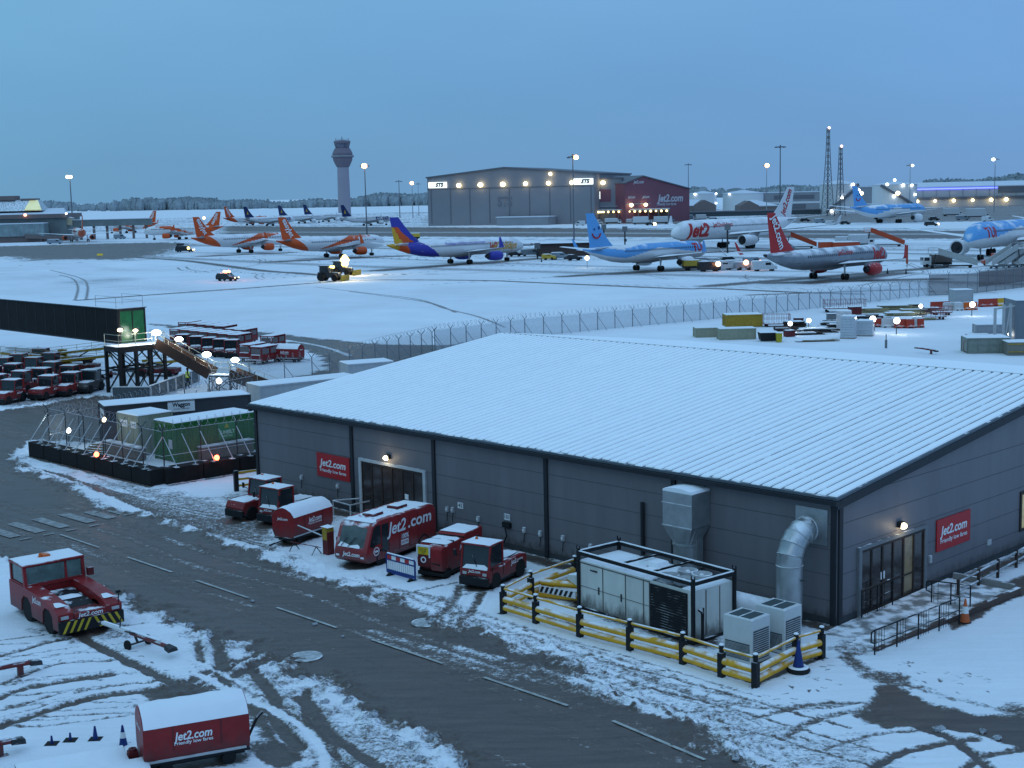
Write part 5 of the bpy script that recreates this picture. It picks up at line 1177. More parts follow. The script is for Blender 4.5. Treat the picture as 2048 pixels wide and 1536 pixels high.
# person in a high-visibility vest walking away under the stairs
pr = thing('person', (P(376, 777).x, P(376, 777).y, .03), A(60), 'person in a yellow high visibility vest and dark clothes walking below the stairs', 'person')
def skin(name, verts, edges, rad, mat, par):
    me = bpy.data.meshes.new(name); me.from_pydata(verts, edges, []); o = bpy.data.objects.new(name, me); COL.objects.link(o); o.parent = par
    o.modifiers.new('skin', 'SKIN'); sd = o.modifiers.new('sub', 'SUBSURF'); sd.levels = 1; sd.render_levels = 2
    for i, r in enumerate(rad): me.skin_vertices[0].data[i].radius = (r, r)
    me.skin_vertices[0].data[0].use_root = True; me.materials.append(mat); return o
V = [(0, 0, .95), (0, 0, 1.15), (.02, 0, 1.42), (.03, 0, 1.52), (.04, 0, 1.62), (.04, 0, 1.74), (0, .10, .9), (.14, .11, .5), (.05, .11, .08), (.2, .11, .04), (0, -.10, .9), (-.08, -.11, .5), (-.28, -.11, .14), (-.16, -.11, .06),
     (.01, .2, 1.42), (-.06, .26, 1.14), (.08, .25, .92), (.01, -.2, 1.42), (.10, -.26, 1.15), (.26, -.24, .96)]
E_ = [(0, 1), (1, 2), (2, 3), (3, 4), (4, 5), (0, 6), (6, 7), (7, 8), (8, 9), (0, 10), (10, 11), (11, 12), (12, 13), (2, 14), (14, 15), (15, 16), (2, 17), (17, 18), (18, 19)]
Rr = [.15, .145, .15, .06, .095, .085, .10, .07, .05, .04, .10, .07, .05, .04, .075, .055, .04, .075, .055, .04]
for w_, sy in ((16, 1), (19, -1)):
    bx_ = Vector(V[w_])
    for f_ in range(5):
        k = len(V); o_ = Vector((.02 + (.012 * (f_ - 2)), 0, 0)) if f_ < 4 else Vector((.035, 0, .03))
        V.append(tuple(bx_ + o_ + Vector((.01, 0, -.07 - .006 * (2 - abs(f_ - 2))) if f_ < 4 else (.03, 0, -.02)))); E_.append((w_, k)); Rr.append(.011)
        V.append(tuple(Vector(V[k]) + Vector((.015, 0, -.06)))); E_.append((k, k + 1)); Rr.append(.009)
body = skin('body', V, E_, Rr, M('dark_workwear', (.02, .024, .035), .8), pr)
MB().loft([[(.02 + .19 * math.cos(a) * k, .23 * math.sin(a) * k, z) for a in [2 * PI * i / 14 for i in range(14)]] for z, k in ((.98, .98), (1.2, 1.0), (1.4, .98), (1.5, .62))]).build('vest', M('high_visibility_yellow', (.55, .75, .05), .7, emit=.08), pr, smooth=True)
b = MB()
for z in (1.1, 1.28): b.lathe([(.2, z), (.2, z + .05)], 14, c=(.02, 0, 0), cap=False)
for i, v_ in enumerate(b.v): v_.y *= 1.19
b.build('reflective_band', white, pr)
MB().lathe([(.115, 1.68), (.12, 1.74), (.1, 1.82), (.04, 1.86)], 14, c=(.035, 0, 0)).build('cap', blk, pr, smooth=True)
MB().ball((.06, 0, 1.66), .085, n=12, sz=1.15).build('face', M('skin', (.35, .2, .15), .6), pr, smooth=True)
# ---------------------------------------------------------------- tractors and carts parked beyond
hood0 = tug_a
def put(src, px, py, ang, lab, group, dx=0):
    p = P(px, py); return dup(src, (p.x, p.y, 0), A(ang), lab, group)
G1 = 'red tractors parked under the raised walkway'
L1 = ['second red tractor from the left in the front row under the walkway', 'leftmost red tractor in the front row under the walkway', 'third red tractor in the front row under the walkway']
for (x, y, a), lab in zip(((92, 797, -60), (18, 806, -60), (138, 790, -58)), L1): put(tug_a, x, y, a, lab, G1)
for (x, y, a), lab in zip(((58, 782, -65), (10, 790, -65), (98, 776, -62), (152, 770, -60), (40, 766, -60), (80, 752, -60), (118, 762, -64), (-2, 772, -60)),
    ('red tractor with snowy roof in the second row, behind the front pair', 'red tractor at the left edge in the second row', 'red tractor in the second row left of the yellow belt loader', 'red tractor nearest the walkway trestle in the second row', 'red tractor in the third row near the left edge', 'tall red tractor at the back beneath the dark walkway', 'red tractor in the third row beside the yellow belt loader', 'red tractor cut by the left edge in the third row')): put(tug_b, x, y, a, lab, G1)
gt = tug('dull grey tractor parked beside the hoarding and the walkway trestle', tuple(W(*ST(P(178, 784)))), A(-55), True, G1, M('dull_grey_brown', (.07, .06, .055), .6, noise=.3, dust=.4), False)
def belt_loader(lab, px, py, ang):
    p = P(px, py); t = thing('belt_loader', (p.x, p.y, 0), A(ang), lab, 'belt loader', 'yellow belt loaders')
    MB().box(-2.2, 2.0, -.8, .8, .35, .8).build('chassis', redd, t, bevel=.03); MB().hexa([(-3.2, -.4, .9), (3.4, -.4, 1.5), (3.4, .4, 1.5), (-3.2, .4, .9)], [(-3.2, -.4, 1.1), (3.4, -.4, 1.72), (3.4, .4, 1.72), (-3.2, .4, 1.1)]).build('conveyor', yeld, t)
    MB().hexa([(-3.1, -.3, 1.12), (3.3, -.3, 1.735), (3.3, .3, 1.735), (-3.1, .3, 1.12)], [(-3.1, -.25, 1.16), (3.3, -.25, 1.78), (3.3, .25, 1.78), (-3.1, .25, 1.16)]).build('snow_cover', snow, t)
    b = MB(); rails(b, [(-3, .45, 1.1), (3.3, .45, 1.7)], .6); b.build('side_rail', yeld, t)
    MB().beam((.5, 0, .8), (1.6, 0, 1.4), .12).build('ram', dark, t); MB().box(-1.9, -1.0, .42, .8, .8, 1.5).build('driver_seat', yeld, t)
    for x in (-1.4, 1.4):
        for y in (-.7, .7): wheel(t, x, y, .34, .22)
belt_loader('yellow belt loader with a red side, lying level left of the walkway trestle', 158, 744, 40)
belt_loader('yellow belt loader behind the first one on the snowy tracks', 150, 728, 45); belt_loader('yellow belt loader at the left beneath the dark walkway', 70, 736, 222); belt_loader('yellow belt loader seen through the legs of the trestle', 318, 752, 35)
def box_cart(lab, loc, rot, group):
    t = thing('box_cart', loc, rot, lab, 'baggage cart', group); L, w, h = 2.9, 1.5, 1.85
    b = MB().box(-L / 2, L / 2, -w / 2, w / 2, .4, .52).box(-L / 2, L / 2, -w / 2, w / 2, h - .08, h).box(-L / 2, -L / 2 + .06, -w / 2, w / 2, .52, h - .08)
    for x in (-L / 2 + .06, -.03, L / 2 - .06):
        for y in (-w / 2 + .04, w / 2 - .04): b.box(x - .04, x + .04, y - .04, y + .04, .52, h - .08)
    b.build('frame', redp, t)
    MB().box(-L / 2 + .1, L / 2 - .1, -w / 2 + .03, w / 2 - .03, .52, 1.05).box(L / 2 - .06, L / 2 - .03, -w / 2 + .08, w / 2 - .08, .52, 1.1).build('side_panel', redp, t)
    MB().box(L / 2 - .05, L / 2 - .02, -w / 2 + .15, w / 2 - .15, 1.15, h - .18).box(-L / 2 + .2, -.15, w / 2 - .06, w / 2 - .03, 1.1, h - .2).box(.15, L / 2 - .2, w / 2 - .06, w / 2 - .03, 1.1, h - .2).build('curtain', M('grey_curtain', (.16, .13, .13), .7), t)
    MB().box(L / 2 - .02, L / 2 + .06, -w / 2 + .2, w / 2 - .2, 1.0, 1.08).box(L / 2 - .02, L / 2 + .1, -w / 2 + .1, w / 2 - .1, .5, .56).build('snow_ledge', snow, t)
    pad(t, -L / 2 + .03, L / 2 - .03, -w / 2 + .03, w / 2 - .03, h, .07)
    for x in (-1, 1):
        for y in (-.55, .55): wheel(t, x, y, .2, .13)
    MB().beam((L / 2, 0, .35), (L / 2 + .9, 0, .2), .06).build('drawbar', black, t)
    return t
G2 = 'red box carts parked by the service road'
bc = box_cart('red box cart with white ledges, left of the canopied cart by the wire fence', (P(530, 727).x, P(530, 727).y, 0), A(-72), G2)
bd = dup(bc, (P(507, 722).x, P(507, 722).y, 0), A(-72), 'red box cart second in from the canopied cart, front row', G2)
for i in range(7):
    x, y = 480 - i * 19, 700 - i * 2.2
    put(bc, x, y, -70, 'snow roofed red box cart, %s in the middle row counted from the right' % ('first second third fourth fifth sixth seventh'.split()[i]), G2)
for i, (x, y) in enumerate(((547, 703), (492, 689), (474, 687), (452, 681), (435, 679), (417, 677), (399, 675), (381, 672))):
    put(bc, x, y, -66, ('lone red box cart standing at the right end of the back row', 'red box cart of the middle pair in the back row, right one', 'red box cart of the middle pair in the back row, left one', 'red box cart at the right end of the long back row', 'red box cart second from right in the long back row', 'red box cart in the centre of the long back row', 'red box cart second from left in the long back row', 'red box cart at the left end of the long back row')[i], G2)
for (x, y, a), lab in zip(((400, 706, -50), (424, 709, -48), (448, 712, -52), (470, 714, -50), (372, 702, -50)), ('red tractor behind the upper stair flight, second from left', 'red tractor seen behind the middle of the stair flight', 'red tractor behind the stair lamp, fourth from left', 'red tractor behind the lower stair flight by the front box carts', 'red tractor at the top of the stairs, leftmost behind the flight')):
    put(tug_b, x, y, a, lab, 'red tractors parked behind the stairs')
for (x, y, a), lab in zip(((20, 752, -55), (48, 744, -55), (112, 742, -55), (92, 732, -55)), ('red tractor deep under the walkway at the left, near the edge', 'red tractor deep under the walkway, beside the far belt loader', 'red tractor behind the level yellow belt loader', 'red tractor furthest back under the dark walkway')):
    put(tug_b, x, y, a, lab, G1)
for (x, y, a), lab in zip(((196, 756, 20), (215, 748, 10), (262, 742, 15), (298, 738, 12)), ('snowy flat dolly left of the walkway trestle on the tracks', 'snowy flat dolly just behind the walkway trestle', 'flat dolly seen between the trestle legs', 'flat dolly right of centre between the trestle legs')):
    put(bpy.data.objects['flat_dolly'], x, y, a, lab, 'flat dollies behind the trestle')
put(cart_a, 578, 724, -35 + 60, 'red canopied cart with an arched snowy roof by the curved wire fence', 'red canopied baggage carts')
def put_flood(px, py, z, lab, h, e=60, r=.24, mt=warm, nm='site_lamp', col=(1, .9, .7)):
    p = P(px, py, z); t = thing(nm, (p.x, p.y, 0), 0, lab, 'lamp', 'site lamps'); MB().tube((0, 0, 0), (0, 0, z - .1), .05, 6).build('pole', dark, t)
    MB().box(-.2, .2, -.12, .12, z - .12, z + .12).build('housing', dark, t); b = MB(); b.ball((0, -.15, z), r, n=12); b.build('lens', mt, t)
    if e: lamp(t, (0, -.6, z), e, col, .2)
    return t
# ---------------------------------------------------------------- perimeter fence with Y topped posts
fgrey = M('fence_post_grey', (.19, .21, .235), .6)
def y_fence(lab, pts, h, sp, mat_, brace=True, wire=True, arm=.42, closed=True):
    o = pts[0]; t = thing('perimeter_fence', tuple(o), 0, lab, 'fence')
    for a, c in zip(pts, pts[1:]):
        a = a - o; c = c - o; d = c - a; L = d.length; d.normalize(); nrm = Vector((d.y, -d.x, 0)); n_ = max(1, round(L / sp))
        for i in range(n_ + (c == pts[-1] - o)):
            p = a + d * (L * i / n_); top = p + Vector((0, 0, h))
            b = MB().tube(p, top, .05, 6)
            b.tube(top, top + nrm * arm + Vector((0, 0, arm)), .035, 5).tube(top, top - nrm * arm + Vector((0, 0, arm)), .035, 5).build('post', fgrey, t)
            if brace: MB().tube(top - Vector((0, 0, .4)), p + nrm * 1.15 + d * .5 + Vector((0, 0, .06)), .03, 5).build('brace', fgrey, t)
        MB().add([a + Vector((0, 0, .05)), c + Vector((0, 0, .05)), c + Vector((0, 0, h)), a + Vector((0, 0, h))], [(0, 1, 2, 3)]).build('mesh_panel', mat_, t)
        if wire:
            b = MB(); helix(b, a + Vector((0, 0, h + .35)), c + Vector((0, 0, h + .35)), .32, int(L / .7), 6, .014); b.build('razor_wire', razor, t)
    return t
pale = M('pale_fence_mesh', (.46, .50, .54), .7, noise=.15, alpha=.55); darkm = M('brown_fence_mesh', (.09, .07, .07), .7, alpha=.68); veil = M('grey_fence_mesh', (.16, .17, .19), .7, alpha=.28)
y_fence('pale wire perimeter fence with forked posts running across behind the shed roof', [P(*p) for p in ((870, 700), (1050, 675), (1230, 657), (1400, 641), (1530, 628), (1640, 616), (1760, 602), (1856, 591))], 2.15, 2.6, pale)
y_fence('curved wire perimeter fence with thin posts around the cart park', [P(*p) for p in ((425, 783), (500, 772), (570, 765), (625, 757), (660, 750), (700, 742), (775, 722), (865, 701))], 2.0, 2.6, veil)
y_fence('taller brown perimeter fence at the right edge behind the works yard', [P(*p) for p in ((1858, 592), (1935, 589), (2010, 580), (2120, 566))], 3.2, 2.7, darkm, False)
y_fence('lower brown fence length set back behind the works yard at the right edge', [P(*p) for p in ((1958, 574), (2060, 562), (2150, 552))], 2.6, 2.7, darkm, False, False)
# ---------------------------------------------------------------- works yard at the right
def pxs(px, py, w_px, ang=0):         # width in metres of w_px along the picture at a ground point
    q = P(px, py); k = FOC / ((q - CAM).dot(fw)); return q, w_px / k, k
def crate(name, lab, cat, px, py, wpx, dpt, h, mt, ang=-8, group=None, **kw):
    q, w, k = pxs(px, py, wpx); return container(name, (q.x, q.y, 0), math.radians(ang), w, dpt, h, mt, lab, cat, group=group, **kw)
crate('yellow_container', 'yellow steel container with a snowy lid in the yard by the pale fence', 'container', 1453, 656, 72, 2.2, 1.55, yeld, 3)
for i, (x, y, w, h_) in enumerate(((1392, 676, 60, 1.1), (1440, 681, 72, 1.25))):
    crate('packing_case', ('long pale packing case at the left end of the yard by the fence', 'long pale packing case in front of the yellow container')[i], 'case', x, y, w, 1.6, h_, M('pale_case', (.30, .30, .22), .7, noise=.25), 3, 'pale packing cases', ribs=False, base=.05)
def cage(lab, px, py, w, d_, h, ang, mt, z0=.45):
    q = P(px, py); t = thing('cage_trolley', (q.x, q.y, 0), math.radians(ang), lab, 'cage trolley', 'red cage trolleys in the yard')
    MB().box(0, w, 0, d_, z0 - .1, z0).build('deck', redd, t); pad(t, .02, w - .02, .02, d_ - .02, z0, .06)
    b = MB()
    for y in (0, d_):
        for i in range(int(w / .6) + 1): b.tube((min(w, i * .6), y, z0), (min(w, i * .6), y, h), .025, 4)
        for z in (z0 + (h - z0) * .5, h): b.tube((0, y, z), (w, y, z), .025, 4)
    for x in (0, w):
        for i in range(4): b.tube((x, d_ * i / 3, z0), (x, d_ * i / 3, h), .025, 4)
        b.tube((x, 0, h), (x, d_, h), .025, 4)
    b.build('cage', mt, t)
    for x in (.4, w - .4):
        for y in (.2, d_ - .2): wheel(t, x, y, .17, .1)
    return t
cm_ = M('faded_red_steel', (.24, .07, .07), .6, noise=.3)
cage('red mesh cage trolley behind the yellow container', 1528, 655, 3.2, 1.6, 1.55, -2, cm_); cage('long red mesh cage trolley below the fence in the middle of the yard', 1650, 626, 5.4, 1.8, 1.7, -4, cm_, .6)
cage('red and white cage trolley near the right of the yard', 1852, 641, 2.6, 1.6, 1.2, 2, cm_); cage('second red cage trolley close behind the striped barriers', 1868, 632, 2.4, 1.4, 1.2, 2, cm_)
def bale(lab, px, py, w, d_, h, group='wrapped pallets'):
    q = P(px, py); t = thing('wrapped_pallet', (q.x, q.y, 0), math.radians(-22), lab, 'pallet', group)
    b = MB(); n_ = int(h / .28)
    for i in range(n_): b.box(.0 + (i % 2) * .03, w - (i % 3) * .02, .0, d_ - (i % 2) * .03, .14 + i * (h - .14) / n_, .14 + (i + .93) * (h - .14) / n_)
    b.build('stacked_load', M('plastic_wrap', (.46, .50, .54), .3, noise=.25, ns=3), t); MB().box(0, w, 0, d_, 0, .13).build('pallet_base', wood, t); pad(t, 0, w, 0, d_, h, .12)
bale('tall plastic wrapped pallet in the middle of the yard', 1680, 678, 1.6, 1.5, 2.5); bale('wrapped pallet hidden behind the tall one', 1672, 662, 1.6, 1.4, 2.3); bale('lower wrapped pallet of cloudy sacks right of the tall one', 1712, 673, 1.8, 1.6, 1.75)
def heap(lab, px, py, w, d_, n_, mt, ang, name='timber_stack', cat='timber', h=.12):
    q = P(px, py); t = thing(name, (q.x, q.y, 0), math.radians(ang), lab, cat); rs = random.Random(px)
    for i in range(n_):
        a = rs.uniform(-.12, .12); x0 = rs.uniform(0, w * .2); y0 = rs.uniform(0, d_); z0 = h * (i // 3); b = MB(); b.x = Matrix.Translation((x0, y0, z0)) @ Matrix.Rotation(a, 4, 'Z'); b.box(0, w * rs.uniform(.6, .85), 0, .35, 0, h * .9); b.build('board', mt, t)
    b = MB(); b.x = Matrix.Translation((.3, 0, h * (n_ // 3) + .02)); b.box(0, w * .6, .1, d_, 0, .08); b.build('snow_cover', snow, t, bevel=.03)
heap('snow covered boards and sheets lying on the ground in the front of the yard', 1590, 686, 5.5, 1.2, 5, wood, 8); heap('pile of dark building materials under snow beside the wrapped pallets', 1580, 672, 4.6, 1.6, 8, M('dark_timber', ()), 2); heap('pile of timber lengths with snow behind the wrapped pallets', 1610, 660, 5, 1.4, 7, wood, -4)
tub = M('scaffold_tube', (.34, .29, .16), .5, .4, noise=.3)
heap('stack of yellowish scaffold tubes beneath the fence', 1755, 622, 6.5, 1.8, 12, tub, -2, 'scaffold_stack', 'scaffold', .16); heap('second stack of scaffold boards in front of the tubes', 1770, 634, 6.0, 1.6, 9, tub, 2, 'scaffold_stack', 'scaffold', .14); heap('low pile of dark steel below the pale fence', 1700, 638, 4.5, 1.4, 8, M('dark_timber', ()), -4, 'steel_stack', 'steel', .15)
q = P(1522, 684)
t = thing('rubbish_skip', (q.x, q.y, 0), .02, 'black wheeled rubbish bins and bags beside the yellow bin in the yard', 'skip')
MB().hexa([(0, 0, .15), (1.9, 0, .15), (1.9, 1.2, .15), (0, 1.2, .15)], [(-.15, -.1, 1.0), (2.05, -.1, 1.0), (2.05, 1.3, 1.0), (-.15, 1.3, 1.0)]).build('tub', black, t); pad(t, -.1, 2.0, -.05, 1.25, .98, .15)
q = P(1558, 685); t = thing('wheelie_bin', (q.x, q.y, 0), 0, 'yellow plastic bin standing in the front of the yard', 'bin')
MB().hexa([(-.26, -.28, .06), (.26, -.28, .06), (.26, .28, .06), (-.26, .28, .06)], [(-.31, -.34, .98), (.31, -.34, .98), (.31, .34, .98), (-.31, .34, .98)]).build('tub', M('bin_yellow', (.42, .34, .03), .5), t); MB().box(-.33, .33, -.36, .36, .98, 1.05).build('lid', M('bin_yellow', ()), t); pad(t, -.32, .32, -.35, .35, 1.05, .06)
for y in (-.2, .2): wheel(t, y, .3, .1, .05)
rb_, wb_ = M('water_barrier_red', (.40, .05, .03), .5, dust=.2), M('water_barrier_white', (.52, .52, .52), .5, dust=.2)
def water_barrier(px, py, ang, L, mt, lab, h=1.1):
    q = P(px, py); t = thing('water_barrier', (q.x, q.y, 0), math.radians(ang), lab, 'barrier', 'plastic water barriers')
    MB().prism([(-.3, .0), (.3, .0), (.3, .25), (.14, .45), (.12, h), (-.12, h), (-.14, .45), (-.3, .25)], 0, L, 'yz').build('barrier_body', mt, t, bevel=.03); pad(t, .02, L - .02, -.11, .11, h, .05)
    MB().box(.2, .5, -.305, -.29, .05, .2).box(L - .5, L - .2, -.305, -.29, .05, .2).build('fork_slot', black, t)
wb = ((1745, 655, rb_, 'first red barrier on the left of the striped row in the yard'), (1763, 656, wb_, 'white barrier between the red ones in the striped row'), (1789, 657, rb_, 'red barrier in the middle of the striped row'), (1812, 657, rb_, 'red barrier fourth in the striped row'), (1827, 656, wb_, 'short white barrier near the right end of the striped row'), (1834, 656, rb_, 'last red barrier at the right end of the striped row'))
for i, (x, y, m_, lab) in enumerate(wb): water_barrier(x, y, 2, (1.15, 1.6, 1.4, .95, .45, .8)[i], m_, lab)
for x, y, L, m_, lab in ((1861, 620, 2.8, rb_, 'red domed barrier at the back of the yard by the fence corner'), (1886, 622, 2.6, wb_, 'grey white barrier in the line at the back of the yard'), (1908, 622, 1.3, wb_, 'mottled white barrier beside the orange barrier'), (1926, 621, 2.0, ora, 'orange barrier under the lamp at the back of the yard'), (1957, 614, 2.8, rb_, 'red and orange barrier right of the lamp'), (1978, 613, 3.6, yel, 'yellow barrier furthest right in the back line')):
    water_barrier(x, y, 12, L, m_, lab)
for x, y, z, lab in ((1580, 647, 1.3, 'white yard lamp by the red cage trolley'), (1617, 641, 1.3, 'white yard lamp beside the dark steel pile'), (1745, 638, 1.6, 'bright white yard lamp over the left of the striped barriers'), (1793, 641, 1.6, 'bright white yard lamp over the middle of the striped barriers'), (1944, 609, 1.5, 'white yard lamp over the orange barrier'), (1841, 612, 1.3, 'small white yard lamp by the fence corner')):
    put_flood(x, y, z, lab, 0, 30, .36 if x in (1745, 1793, 1944) else .26, cool, col=(1, .98, .9))
crate('site_cabin', 'small pale cabin with dark windows behind the orange barrier', 'cabin', 1909, 606, 37, 2.2, 1.8, M('pale_cabin', ()), 3, ribs=False)
q = P(1924, 605.5); 
q = P(1772, 697); t = thing('bollard_post', (q.x, q.y, 0), 0, 'thin steel post standing alone in the snowy yard', 'post')
MB().tube((0, 0, 0), (0, 0, .9), .13, 8).tube((0, 0, .9), (0, 0, 1.5), .05, 6).build('post', grey, t)
towbar_px((1832, 696), (1874, 702), 'dark towbar lying in the snow at the right of the yard')
q = P(1934, 708)
t = container('stock_tank', (q.x, q.y, 0), math.radians(-5), 4.1, 2.4, 1.55, M('grey_green_steel', (.23, .25, .22), .6, noise=.25), 'grey green panelled steel tank at the right edge of the yard', 'tank', ribs=False)
b = MB()
for i in range(5): b.box(i * 1.0, i * 1.0 + .08, -.06, 0, .1, 1.5)
b.box(0, 4.1, -.05, 0, .85, .93); b.box(0, 4.1, -.05, 0, 1.42, 1.5); b.build('stiffener', M('grey_green_steel', ()), t); MB().path([(-.05, .2, .2), (-.3, .2, .3), (-.3, .2, 1.2), (-.05, .2, 1.3)], .03, 5).build('ladder', cm_, t)
q = P(2016, 712); t = container('stock_tank', (q.x, q.y, 0), math.radians(-4), 5, 2.2, 1.3, M('grey_brown_steel', (.20, .19, .16), .6), 'second lower grey tank cut off by the right edge', 'tank', ribs=False)
MB().box(0, 5, -.08, 0, .35, .45).box(0, 5, -.08, 0, 1.1, 1.2).build('stiffener', yeld, t)
q = P(1953, 668); t = container('concrete_plinth', (q.x, q.y, 0), math.radians(-4), 3.2, 1.6, 1.0, M('pale_block', (.30, .32, .35), .8), 'pale concrete block behind the grey steel tank', 'block', ribs=False)
crate('stacked_case', 'red and white boxes on the snow beside the grey steel tank', 'box', 1938, 688, 42, 1.3, .9, rb_, -4, ribs=False)
q = P(2030, 690); t = container('plant_housing', (q.x, q.y, 0), math.radians(-3), 8, 4, 4.6, M('plant_grey', (.17, .19, .22), .6, noise=.1), 'tall grey plant housing at the right edge of the yard', 'building', ribs=False)
q = P(2006, 690); t = thing('pipe_frame', (q.x, q.y, 0), 0, 'grey steel posts and cross pipe beside the tall plant housing', 'frame')
for x, h_ in ((.0, 4.2), (-.9, 3.9), (.7, 4.3)): MB().box(x - .12, x + .12, -.12, .12, 0, h_).build('post', lgrey, t)
MB().tube((-.9, 0, 3.8), (1.6, 0, 4.1), .1, 8).beam((.1, -.15, .4), (.6, -.15, 3.9), .12).build('pipe', lgrey, t)
put_flood(2017, 668, 1.0, 'small white lamp beside the tall plant housing at the right edge', 0, 12, .14, cool, col=(1, .98, .9))

bm_ = M('black_sheeting', (.03, .033, .035), .6, noise=.4, dust=.55)
for px, py, w_, d_, n_, mt_, ang, lab, h_ in ((1600, 668, 5.0, 1.5, 9, bm_, 4, 'low heap of black sheeting and boards in the middle of the yard', .16), (1545, 664, 3.2, 1.4, 7, M('dark_timber', ()), -6, 'dark heap of boards behind the rubbish bins', .2), (1640, 652, 4.0, 1.2, 8, bm_, -3, 'dark covered stack below the long red cage trolley', .2),
    (1735, 646, 4.5, 1.3, 7, M('dark_timber', ()), 0, 'dark plank stack just behind the striped barriers', .18), (1800, 628, 5.5, 1.8, 10, tub, -4, 'heap of short scaffold tubes near the red cage trolleys', .17), (1690, 640, 4, 1.2, 6, bm_, 3, 'black sheeted stack behind the tall wrapped pallet', .2), (1830, 642, 3.0, 1.2, 7, tub, 6, 'small scaffold pile at the right end of the striped barriers', .15)):
    heap(lab, px, py, w_, d_, n_, mt_, ang, 'covered_stack', 'stack', h_)
for px, py, w_, d_, n_, mt_, ang, lab, h_ in ((1655, 662, 3.6, 1.4, 9, bm_, -8, 'tall dark sheeted heap right behind the low tool chests', .24), (1570, 657, 3.4, 1.5, 9, M('dark_timber', ()), 5, 'tall dark timber heap left of the black sheeted one', .24), (1720, 628, 4.6, 1.5, 9, tub, 3, 'tall scaffold heap below the middle of the pale fence', .22), (1790, 620, 4.2, 1.4, 9, M('dark_timber', ()), -3, 'dark beam heap against the pale fence near its right end', .22), (1848, 628, 3.0, 1.3, 9, bm_, 2, 'black sheeted heap at the fence corner by the small lamp', .24)):
    heap(lab, px, py, w_, d_, n_, mt_, ang, 'covered_stack', 'stack', h_)
for k, (px, py, w_, h_) in enumerate(((1587, 652, 1.2, .9), (1655, 645, 1.4, 1.0), (1700, 632, 1.6, 1.1), (1738, 664, .8, .7), (1575, 675, 1.1, .7))):
    q = P(px, py); t = thing('tool_chest', (q.x, q.y, 0), math.radians(-10 + k * 9), ('grey tool chest beside the lamp by the red cage trolley', 'grey tool chest under the long red cage trolley', 'large grey tool chest close to the pale fence', 'small tool chest at the left end of the striped barriers', 'small tool chest among the boards')[k], 'chest', 'tool chests in the yard')
    MB().box(0, w_, 0, .8, .06, h_).build('body', grey if k % 2 else redd, t, bevel=.03); MB().box(-.03, w_ + .03, -.03, .83, h_, h_ + .06).build('lid', dark, t); pad(t, 0, w_, 0, .8, h_ + .06, .08)
# ---------------------------------------------------------------- airliners
AC = dict(w=M('aircraft_white', (.62, .63, .64), .35, noise=.06, ns=.6, dust=.45, ds=.3), o=M('aircraft_orange', (.60, .09, .022), .4, noise=.1, dust=.15, ds=.3), p=M('aircraft_purple', (.045, .05, .33), .4, noise=.1, dust=.15, ds=.3),
          g=M('aircraft_gold', (.55, .32, .03), .4, noise=.1, dust=.25), b=M('aircraft_blue', (.12, .35, .66), .4, noise=.1, dust=.2, ds=.3), s=M('aircraft_silver', (.24, .26, .29), .35, .35, noise=.25, ns=.5, dust=.42, ds=.35),
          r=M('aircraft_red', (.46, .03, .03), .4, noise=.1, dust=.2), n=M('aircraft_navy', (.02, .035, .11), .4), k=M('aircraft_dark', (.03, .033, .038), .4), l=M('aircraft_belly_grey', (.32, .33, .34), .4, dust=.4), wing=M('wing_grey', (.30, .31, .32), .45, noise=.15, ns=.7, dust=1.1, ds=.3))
KEYS = list(AC)
def idx(k): return KEYS.index(k)
ALLM = [AC[k] for k in KEYS]
LIV = {
 'easy': (lambda d, z: 'o' if d > .79 + .06 * z or (.16 < d < .64 and -.75 + (.64 - d) * 3.2 < z < -.65 + (.64 - d) * 5.8) else 'w', lambda u, h: 'o', 'o', 'o'),
 'holi': (lambda d, z: 'g' if d > .93 else 'o' if d > .875 + .02 * z else 'p' if d > .72 + .075 * z else 'w', lambda u, h: 'p' if h > .62 or u < .25 + .6 * (h - .1) else 'o' if u < .72 + .3 * (h - .2) else 'g', 'p', 'p'),
 'tui': (lambda d, z: 'b' if (d < .17 and z > -.12) or (.17 <= d < .45 and z > -.12 + (d - .17) * 2.4) or (.45 <= d < .72 and z > .55 - (d - .45) * 3.6 and z < 1.2 - (d - .45) * 2.2) or (d >= .72 and -.42 - (d - .72) * .3 < z < .45 + (d - .72) * 2) else 'w', lambda u, h: 'b', 'w', 'w'),
 'silver': (lambda d, z: 'k' if d > .985 else 's', lambda u, h: 'r', 'r', 'w'),
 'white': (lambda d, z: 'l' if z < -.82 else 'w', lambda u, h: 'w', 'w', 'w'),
 'ryan': (lambda d, z: 'l' if z < -.75 else 'w', lambda u, h: 'n', 'w', 'w'),
}
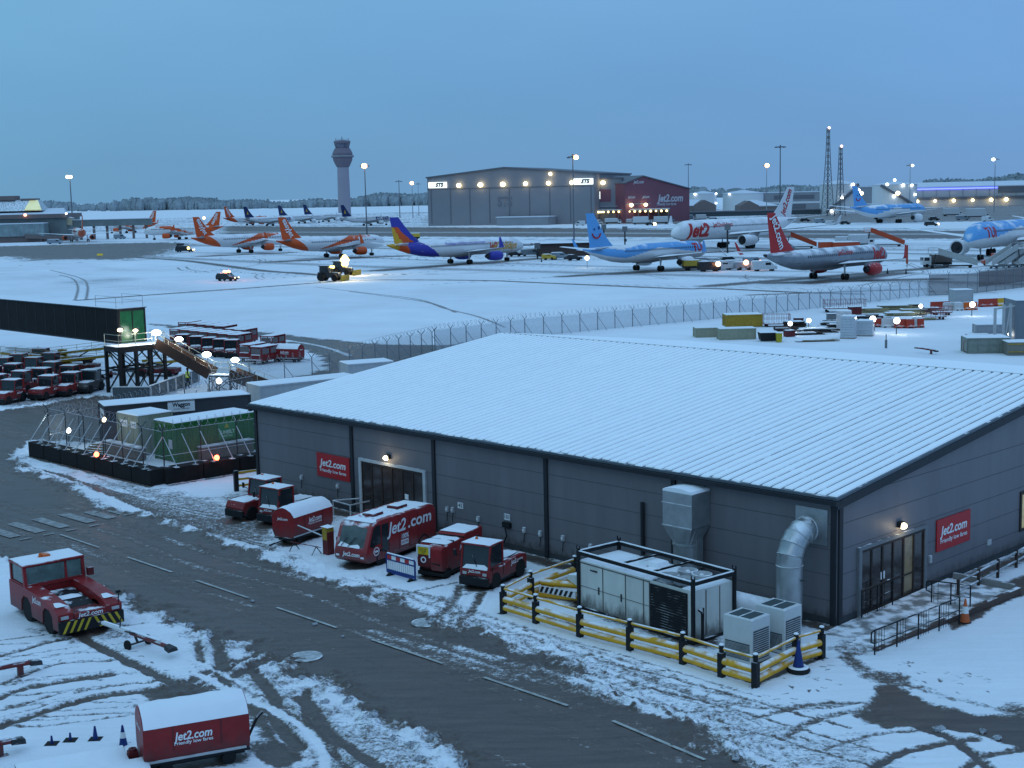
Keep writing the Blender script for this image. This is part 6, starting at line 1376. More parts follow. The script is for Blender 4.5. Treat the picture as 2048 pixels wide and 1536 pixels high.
def airliner(label, gear, head, L, R, span, tail, liv, group='airliners', zc=None, detail=2, eng=None, wl=True):
    fus, finf, ecol, wcol = LIV[liv]
    t = thing('airliner', (gear.x, gear.y, 0), A(head), label, 'airliner', group)
    zc = zc or R * 2.02; xn = .49 * L
    ks = [(0, .03), (.004, .16), (.012, .33), (.025, .52), (.045, .72), (.07, .88), (.10, .97), (.14, 1.), (.62, 1.), (.70, .975), (.78, .87), (.86, .66), (.93, .40), (.98, .19), (1., .10)]
    def rad(d):
        for (a, ra), (b, rb_) in zip(ks, ks[1:]):
            if d <= b: q = (d - a) / (b - a); return ra + (rb_ - ra) * q
        return .08
    def cen(d): r = rad(d); return zc - R * (1 - r) * .42 if d < .3 else zc + R * (1 - r) * (.80 if d > .6 else 0)
    ds = sorted(set([k[0] for k in ks] + [i / 150 for i in range(151)] if detail > 1 else [k[0] for k in ks] + [i / 36 for i in range(37)])); ns_ = 56 if detail > 1 else 24
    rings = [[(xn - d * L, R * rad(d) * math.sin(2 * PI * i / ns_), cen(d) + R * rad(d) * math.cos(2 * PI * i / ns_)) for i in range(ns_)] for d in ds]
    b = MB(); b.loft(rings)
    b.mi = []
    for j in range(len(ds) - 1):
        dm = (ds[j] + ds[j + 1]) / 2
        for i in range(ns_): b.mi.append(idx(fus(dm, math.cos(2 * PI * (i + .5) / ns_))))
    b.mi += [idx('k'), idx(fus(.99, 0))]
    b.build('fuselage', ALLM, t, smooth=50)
    fz = cen(.5)
    MB().lathe([(.01, .62 * L - xn - .02 * L), (R * .5, .58 * L - xn), (R * .62, .5 * L - xn), (R * .5, .36 * L - xn), (.01, .33 * L - xn)][::-1], 14, axis='x', c=(0, 0, fz - R * .55)).build('wing_fairing', AC['l'], t, smooth=40)
    def foil(x, y, z, c, th, vert=False):
        prof = [(0, 0), (.12, .5), (.4, .6), (.75, .3), (1, .02), (.75, -.2), (.4, -.4), (.12, -.38)]
        return [(x - u * c, y + (w * th if vert else 0), z + (0 if vert else w * th)) for u, w in prof]
    half = span / 2; xr = xn - .335 * L; cr_ = .165 * L; sw = math.tan(math.radians(28))
    e_r, e_l = eng or (R * .58, L * .095)
    def LE(y): return xr - (y - R * .7) * sw
    for s in (1, -1):
        secs = []
        for f in (.12, .38, .7, 1.):
            y = half * f; c = cr_ * (1 - .55 * min(1, f / .38)) if f <= .38 else cr_ * .45 - (f - .38) / .62 * cr_ * .22
            if f == .12: c = cr_ * .95
            if f == .38: c = cr_ * .56
            secs.append(foil(LE(y), s * y, fz - R * .55 + (y - R) * .095, c, .11 * c))
        w = MB().loft(secs).build('wing', AC['wing'], t, smooth=40)
        if wl:
            y = half; zt = fz - R * .55 + (y - R) * .095; c = cr_ * .23
            MB().loft([foil(LE(y), s * y, zt, c, .06), foil(LE(y) - .5, s * (y + .35), zt + .5, c * .85, .06), foil(LE(y) - 1.7, s * (y + .75), zt + 2.4, c * .35, .05)]).build('winglet', AC[{'easy': 'o', 'holi': 'p', 'tui': 'b', 'silver': 'r'}.get(liv, 'w')], w)
        MB().loft([foil(xn - .875 * L, s * R * .3, cen(.9) + R * .25, .085 * L, .3), foil(xn - .875 * L - half * .24, s * half * .36, cen(.9) + R * .25 + half * .04, .035 * L, .12)]).build('tailplane', AC['wing'] if liv in ('easy', 'tui', 'white') else AC['w'], t, smooth=40)
        ye = half * .335; xe = LE(ye) + e_l * .35; ze = fz - R * .55 - e_r * .95
        n_ = MB().lathe([(e_r * .80, xe + e_l * .46), (e_r * .95, xe + e_l * .5), (e_r * 1.0, xe + e_l * .38), (e_r * 1.02, xe + e_l * .1), (e_r * .9, xe - e_l * .3), (e_r * .72, xe - e_l * .45), (e_r * .55, xe - e_l * .46)], 20, axis='x', c=(0, s * ye, ze), cap=False).build('engine', AC[ecol], t, smooth=40)
        MB().lathe([(e_r * .84, xe + e_l * .40), (e_r * .30, xe + e_l * .38), (.02, xe + e_l * .5)], 18, axis='x', c=(0, s * ye, ze), cap=False).build('fan', AC['k'], n_)
        MB().lathe([(e_r * .62, xe - e_l * .40), (e_r * .4, xe - e_l * .62), (.02, xe - e_l * .75)], 14, axis='x', c=(0, s * ye, ze), cap=False).build('exhaust', AC['k'], n_)
        MB().hexa([(xe + e_l * .2, s * ye - .15, ze + e_r * .9), (xe - e_l * .6, s * ye - .15, ze + e_r * .5), (xe - e_l * .6, s * ye + .15, ze + e_r * .5), (xe + e_l * .2, s * ye + .15, ze + e_r * .9)], [(xe - e_l * .2, s * ye - .15, ze + e_r * 1.35), (xe - e_l * .8, s * ye - .15, ze + e_r * 1.2), (xe - e_l * .8, s * ye + .15, ze + e_r * 1.2), (xe - e_l * .2, s * ye + .15, ze + e_r * 1.35)]).build('pylon', AC['l'], n_)
    # fin
    zb = cen(.86) + R * rad(.86) * .75; nu, nv = 16, 22; vs = []; fs = []; mi = []
    for side in (1, -1):
        for j in range(nv + 1):
            h = j / nv; x0 = xn - .795 * L - h * .125 * L - (.035 * L * (1 - h) ** 4 * -1.); c = .155 * L * (1 - h) + .058 * L * h + .035 * L * (1 - h) ** 4
            for i in range(nu + 1):
                u = i / nu; vs.append((x0 - u * c, side * (.02 + .34 * (1 - .7 * h) * math.sin(PI * min(1, u * .9 + .1)) * .5), zb + h * (tail - zb)))
    k0 = (nu + 1) * (nv + 1)
    for sd in (0, 1):
        for j in range(nv):
            for i in range(nu):
                a = sd * k0 + j * (nu + 1) + i; fs.append((a, a + 1, a + nu + 2, a + nu + 1)); mi.append(idx(finf((i + .5) / nu, (j + .5) / nv)))
    for i in range(nu): a = nv * (nu + 1) + i; fs.append((a, a + 1, a + 1 + k0, a + k0)); mi.append(idx(finf(.5, 1)))
    for j in range(nv):
        a = j * (nu + 1); fs.append((a, a + nu + 1, a + nu + 1 + k0, a + k0)); mi.append(idx(finf(0, j / nv))); a += nu; fs.append((a, a + nu + 1, a + nu + 1 + k0, a + k0)); mi.append(idx(finf(1, j / nv)))
    b = MB(); b.add(vs, fs); b.mi = mi; fin = b.build('fin', ALLM, t, smooth=40)
    # landing gear
    wr = R * .30
    for x, ys, rr in ((0, (-R * 1.75, R * 1.75), wr), (xn - .13 * L, (0,), wr * .75)):
        for y in ys:
            g_ = MB().tube((x, y, rr), (x, y * .95, fz - R * .5), .16, 8).beam((x, y, rr + .4), (x + 1.2, y * .8, fz - R * .6), .1); gg = g_.build('landing_gear', AC['l'], t)
            for dx in ((-.55, .55) if L > 50 and rr == wr else (0,)):
                for dy in (-.38, .38):
                    MB().lathe([(rr * .5, dy - .2), (rr, dy - .17), (rr, dy + .17), (rr * .5, dy + .2)], 16, axis='y', c=(x + dx * rr * 2, y, rr)).build('wheel', blk, gg, smooth=30)
    def wrap(p):
        d = (xn - p.x) / L; zz = p.z; r = R * rad(d); c = cen(d); s = 1 if p.y > 0 else -1
        return Vector((p.x, s * (math.sqrt(max(.0, r * r - (zz - c) ** 2)) + .025), zz))
    for s in (1, -1):
        b = MB()
        for i in range(int(L * .62 / .62)):
            x = xn - .13 * L - i * .62; z = zc + R * .22
            q = [wrap(Vector((x + dx, s, z + dz))) for dx, dz in ((0, 0), (.3, 0), (.3, .42), (0, .42))]; b.add(q, [(0, 1, 2, 3)])
        b.build('window_row', AC['k'], t)
        for dd in (.085, .30, .52, .80) if detail > 1 else ():
            b = MB(); x = xn - dd * L
            for x0, x1, z0, z1 in ((0, .07, 0, 1.75), (.85, .92, 0, 1.75), (.07, .85, 0, .07), (.07, .85, 1.68, 1.75)):
                b.add([wrap(Vector((x + q_, s, zc - R * .22 + w_))) for q_, w_ in ((x0, z0), (x1, z0), (x1, z1), (x0, z1))], [(0, 1, 2, 3)])
            b.build('door', AC['l'] if liv != 'silver' else AC['k'], t)
    b = MB()
    for s in (1, -1):
        for (d0, d1, za, zb_) in ((.020, .034, .24, .52), (.036, .052, .30, .60)):
            q = [wrap(Vector((xn - d_ * L, s, cen(d_) + R * z_))) for d_, z_ in ((d0, za * .75), (d1, za * .9), (d1, zb_), (d0, zb_ * .7))]; b.add(q, [(0, 1, 2, 3)])
    b.build('windscreen', AC['k'], t)
    t_ = dict(root=t, fin=fin, xn=xn, L=L, R=R, zc=zc, wrap=wrap, zb=zb, tail=tail, cen=cen)
    return t_
def ftext(a, s, body, size, d, zrel, mat, side, bold=.04, shear=0., width=None):
    # side +1: port, -1: starboard; text is read from outside
    text(body, size, mat, a['root'], (a['xn'] - d * a['L'], side * 1., a['zc'] + zrel * a['R']), (-side, 0, 0), (0, 0, 1), shear, bold, wrap=a['wrap'], width=width)
def fintext(a, body, size, mat, side, h0=.93, h1=.12, u=.36, bold=.03, width=None):
    L = a['L']
    def pt(h, u_): return Vector((a['xn'] - .795 * L - h * .125 * L - u_ * (.155 * L * (1 - h) + .058 * L * h), side * .22, a['zb'] + h * (a['tail'] - a['zb'])))
    p0, p1 = pt(h0, u), pt(h1, u)
    if side > 0: p0, p1 = p1, p0
    d = (p1 - p0).normalized(); upv = Vector((0, side, 0)).cross(d) * 1.
    if upv.z < 0: upv = -upv
    text(body, size, mat, a['root'], (p0 + p1) / 2, d, upv, 0, bold, width=width or (p1 - p0).length * .96)
wl_ = whiteplain; rl = M('red_lettering', (.45, .03, .03), .5); nl = M('navy_lettering', (.03, .05, .16), .5); gl_ = M('gold_lettering', (.55, .28, .05), .5); pl_ = M('purple_lettering', (.1, .08, .4), .5)
def GP(x, y): p = P(x, y); return p
a = airliner('orange tailed white airliner second from the left in the parked row, half hidden by the next orange tail', GP(490, 506), 90, 37.6, 2.0, 34.5, 11.8, 'easy'); fintext(a, 'easyJet', 1.55, wl_, -1)
a['root']['label'] = 'orange tailed airliner half hidden behind the next orange tail in the parked row'
a = airliner('orange and white airliner left of the purple tailed one in the parked row', GP(668, 515.5), 90, 37.6, 2.0, 34.5, 11.8, 'easy'); fintext(a, 'easyJet', 1.55, wl_, -1); ftext(a, 0, 'easyJet', 1.3, .22, .62, wl_, -1, .05)
a = airliner('white airliner with a purple and gold tail in the middle of the parked row', GP(920, 528), 90, 44.5, 2.0, 34.5, 11.9, 'holi'); ftext(a, 0, 'Jet2holidays', 1.9, .19, -.05, gl_, -1, .05, .15, 9.0); ftext(a, 0, 'Jet2', 1.95, .275, -.05, rl, -1, .05, .15, 2.9); ftext(a, 0, 'Package holidays you can trust', .7, .48, .55, pl_, -1, .02, .1, 13)
b = MB().box(-.2, .2, -.2, .2, 0, .5); 
a = airliner('pale blue tailed airliner with a smile on its fin, right of the purple tailed one', GP(1297, 541.5), 90, 39.5, 1.92, 34.3, 12.5, 'tui'); ftext(a, 0, 'TUI', 1.7, .12, .25, rl, -1, .06, 0, 3.6)
def smile(a, side, k=1.):
    L = a['L']; c = Vector((a['xn'] - .905 * L, side * .23, a['zb'] + .47 * (a['tail'] - a['zb']))); b = MB()
    pts = [c + Vector((math.cos(q) * 1.25 * k, 0, math.sin(q) * 1.25 * k)) for q in [math.radians(195 + 150 * i / 12) for i in range(13)]]
    b.path(pts, .16 * k, 6); b.build('smile_mark', rl, a['root'])
    MB().box(c.x - .75 * k, c.x - .45 * k, c.y - .05, c.y + .05, c.z + .35 * k, c.z + .75 * k).build('eye_dot', nl, a['root']); MB().box(c.x + .6 * k, c.x + .95 * k, c.y - .05, c.y + .05, c.z + .5 * k, c.z + 1.1 * k).build('eye_dot', nl, a['root'])
smile(a, -1)
a = airliner('silver airliner with a red tail and red engines, nearest the fence on the right', GP(1658, 558.5), 90, 39.5, 1.92, 34.3, 12.5, 'silver'); fintext(a, 'Jet2.com', 1.75, wl_, -1, .95, .10, .42); ftext(a, 0, 'Jet2', 2.1, .13, .1, rl, -1, .06, .15, 5.0); ftext(a, 0, 'Jet2.com', .8, .42, .5, rl, -1, .03, .1, 5)
a = airliner('large white airliner with red lettering facing left behind the red tail', GP(1472, 496.2), -90, 58.8, 2.82, 58, 17.0, 'white', eng=(1.55, 6.5)); ftext(a, 0, 'Jet2', 3.6, .145, -.05, rl, 1, .06, .15, 9.5); ftext(a, 0, 'Jet2holidays', 1.2, .33, .45, rl, 1, .03, .1, 9); fintext(a, 'Jet2.com', 2.2, rl, 1, .95, .1, .45)
n0 = P(1936, 476, 5.2)
vxd = vx.normalized()
a = airliner('pale blue nosed wide airliner entering the frame at the right edge', n0 + Vector((math.cos(math.radians(51)), math.sin(math.radians(51)), 0)) * (.49 * 56.7), -83, 56.7, 2.9, 58, 16.9, 'tui', zc=5.5, eng=(1.75, 5.4), wl=False); ftext(a, 0, 'TUI', 2.2, .115, .2, rl, 1, .06, 0, 5)
a = airliner('distant pale blue wide airliner with long white wings before the pale cargo sheds', GP(1778, 446), 86, 56.7, 2.9, 58, 16.9, 'tui', zc=5.5, eng=(1.75, 5.4), wl=False, detail=1); smile(a, -1, 1.3)
a = airliner('distant purple tailed airliner parked in front of the big grey hangar', GP(1121, 446.5), 90, 44.5, 2.0, 34.5, 11.9, 'holi', detail=1)
a = airliner('orange tailed airliner at the far left seen from behind beside the passenger pier', GP(160, 484), 158, 37.6, 2.0, 34.5, 11.8, 'easy', detail=1); fintext(a, 'easyJet', 1.55, wl_, -1); fintext(a, 'easyJet', 1.55, wl_, 1)
a = airliner('orange tailed airliner whose fin stands above the white covered walkway at the left', GP(262, 466), 200, 37.6, 2.0, 34.5, 11.8, 'easy', detail=1); fintext(a, 'easyJet', 1.55, wl_, 1)
a = airliner('orange tailed airliner facing left behind the left end of the parked row', GP(366, 479), 214, 37.6, 2.0, 34.5, 11.8, 'easy', detail=1); fintext(a, 'easyJet', 1.55, wl_, 1)
for x, y, liv, lab, tx in ((500, 451, 'easy', 'small far orange tailed airliner, leftmost of the distant group', 0), (540, 452, 'ryan', 'small far airliner with a navy tail and lettering, second of the distant group', 1), (604, 447, 'ryan', 'small far navy tailed airliner in the centre of the distant group', 0), (652, 444, 'ryan', 'small far navy tailed airliner left of the control tower foot', 0), (735, 451.5, 'ryan', 'small far navy tailed airliner below the control tower', 1)):
    a = airliner(lab, GP(x, y), 90, 39.5, 1.95, 34.3, 12.5, liv, 'distant airliners', detail=1)
    if tx: ftext(a, 0, 'RYANAIR', 2.2, .24, .05, nl, -1, .05, .1, 10)
    if liv == 'easy': fintext(a, 'easyJet', 1.55, wl_, -1)
    if liv == 'ryan':
        L = a['L']; c = Vector((a['xn'] - .9 * L, -.25, a['zb'] + .45 * (a['tail'] - a['zb']))); MB().prism([(c.x - .9, c.z - .9), (c.x + .5, c.z - 1.2), (c.x - .2, c.z + 1.3)], c.y, c.y + .05).build('tail_emblem', AC['g'], a['root'])
a = airliner('far white airliner seen end on with spread wings before the grey hangar', GP(884, 447), 139, 38, 1.95, 34, 11.8, 'white', 'distant airliners', detail=1)
# ---------------------------------------------------------------- hangars, tower and sheds in the distance, haze painted into their base colours
def orient(p, q): d = q - p; return math.atan2(d.y, d.x), d.length
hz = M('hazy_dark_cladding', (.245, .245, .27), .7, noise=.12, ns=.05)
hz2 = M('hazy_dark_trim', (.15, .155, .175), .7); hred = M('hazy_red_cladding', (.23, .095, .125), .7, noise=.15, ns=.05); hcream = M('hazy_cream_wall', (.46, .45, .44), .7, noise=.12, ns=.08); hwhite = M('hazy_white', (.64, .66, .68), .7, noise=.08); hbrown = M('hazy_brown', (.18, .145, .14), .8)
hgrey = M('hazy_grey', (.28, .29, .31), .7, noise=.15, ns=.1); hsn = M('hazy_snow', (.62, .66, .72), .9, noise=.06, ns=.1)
lit = M('lit_sign', (.92, 1., .93), emit=1.7); flw = M('far_lamp_warm', (1., .80, .42), emit=7); flc = M('far_lamp_cool', (.88, .96, 1.), emit=7); fly = M('far_lamp_yellow', (1., .78, .35), emit=4)
def bulbs(par, pts, r, mt, nm='floodlight'):
    for p in pts:
        b = MB(); b.ball(p, r * random.uniform(.82, 1.12), n=10, sz=random.uniform(.8, 1.)); o = b.build(nm, mt, par)
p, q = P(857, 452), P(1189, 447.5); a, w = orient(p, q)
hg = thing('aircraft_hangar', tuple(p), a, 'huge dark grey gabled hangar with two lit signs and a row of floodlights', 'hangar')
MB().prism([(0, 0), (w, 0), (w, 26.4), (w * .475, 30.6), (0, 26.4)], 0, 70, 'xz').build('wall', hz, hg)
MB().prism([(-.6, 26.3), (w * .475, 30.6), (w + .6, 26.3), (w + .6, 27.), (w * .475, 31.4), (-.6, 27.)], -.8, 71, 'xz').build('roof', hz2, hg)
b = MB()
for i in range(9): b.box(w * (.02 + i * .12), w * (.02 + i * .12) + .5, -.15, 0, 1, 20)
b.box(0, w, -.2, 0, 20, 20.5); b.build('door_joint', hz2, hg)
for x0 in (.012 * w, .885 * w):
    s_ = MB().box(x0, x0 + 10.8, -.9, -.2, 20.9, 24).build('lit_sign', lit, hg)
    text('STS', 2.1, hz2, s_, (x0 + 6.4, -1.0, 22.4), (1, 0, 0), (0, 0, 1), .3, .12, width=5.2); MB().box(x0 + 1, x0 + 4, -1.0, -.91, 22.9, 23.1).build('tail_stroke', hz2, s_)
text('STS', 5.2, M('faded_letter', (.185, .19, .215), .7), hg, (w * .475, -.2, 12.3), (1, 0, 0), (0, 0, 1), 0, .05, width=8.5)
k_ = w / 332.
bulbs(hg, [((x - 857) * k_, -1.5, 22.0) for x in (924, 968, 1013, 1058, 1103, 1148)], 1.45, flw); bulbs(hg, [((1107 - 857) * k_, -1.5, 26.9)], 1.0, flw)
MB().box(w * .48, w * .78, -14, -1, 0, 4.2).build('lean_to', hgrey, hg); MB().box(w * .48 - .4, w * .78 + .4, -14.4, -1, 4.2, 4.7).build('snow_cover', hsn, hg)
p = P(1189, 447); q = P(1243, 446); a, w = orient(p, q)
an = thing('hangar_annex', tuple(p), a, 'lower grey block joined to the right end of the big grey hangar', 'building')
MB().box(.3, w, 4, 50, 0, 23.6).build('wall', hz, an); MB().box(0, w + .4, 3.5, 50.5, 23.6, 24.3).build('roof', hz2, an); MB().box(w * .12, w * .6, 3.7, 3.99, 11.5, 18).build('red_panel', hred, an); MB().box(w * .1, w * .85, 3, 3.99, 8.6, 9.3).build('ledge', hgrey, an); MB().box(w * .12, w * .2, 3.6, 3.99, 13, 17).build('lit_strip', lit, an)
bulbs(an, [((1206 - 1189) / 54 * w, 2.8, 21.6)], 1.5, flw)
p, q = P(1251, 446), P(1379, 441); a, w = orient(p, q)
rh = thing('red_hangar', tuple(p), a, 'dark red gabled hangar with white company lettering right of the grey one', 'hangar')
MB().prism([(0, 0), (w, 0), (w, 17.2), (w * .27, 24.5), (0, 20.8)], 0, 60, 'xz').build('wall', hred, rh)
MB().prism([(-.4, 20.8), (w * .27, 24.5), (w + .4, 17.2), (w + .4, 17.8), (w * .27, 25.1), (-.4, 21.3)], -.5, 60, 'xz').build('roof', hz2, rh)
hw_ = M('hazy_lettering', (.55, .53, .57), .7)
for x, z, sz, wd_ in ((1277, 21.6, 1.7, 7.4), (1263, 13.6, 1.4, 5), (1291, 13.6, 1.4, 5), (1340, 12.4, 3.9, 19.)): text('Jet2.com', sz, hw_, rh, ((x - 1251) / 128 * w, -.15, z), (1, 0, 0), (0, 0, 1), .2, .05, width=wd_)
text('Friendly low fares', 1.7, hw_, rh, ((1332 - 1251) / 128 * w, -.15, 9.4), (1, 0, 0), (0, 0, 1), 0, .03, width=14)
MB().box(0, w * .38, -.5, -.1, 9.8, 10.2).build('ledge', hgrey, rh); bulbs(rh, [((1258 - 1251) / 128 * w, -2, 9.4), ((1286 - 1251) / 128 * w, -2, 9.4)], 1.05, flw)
p, q = P(1178, 447), P(1338, 444); a, w = orient(p, q)
cp = thing('freight_canopy', tuple(p), a, 'long low canopy with a line of small lights before the red hangar', 'canopy')
MB().box(0, w, -2, 12, 6.4, 7).build('roof', hgrey, cp); MB().box(-.2, w + .2, -2.2, 12.2, 7, 7.3).build('snow_cover', hsn, cp); MB().box(0, w, 11, 12, 0, 6.4).build('wall', hbrown, cp)
for i in range(9): MB().box(i * (w - .5) / 8, i * (w - .5) / 8 + .5, -1.8, -1.3, 0, 6.4).build('column', hz2, cp)
bulbs(cp, [(w * .05 + i * w * .066, -2.3, 6.0) for i in range(15)], .62, fly, 'canopy_light'); MB().box(w * .06, w * .2, -2.4, -2.1, 5.6, 6.3).build('light_strip', fly, cp)
def gable_shed(px0, px1, py, h, hr, wm, lab, roofx=None):
    p, q = P(px0, py), P(px1, py - .022 * (px1 - px0)); a, w = orient(p, q); t = thing('gabled_shed', tuple(p), a, lab, 'shed', 'small brown sheds')
    s_ = 1 if roofx[1] > 0 else -1
    g0, g1 = roofx[0] * w, roofx[2] * w
    MB().prism([(g0, 0), (g1, 0), (g1, h), ((g0 + g1) / 2, hr), (g0, h)], -.2, 22, 'xz').build('wall', wm, t)
    b = MB(); m_ = (g0 + g1) / 2
    e = 0 if s_ < 0 else w; x_ = (g0 if s_ < 0 else g1)
    b.hexa([(min(e, x_), -.4, h - .6), (max(e, x_), -.4, h - .6), (max(e, x_), 21, h + .2), (min(e, x_), 21, h + .2)], [(min(e, x_), -.4, h), (max(e, x_), -.4, h), (max(m_, m_ + s_ * w * .3), 20, hr + .3), (min(m_, m_ + s_ * w * .3), 20, hr + .3)])
    b.build('roof', hsn, t); MB().box(min(e, x_), max(e, x_), .2, 21, 0, h - .6).build('side_wall', wm, t)
gable_shed(1342, 1432, 425, 5.2, 9.0, hbrown, 'small brown shed with a snowy roof just right of the red hangar', (.5, -1, 1.0))
gable_shed(1480, 1556, 427, 5.2, 8.6, hbrown, 'small brown shed with a snowy roof behind the large white airliner', (0, 1, .5))
def tank(x0, x1, py, hp, hc, lab, sx=0, lamps=()):
    p, q = P(x0, py), P(x1, py - .022 * (x1 - x0)); a, w = orient(p, q); c = (p + q) / 2; t = thing('storage_tank', tuple(c), a, lab, 'tank', 'pale storage tanks'); r = w / 2
    MB().lathe([(r, 0), (r, hp)], 40).build('wall', hwhite, t, smooth=30); MB().lathe([(r * 1.02, hp), (r * 1.02, hp + .5), (r * .1, hc), (.05, hc)], 40).build('roof', hsn, t, smooth=30)
    if sx:
        b = MB(); pts = [Vector((math.sin(q_) * (r + .8) * sx, -math.cos(q_) * (r + .8), z)) for q_, z in [(math.radians(-50 + 100 * i / 10), 1 + (hp - 1) * i / 10) for i in range(11)]]
        for u_, w_ in zip(pts, pts[1:]): b.beam(u_, w_, 1.3, 1.6)
        b.build('spiral_stair', hz2, t)
    bulbs(t, [(x * r, -math.sqrt(max(0, 1 - x * x)) * r - 1.2, z * hp) for x, z in lamps], .85, flc)
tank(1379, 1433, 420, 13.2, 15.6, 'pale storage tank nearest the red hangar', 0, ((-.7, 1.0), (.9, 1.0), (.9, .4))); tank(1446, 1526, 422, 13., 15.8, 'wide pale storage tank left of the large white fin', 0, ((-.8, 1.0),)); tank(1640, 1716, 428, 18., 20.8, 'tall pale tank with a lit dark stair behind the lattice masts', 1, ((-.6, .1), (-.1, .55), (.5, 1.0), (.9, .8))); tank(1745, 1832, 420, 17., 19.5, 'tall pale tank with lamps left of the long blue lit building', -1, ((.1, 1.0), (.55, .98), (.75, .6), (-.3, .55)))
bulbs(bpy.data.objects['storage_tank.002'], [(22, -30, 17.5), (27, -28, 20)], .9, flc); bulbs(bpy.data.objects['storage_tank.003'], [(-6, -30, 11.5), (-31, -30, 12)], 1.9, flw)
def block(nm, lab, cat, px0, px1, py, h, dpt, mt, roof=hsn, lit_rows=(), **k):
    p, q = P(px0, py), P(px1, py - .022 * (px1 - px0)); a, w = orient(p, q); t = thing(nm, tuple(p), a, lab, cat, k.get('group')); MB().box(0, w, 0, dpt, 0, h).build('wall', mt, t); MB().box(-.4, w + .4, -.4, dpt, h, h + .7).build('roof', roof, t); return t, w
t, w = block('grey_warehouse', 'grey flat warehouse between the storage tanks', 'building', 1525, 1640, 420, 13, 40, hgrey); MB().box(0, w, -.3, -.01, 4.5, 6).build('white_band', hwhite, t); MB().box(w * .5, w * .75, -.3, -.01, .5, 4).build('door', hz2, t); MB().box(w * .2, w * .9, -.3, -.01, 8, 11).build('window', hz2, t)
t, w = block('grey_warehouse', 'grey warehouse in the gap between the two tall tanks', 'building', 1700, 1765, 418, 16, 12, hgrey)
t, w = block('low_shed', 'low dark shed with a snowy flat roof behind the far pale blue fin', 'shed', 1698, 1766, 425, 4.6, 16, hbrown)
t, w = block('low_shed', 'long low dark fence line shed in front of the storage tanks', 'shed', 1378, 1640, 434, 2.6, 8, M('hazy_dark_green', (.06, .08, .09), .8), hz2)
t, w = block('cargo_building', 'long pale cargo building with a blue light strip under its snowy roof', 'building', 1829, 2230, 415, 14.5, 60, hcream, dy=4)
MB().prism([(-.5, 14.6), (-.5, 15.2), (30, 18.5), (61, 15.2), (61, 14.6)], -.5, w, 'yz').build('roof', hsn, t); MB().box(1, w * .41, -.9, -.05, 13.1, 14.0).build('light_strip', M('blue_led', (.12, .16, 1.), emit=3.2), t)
MB().box(1, w, -1.2, -.06, 5.4, 7.4).build('canopy', hz2, t); MB().box(w * .415, w * .62, -.4, -.05, 9.5, 14.2).build('window', hz2, t)
b = MB()
for i in range(14): b.box(6 + i * 10, 6.4 + i * 10, -.3, -.06, 7.4, 13)
b.build('panel_joint', hgrey, t); kx = w / (2230 - 1829); bulbs(t, [((x - 1829) * kx, -2.5, 4.6) for x in (1833, 1868, 1905, 1943, 1980, 2010)], 1.35, flw)
# control tower
p = P(690, 432); d_ = P(690, 450); t = thing('control_tower', tuple(P(690, 441)), 0, 'pale round control tower with a dark wide head and mast', 'control tower')
k0 = FOC / ((P(690, 441) - CAM).dot(fw)); mz = lambda y: (441 - y) / k0
MB().lathe([(13.0 / k0, 0), (12.2 / k0, mz(380)), (11.5 / k0, mz(336))], 28).build('shaft', M('tower_concrete', (.34, .31, .36), .8, noise=.1, ns=.05), t, smooth=30)
hd = M('tower_dark', (.20, .165, .2), .7, noise=.15, ns=.1)
MB().lathe([(11.5 / k0, mz(336)), (14 / k0, mz(333)), (19 / k0, mz(322)), (19.6 / k0, mz(317)), (22.5 / k0, mz(316)), (22.5 / k0, mz(315)), (20 / k0, mz(314)), (20 / k0, mz(308)), (16 / k0, mz(300)), (14 / k0, mz(298))], 28).build('tower_head', hd, t)
MB().lathe([(22.6 / k0, mz(315)), (22.6 / k0, mz(312.5))], 24, cap=False).build('gallery_rail', hgrey, t); MB().lathe([(19.9 / k0, mz(313)), (16.2 / k0, mz(301.5)), (16.1 / k0, mz(300.5))], 28, cap=False).build('head_snow', M('tower_snow_patch', (.3, .3, .36), .8, noise=.5, ns=.2), t)
MB().lathe([(12.5 / k0, mz(298)), (15 / k0, mz(289))], 20, cap=False).build('cab_glazing', M('tower_glass', (.14, .15, .20), .2, noise=.7, ns=.2), t)
MB().lathe([(15.6 / k0, mz(289)), (16.6 / k0, mz(288)), (16.6 / k0, mz(284.5)), (14 / k0, mz(283.5)), (3 / k0, mz(282))], 24).build('cab_roof', hd, t)
b = MB()
for i in range(10): q_ = 2 * PI * i / 10; b.tube((12.6 / k0 * math.cos(q_), 12.6 / k0 * math.sin(q_), mz(298)), (15.1 / k0 * math.cos(q_), 15.1 / k0 * math.sin(q_), mz(289)), .3, 5)
b.build('mullion', hd, t); MB().tube((0, 0, mz(283)), (0, 0, mz(276)), .3, 6).box(-5, 5, -.2, .2, mz(281), mz(280.6)).box(-4.7, -4.4, -.2, .2, mz(283), mz(279)).box(4.4, 4.7, -.2, .2, mz(283), mz(279)).build('aerial', hd, t)
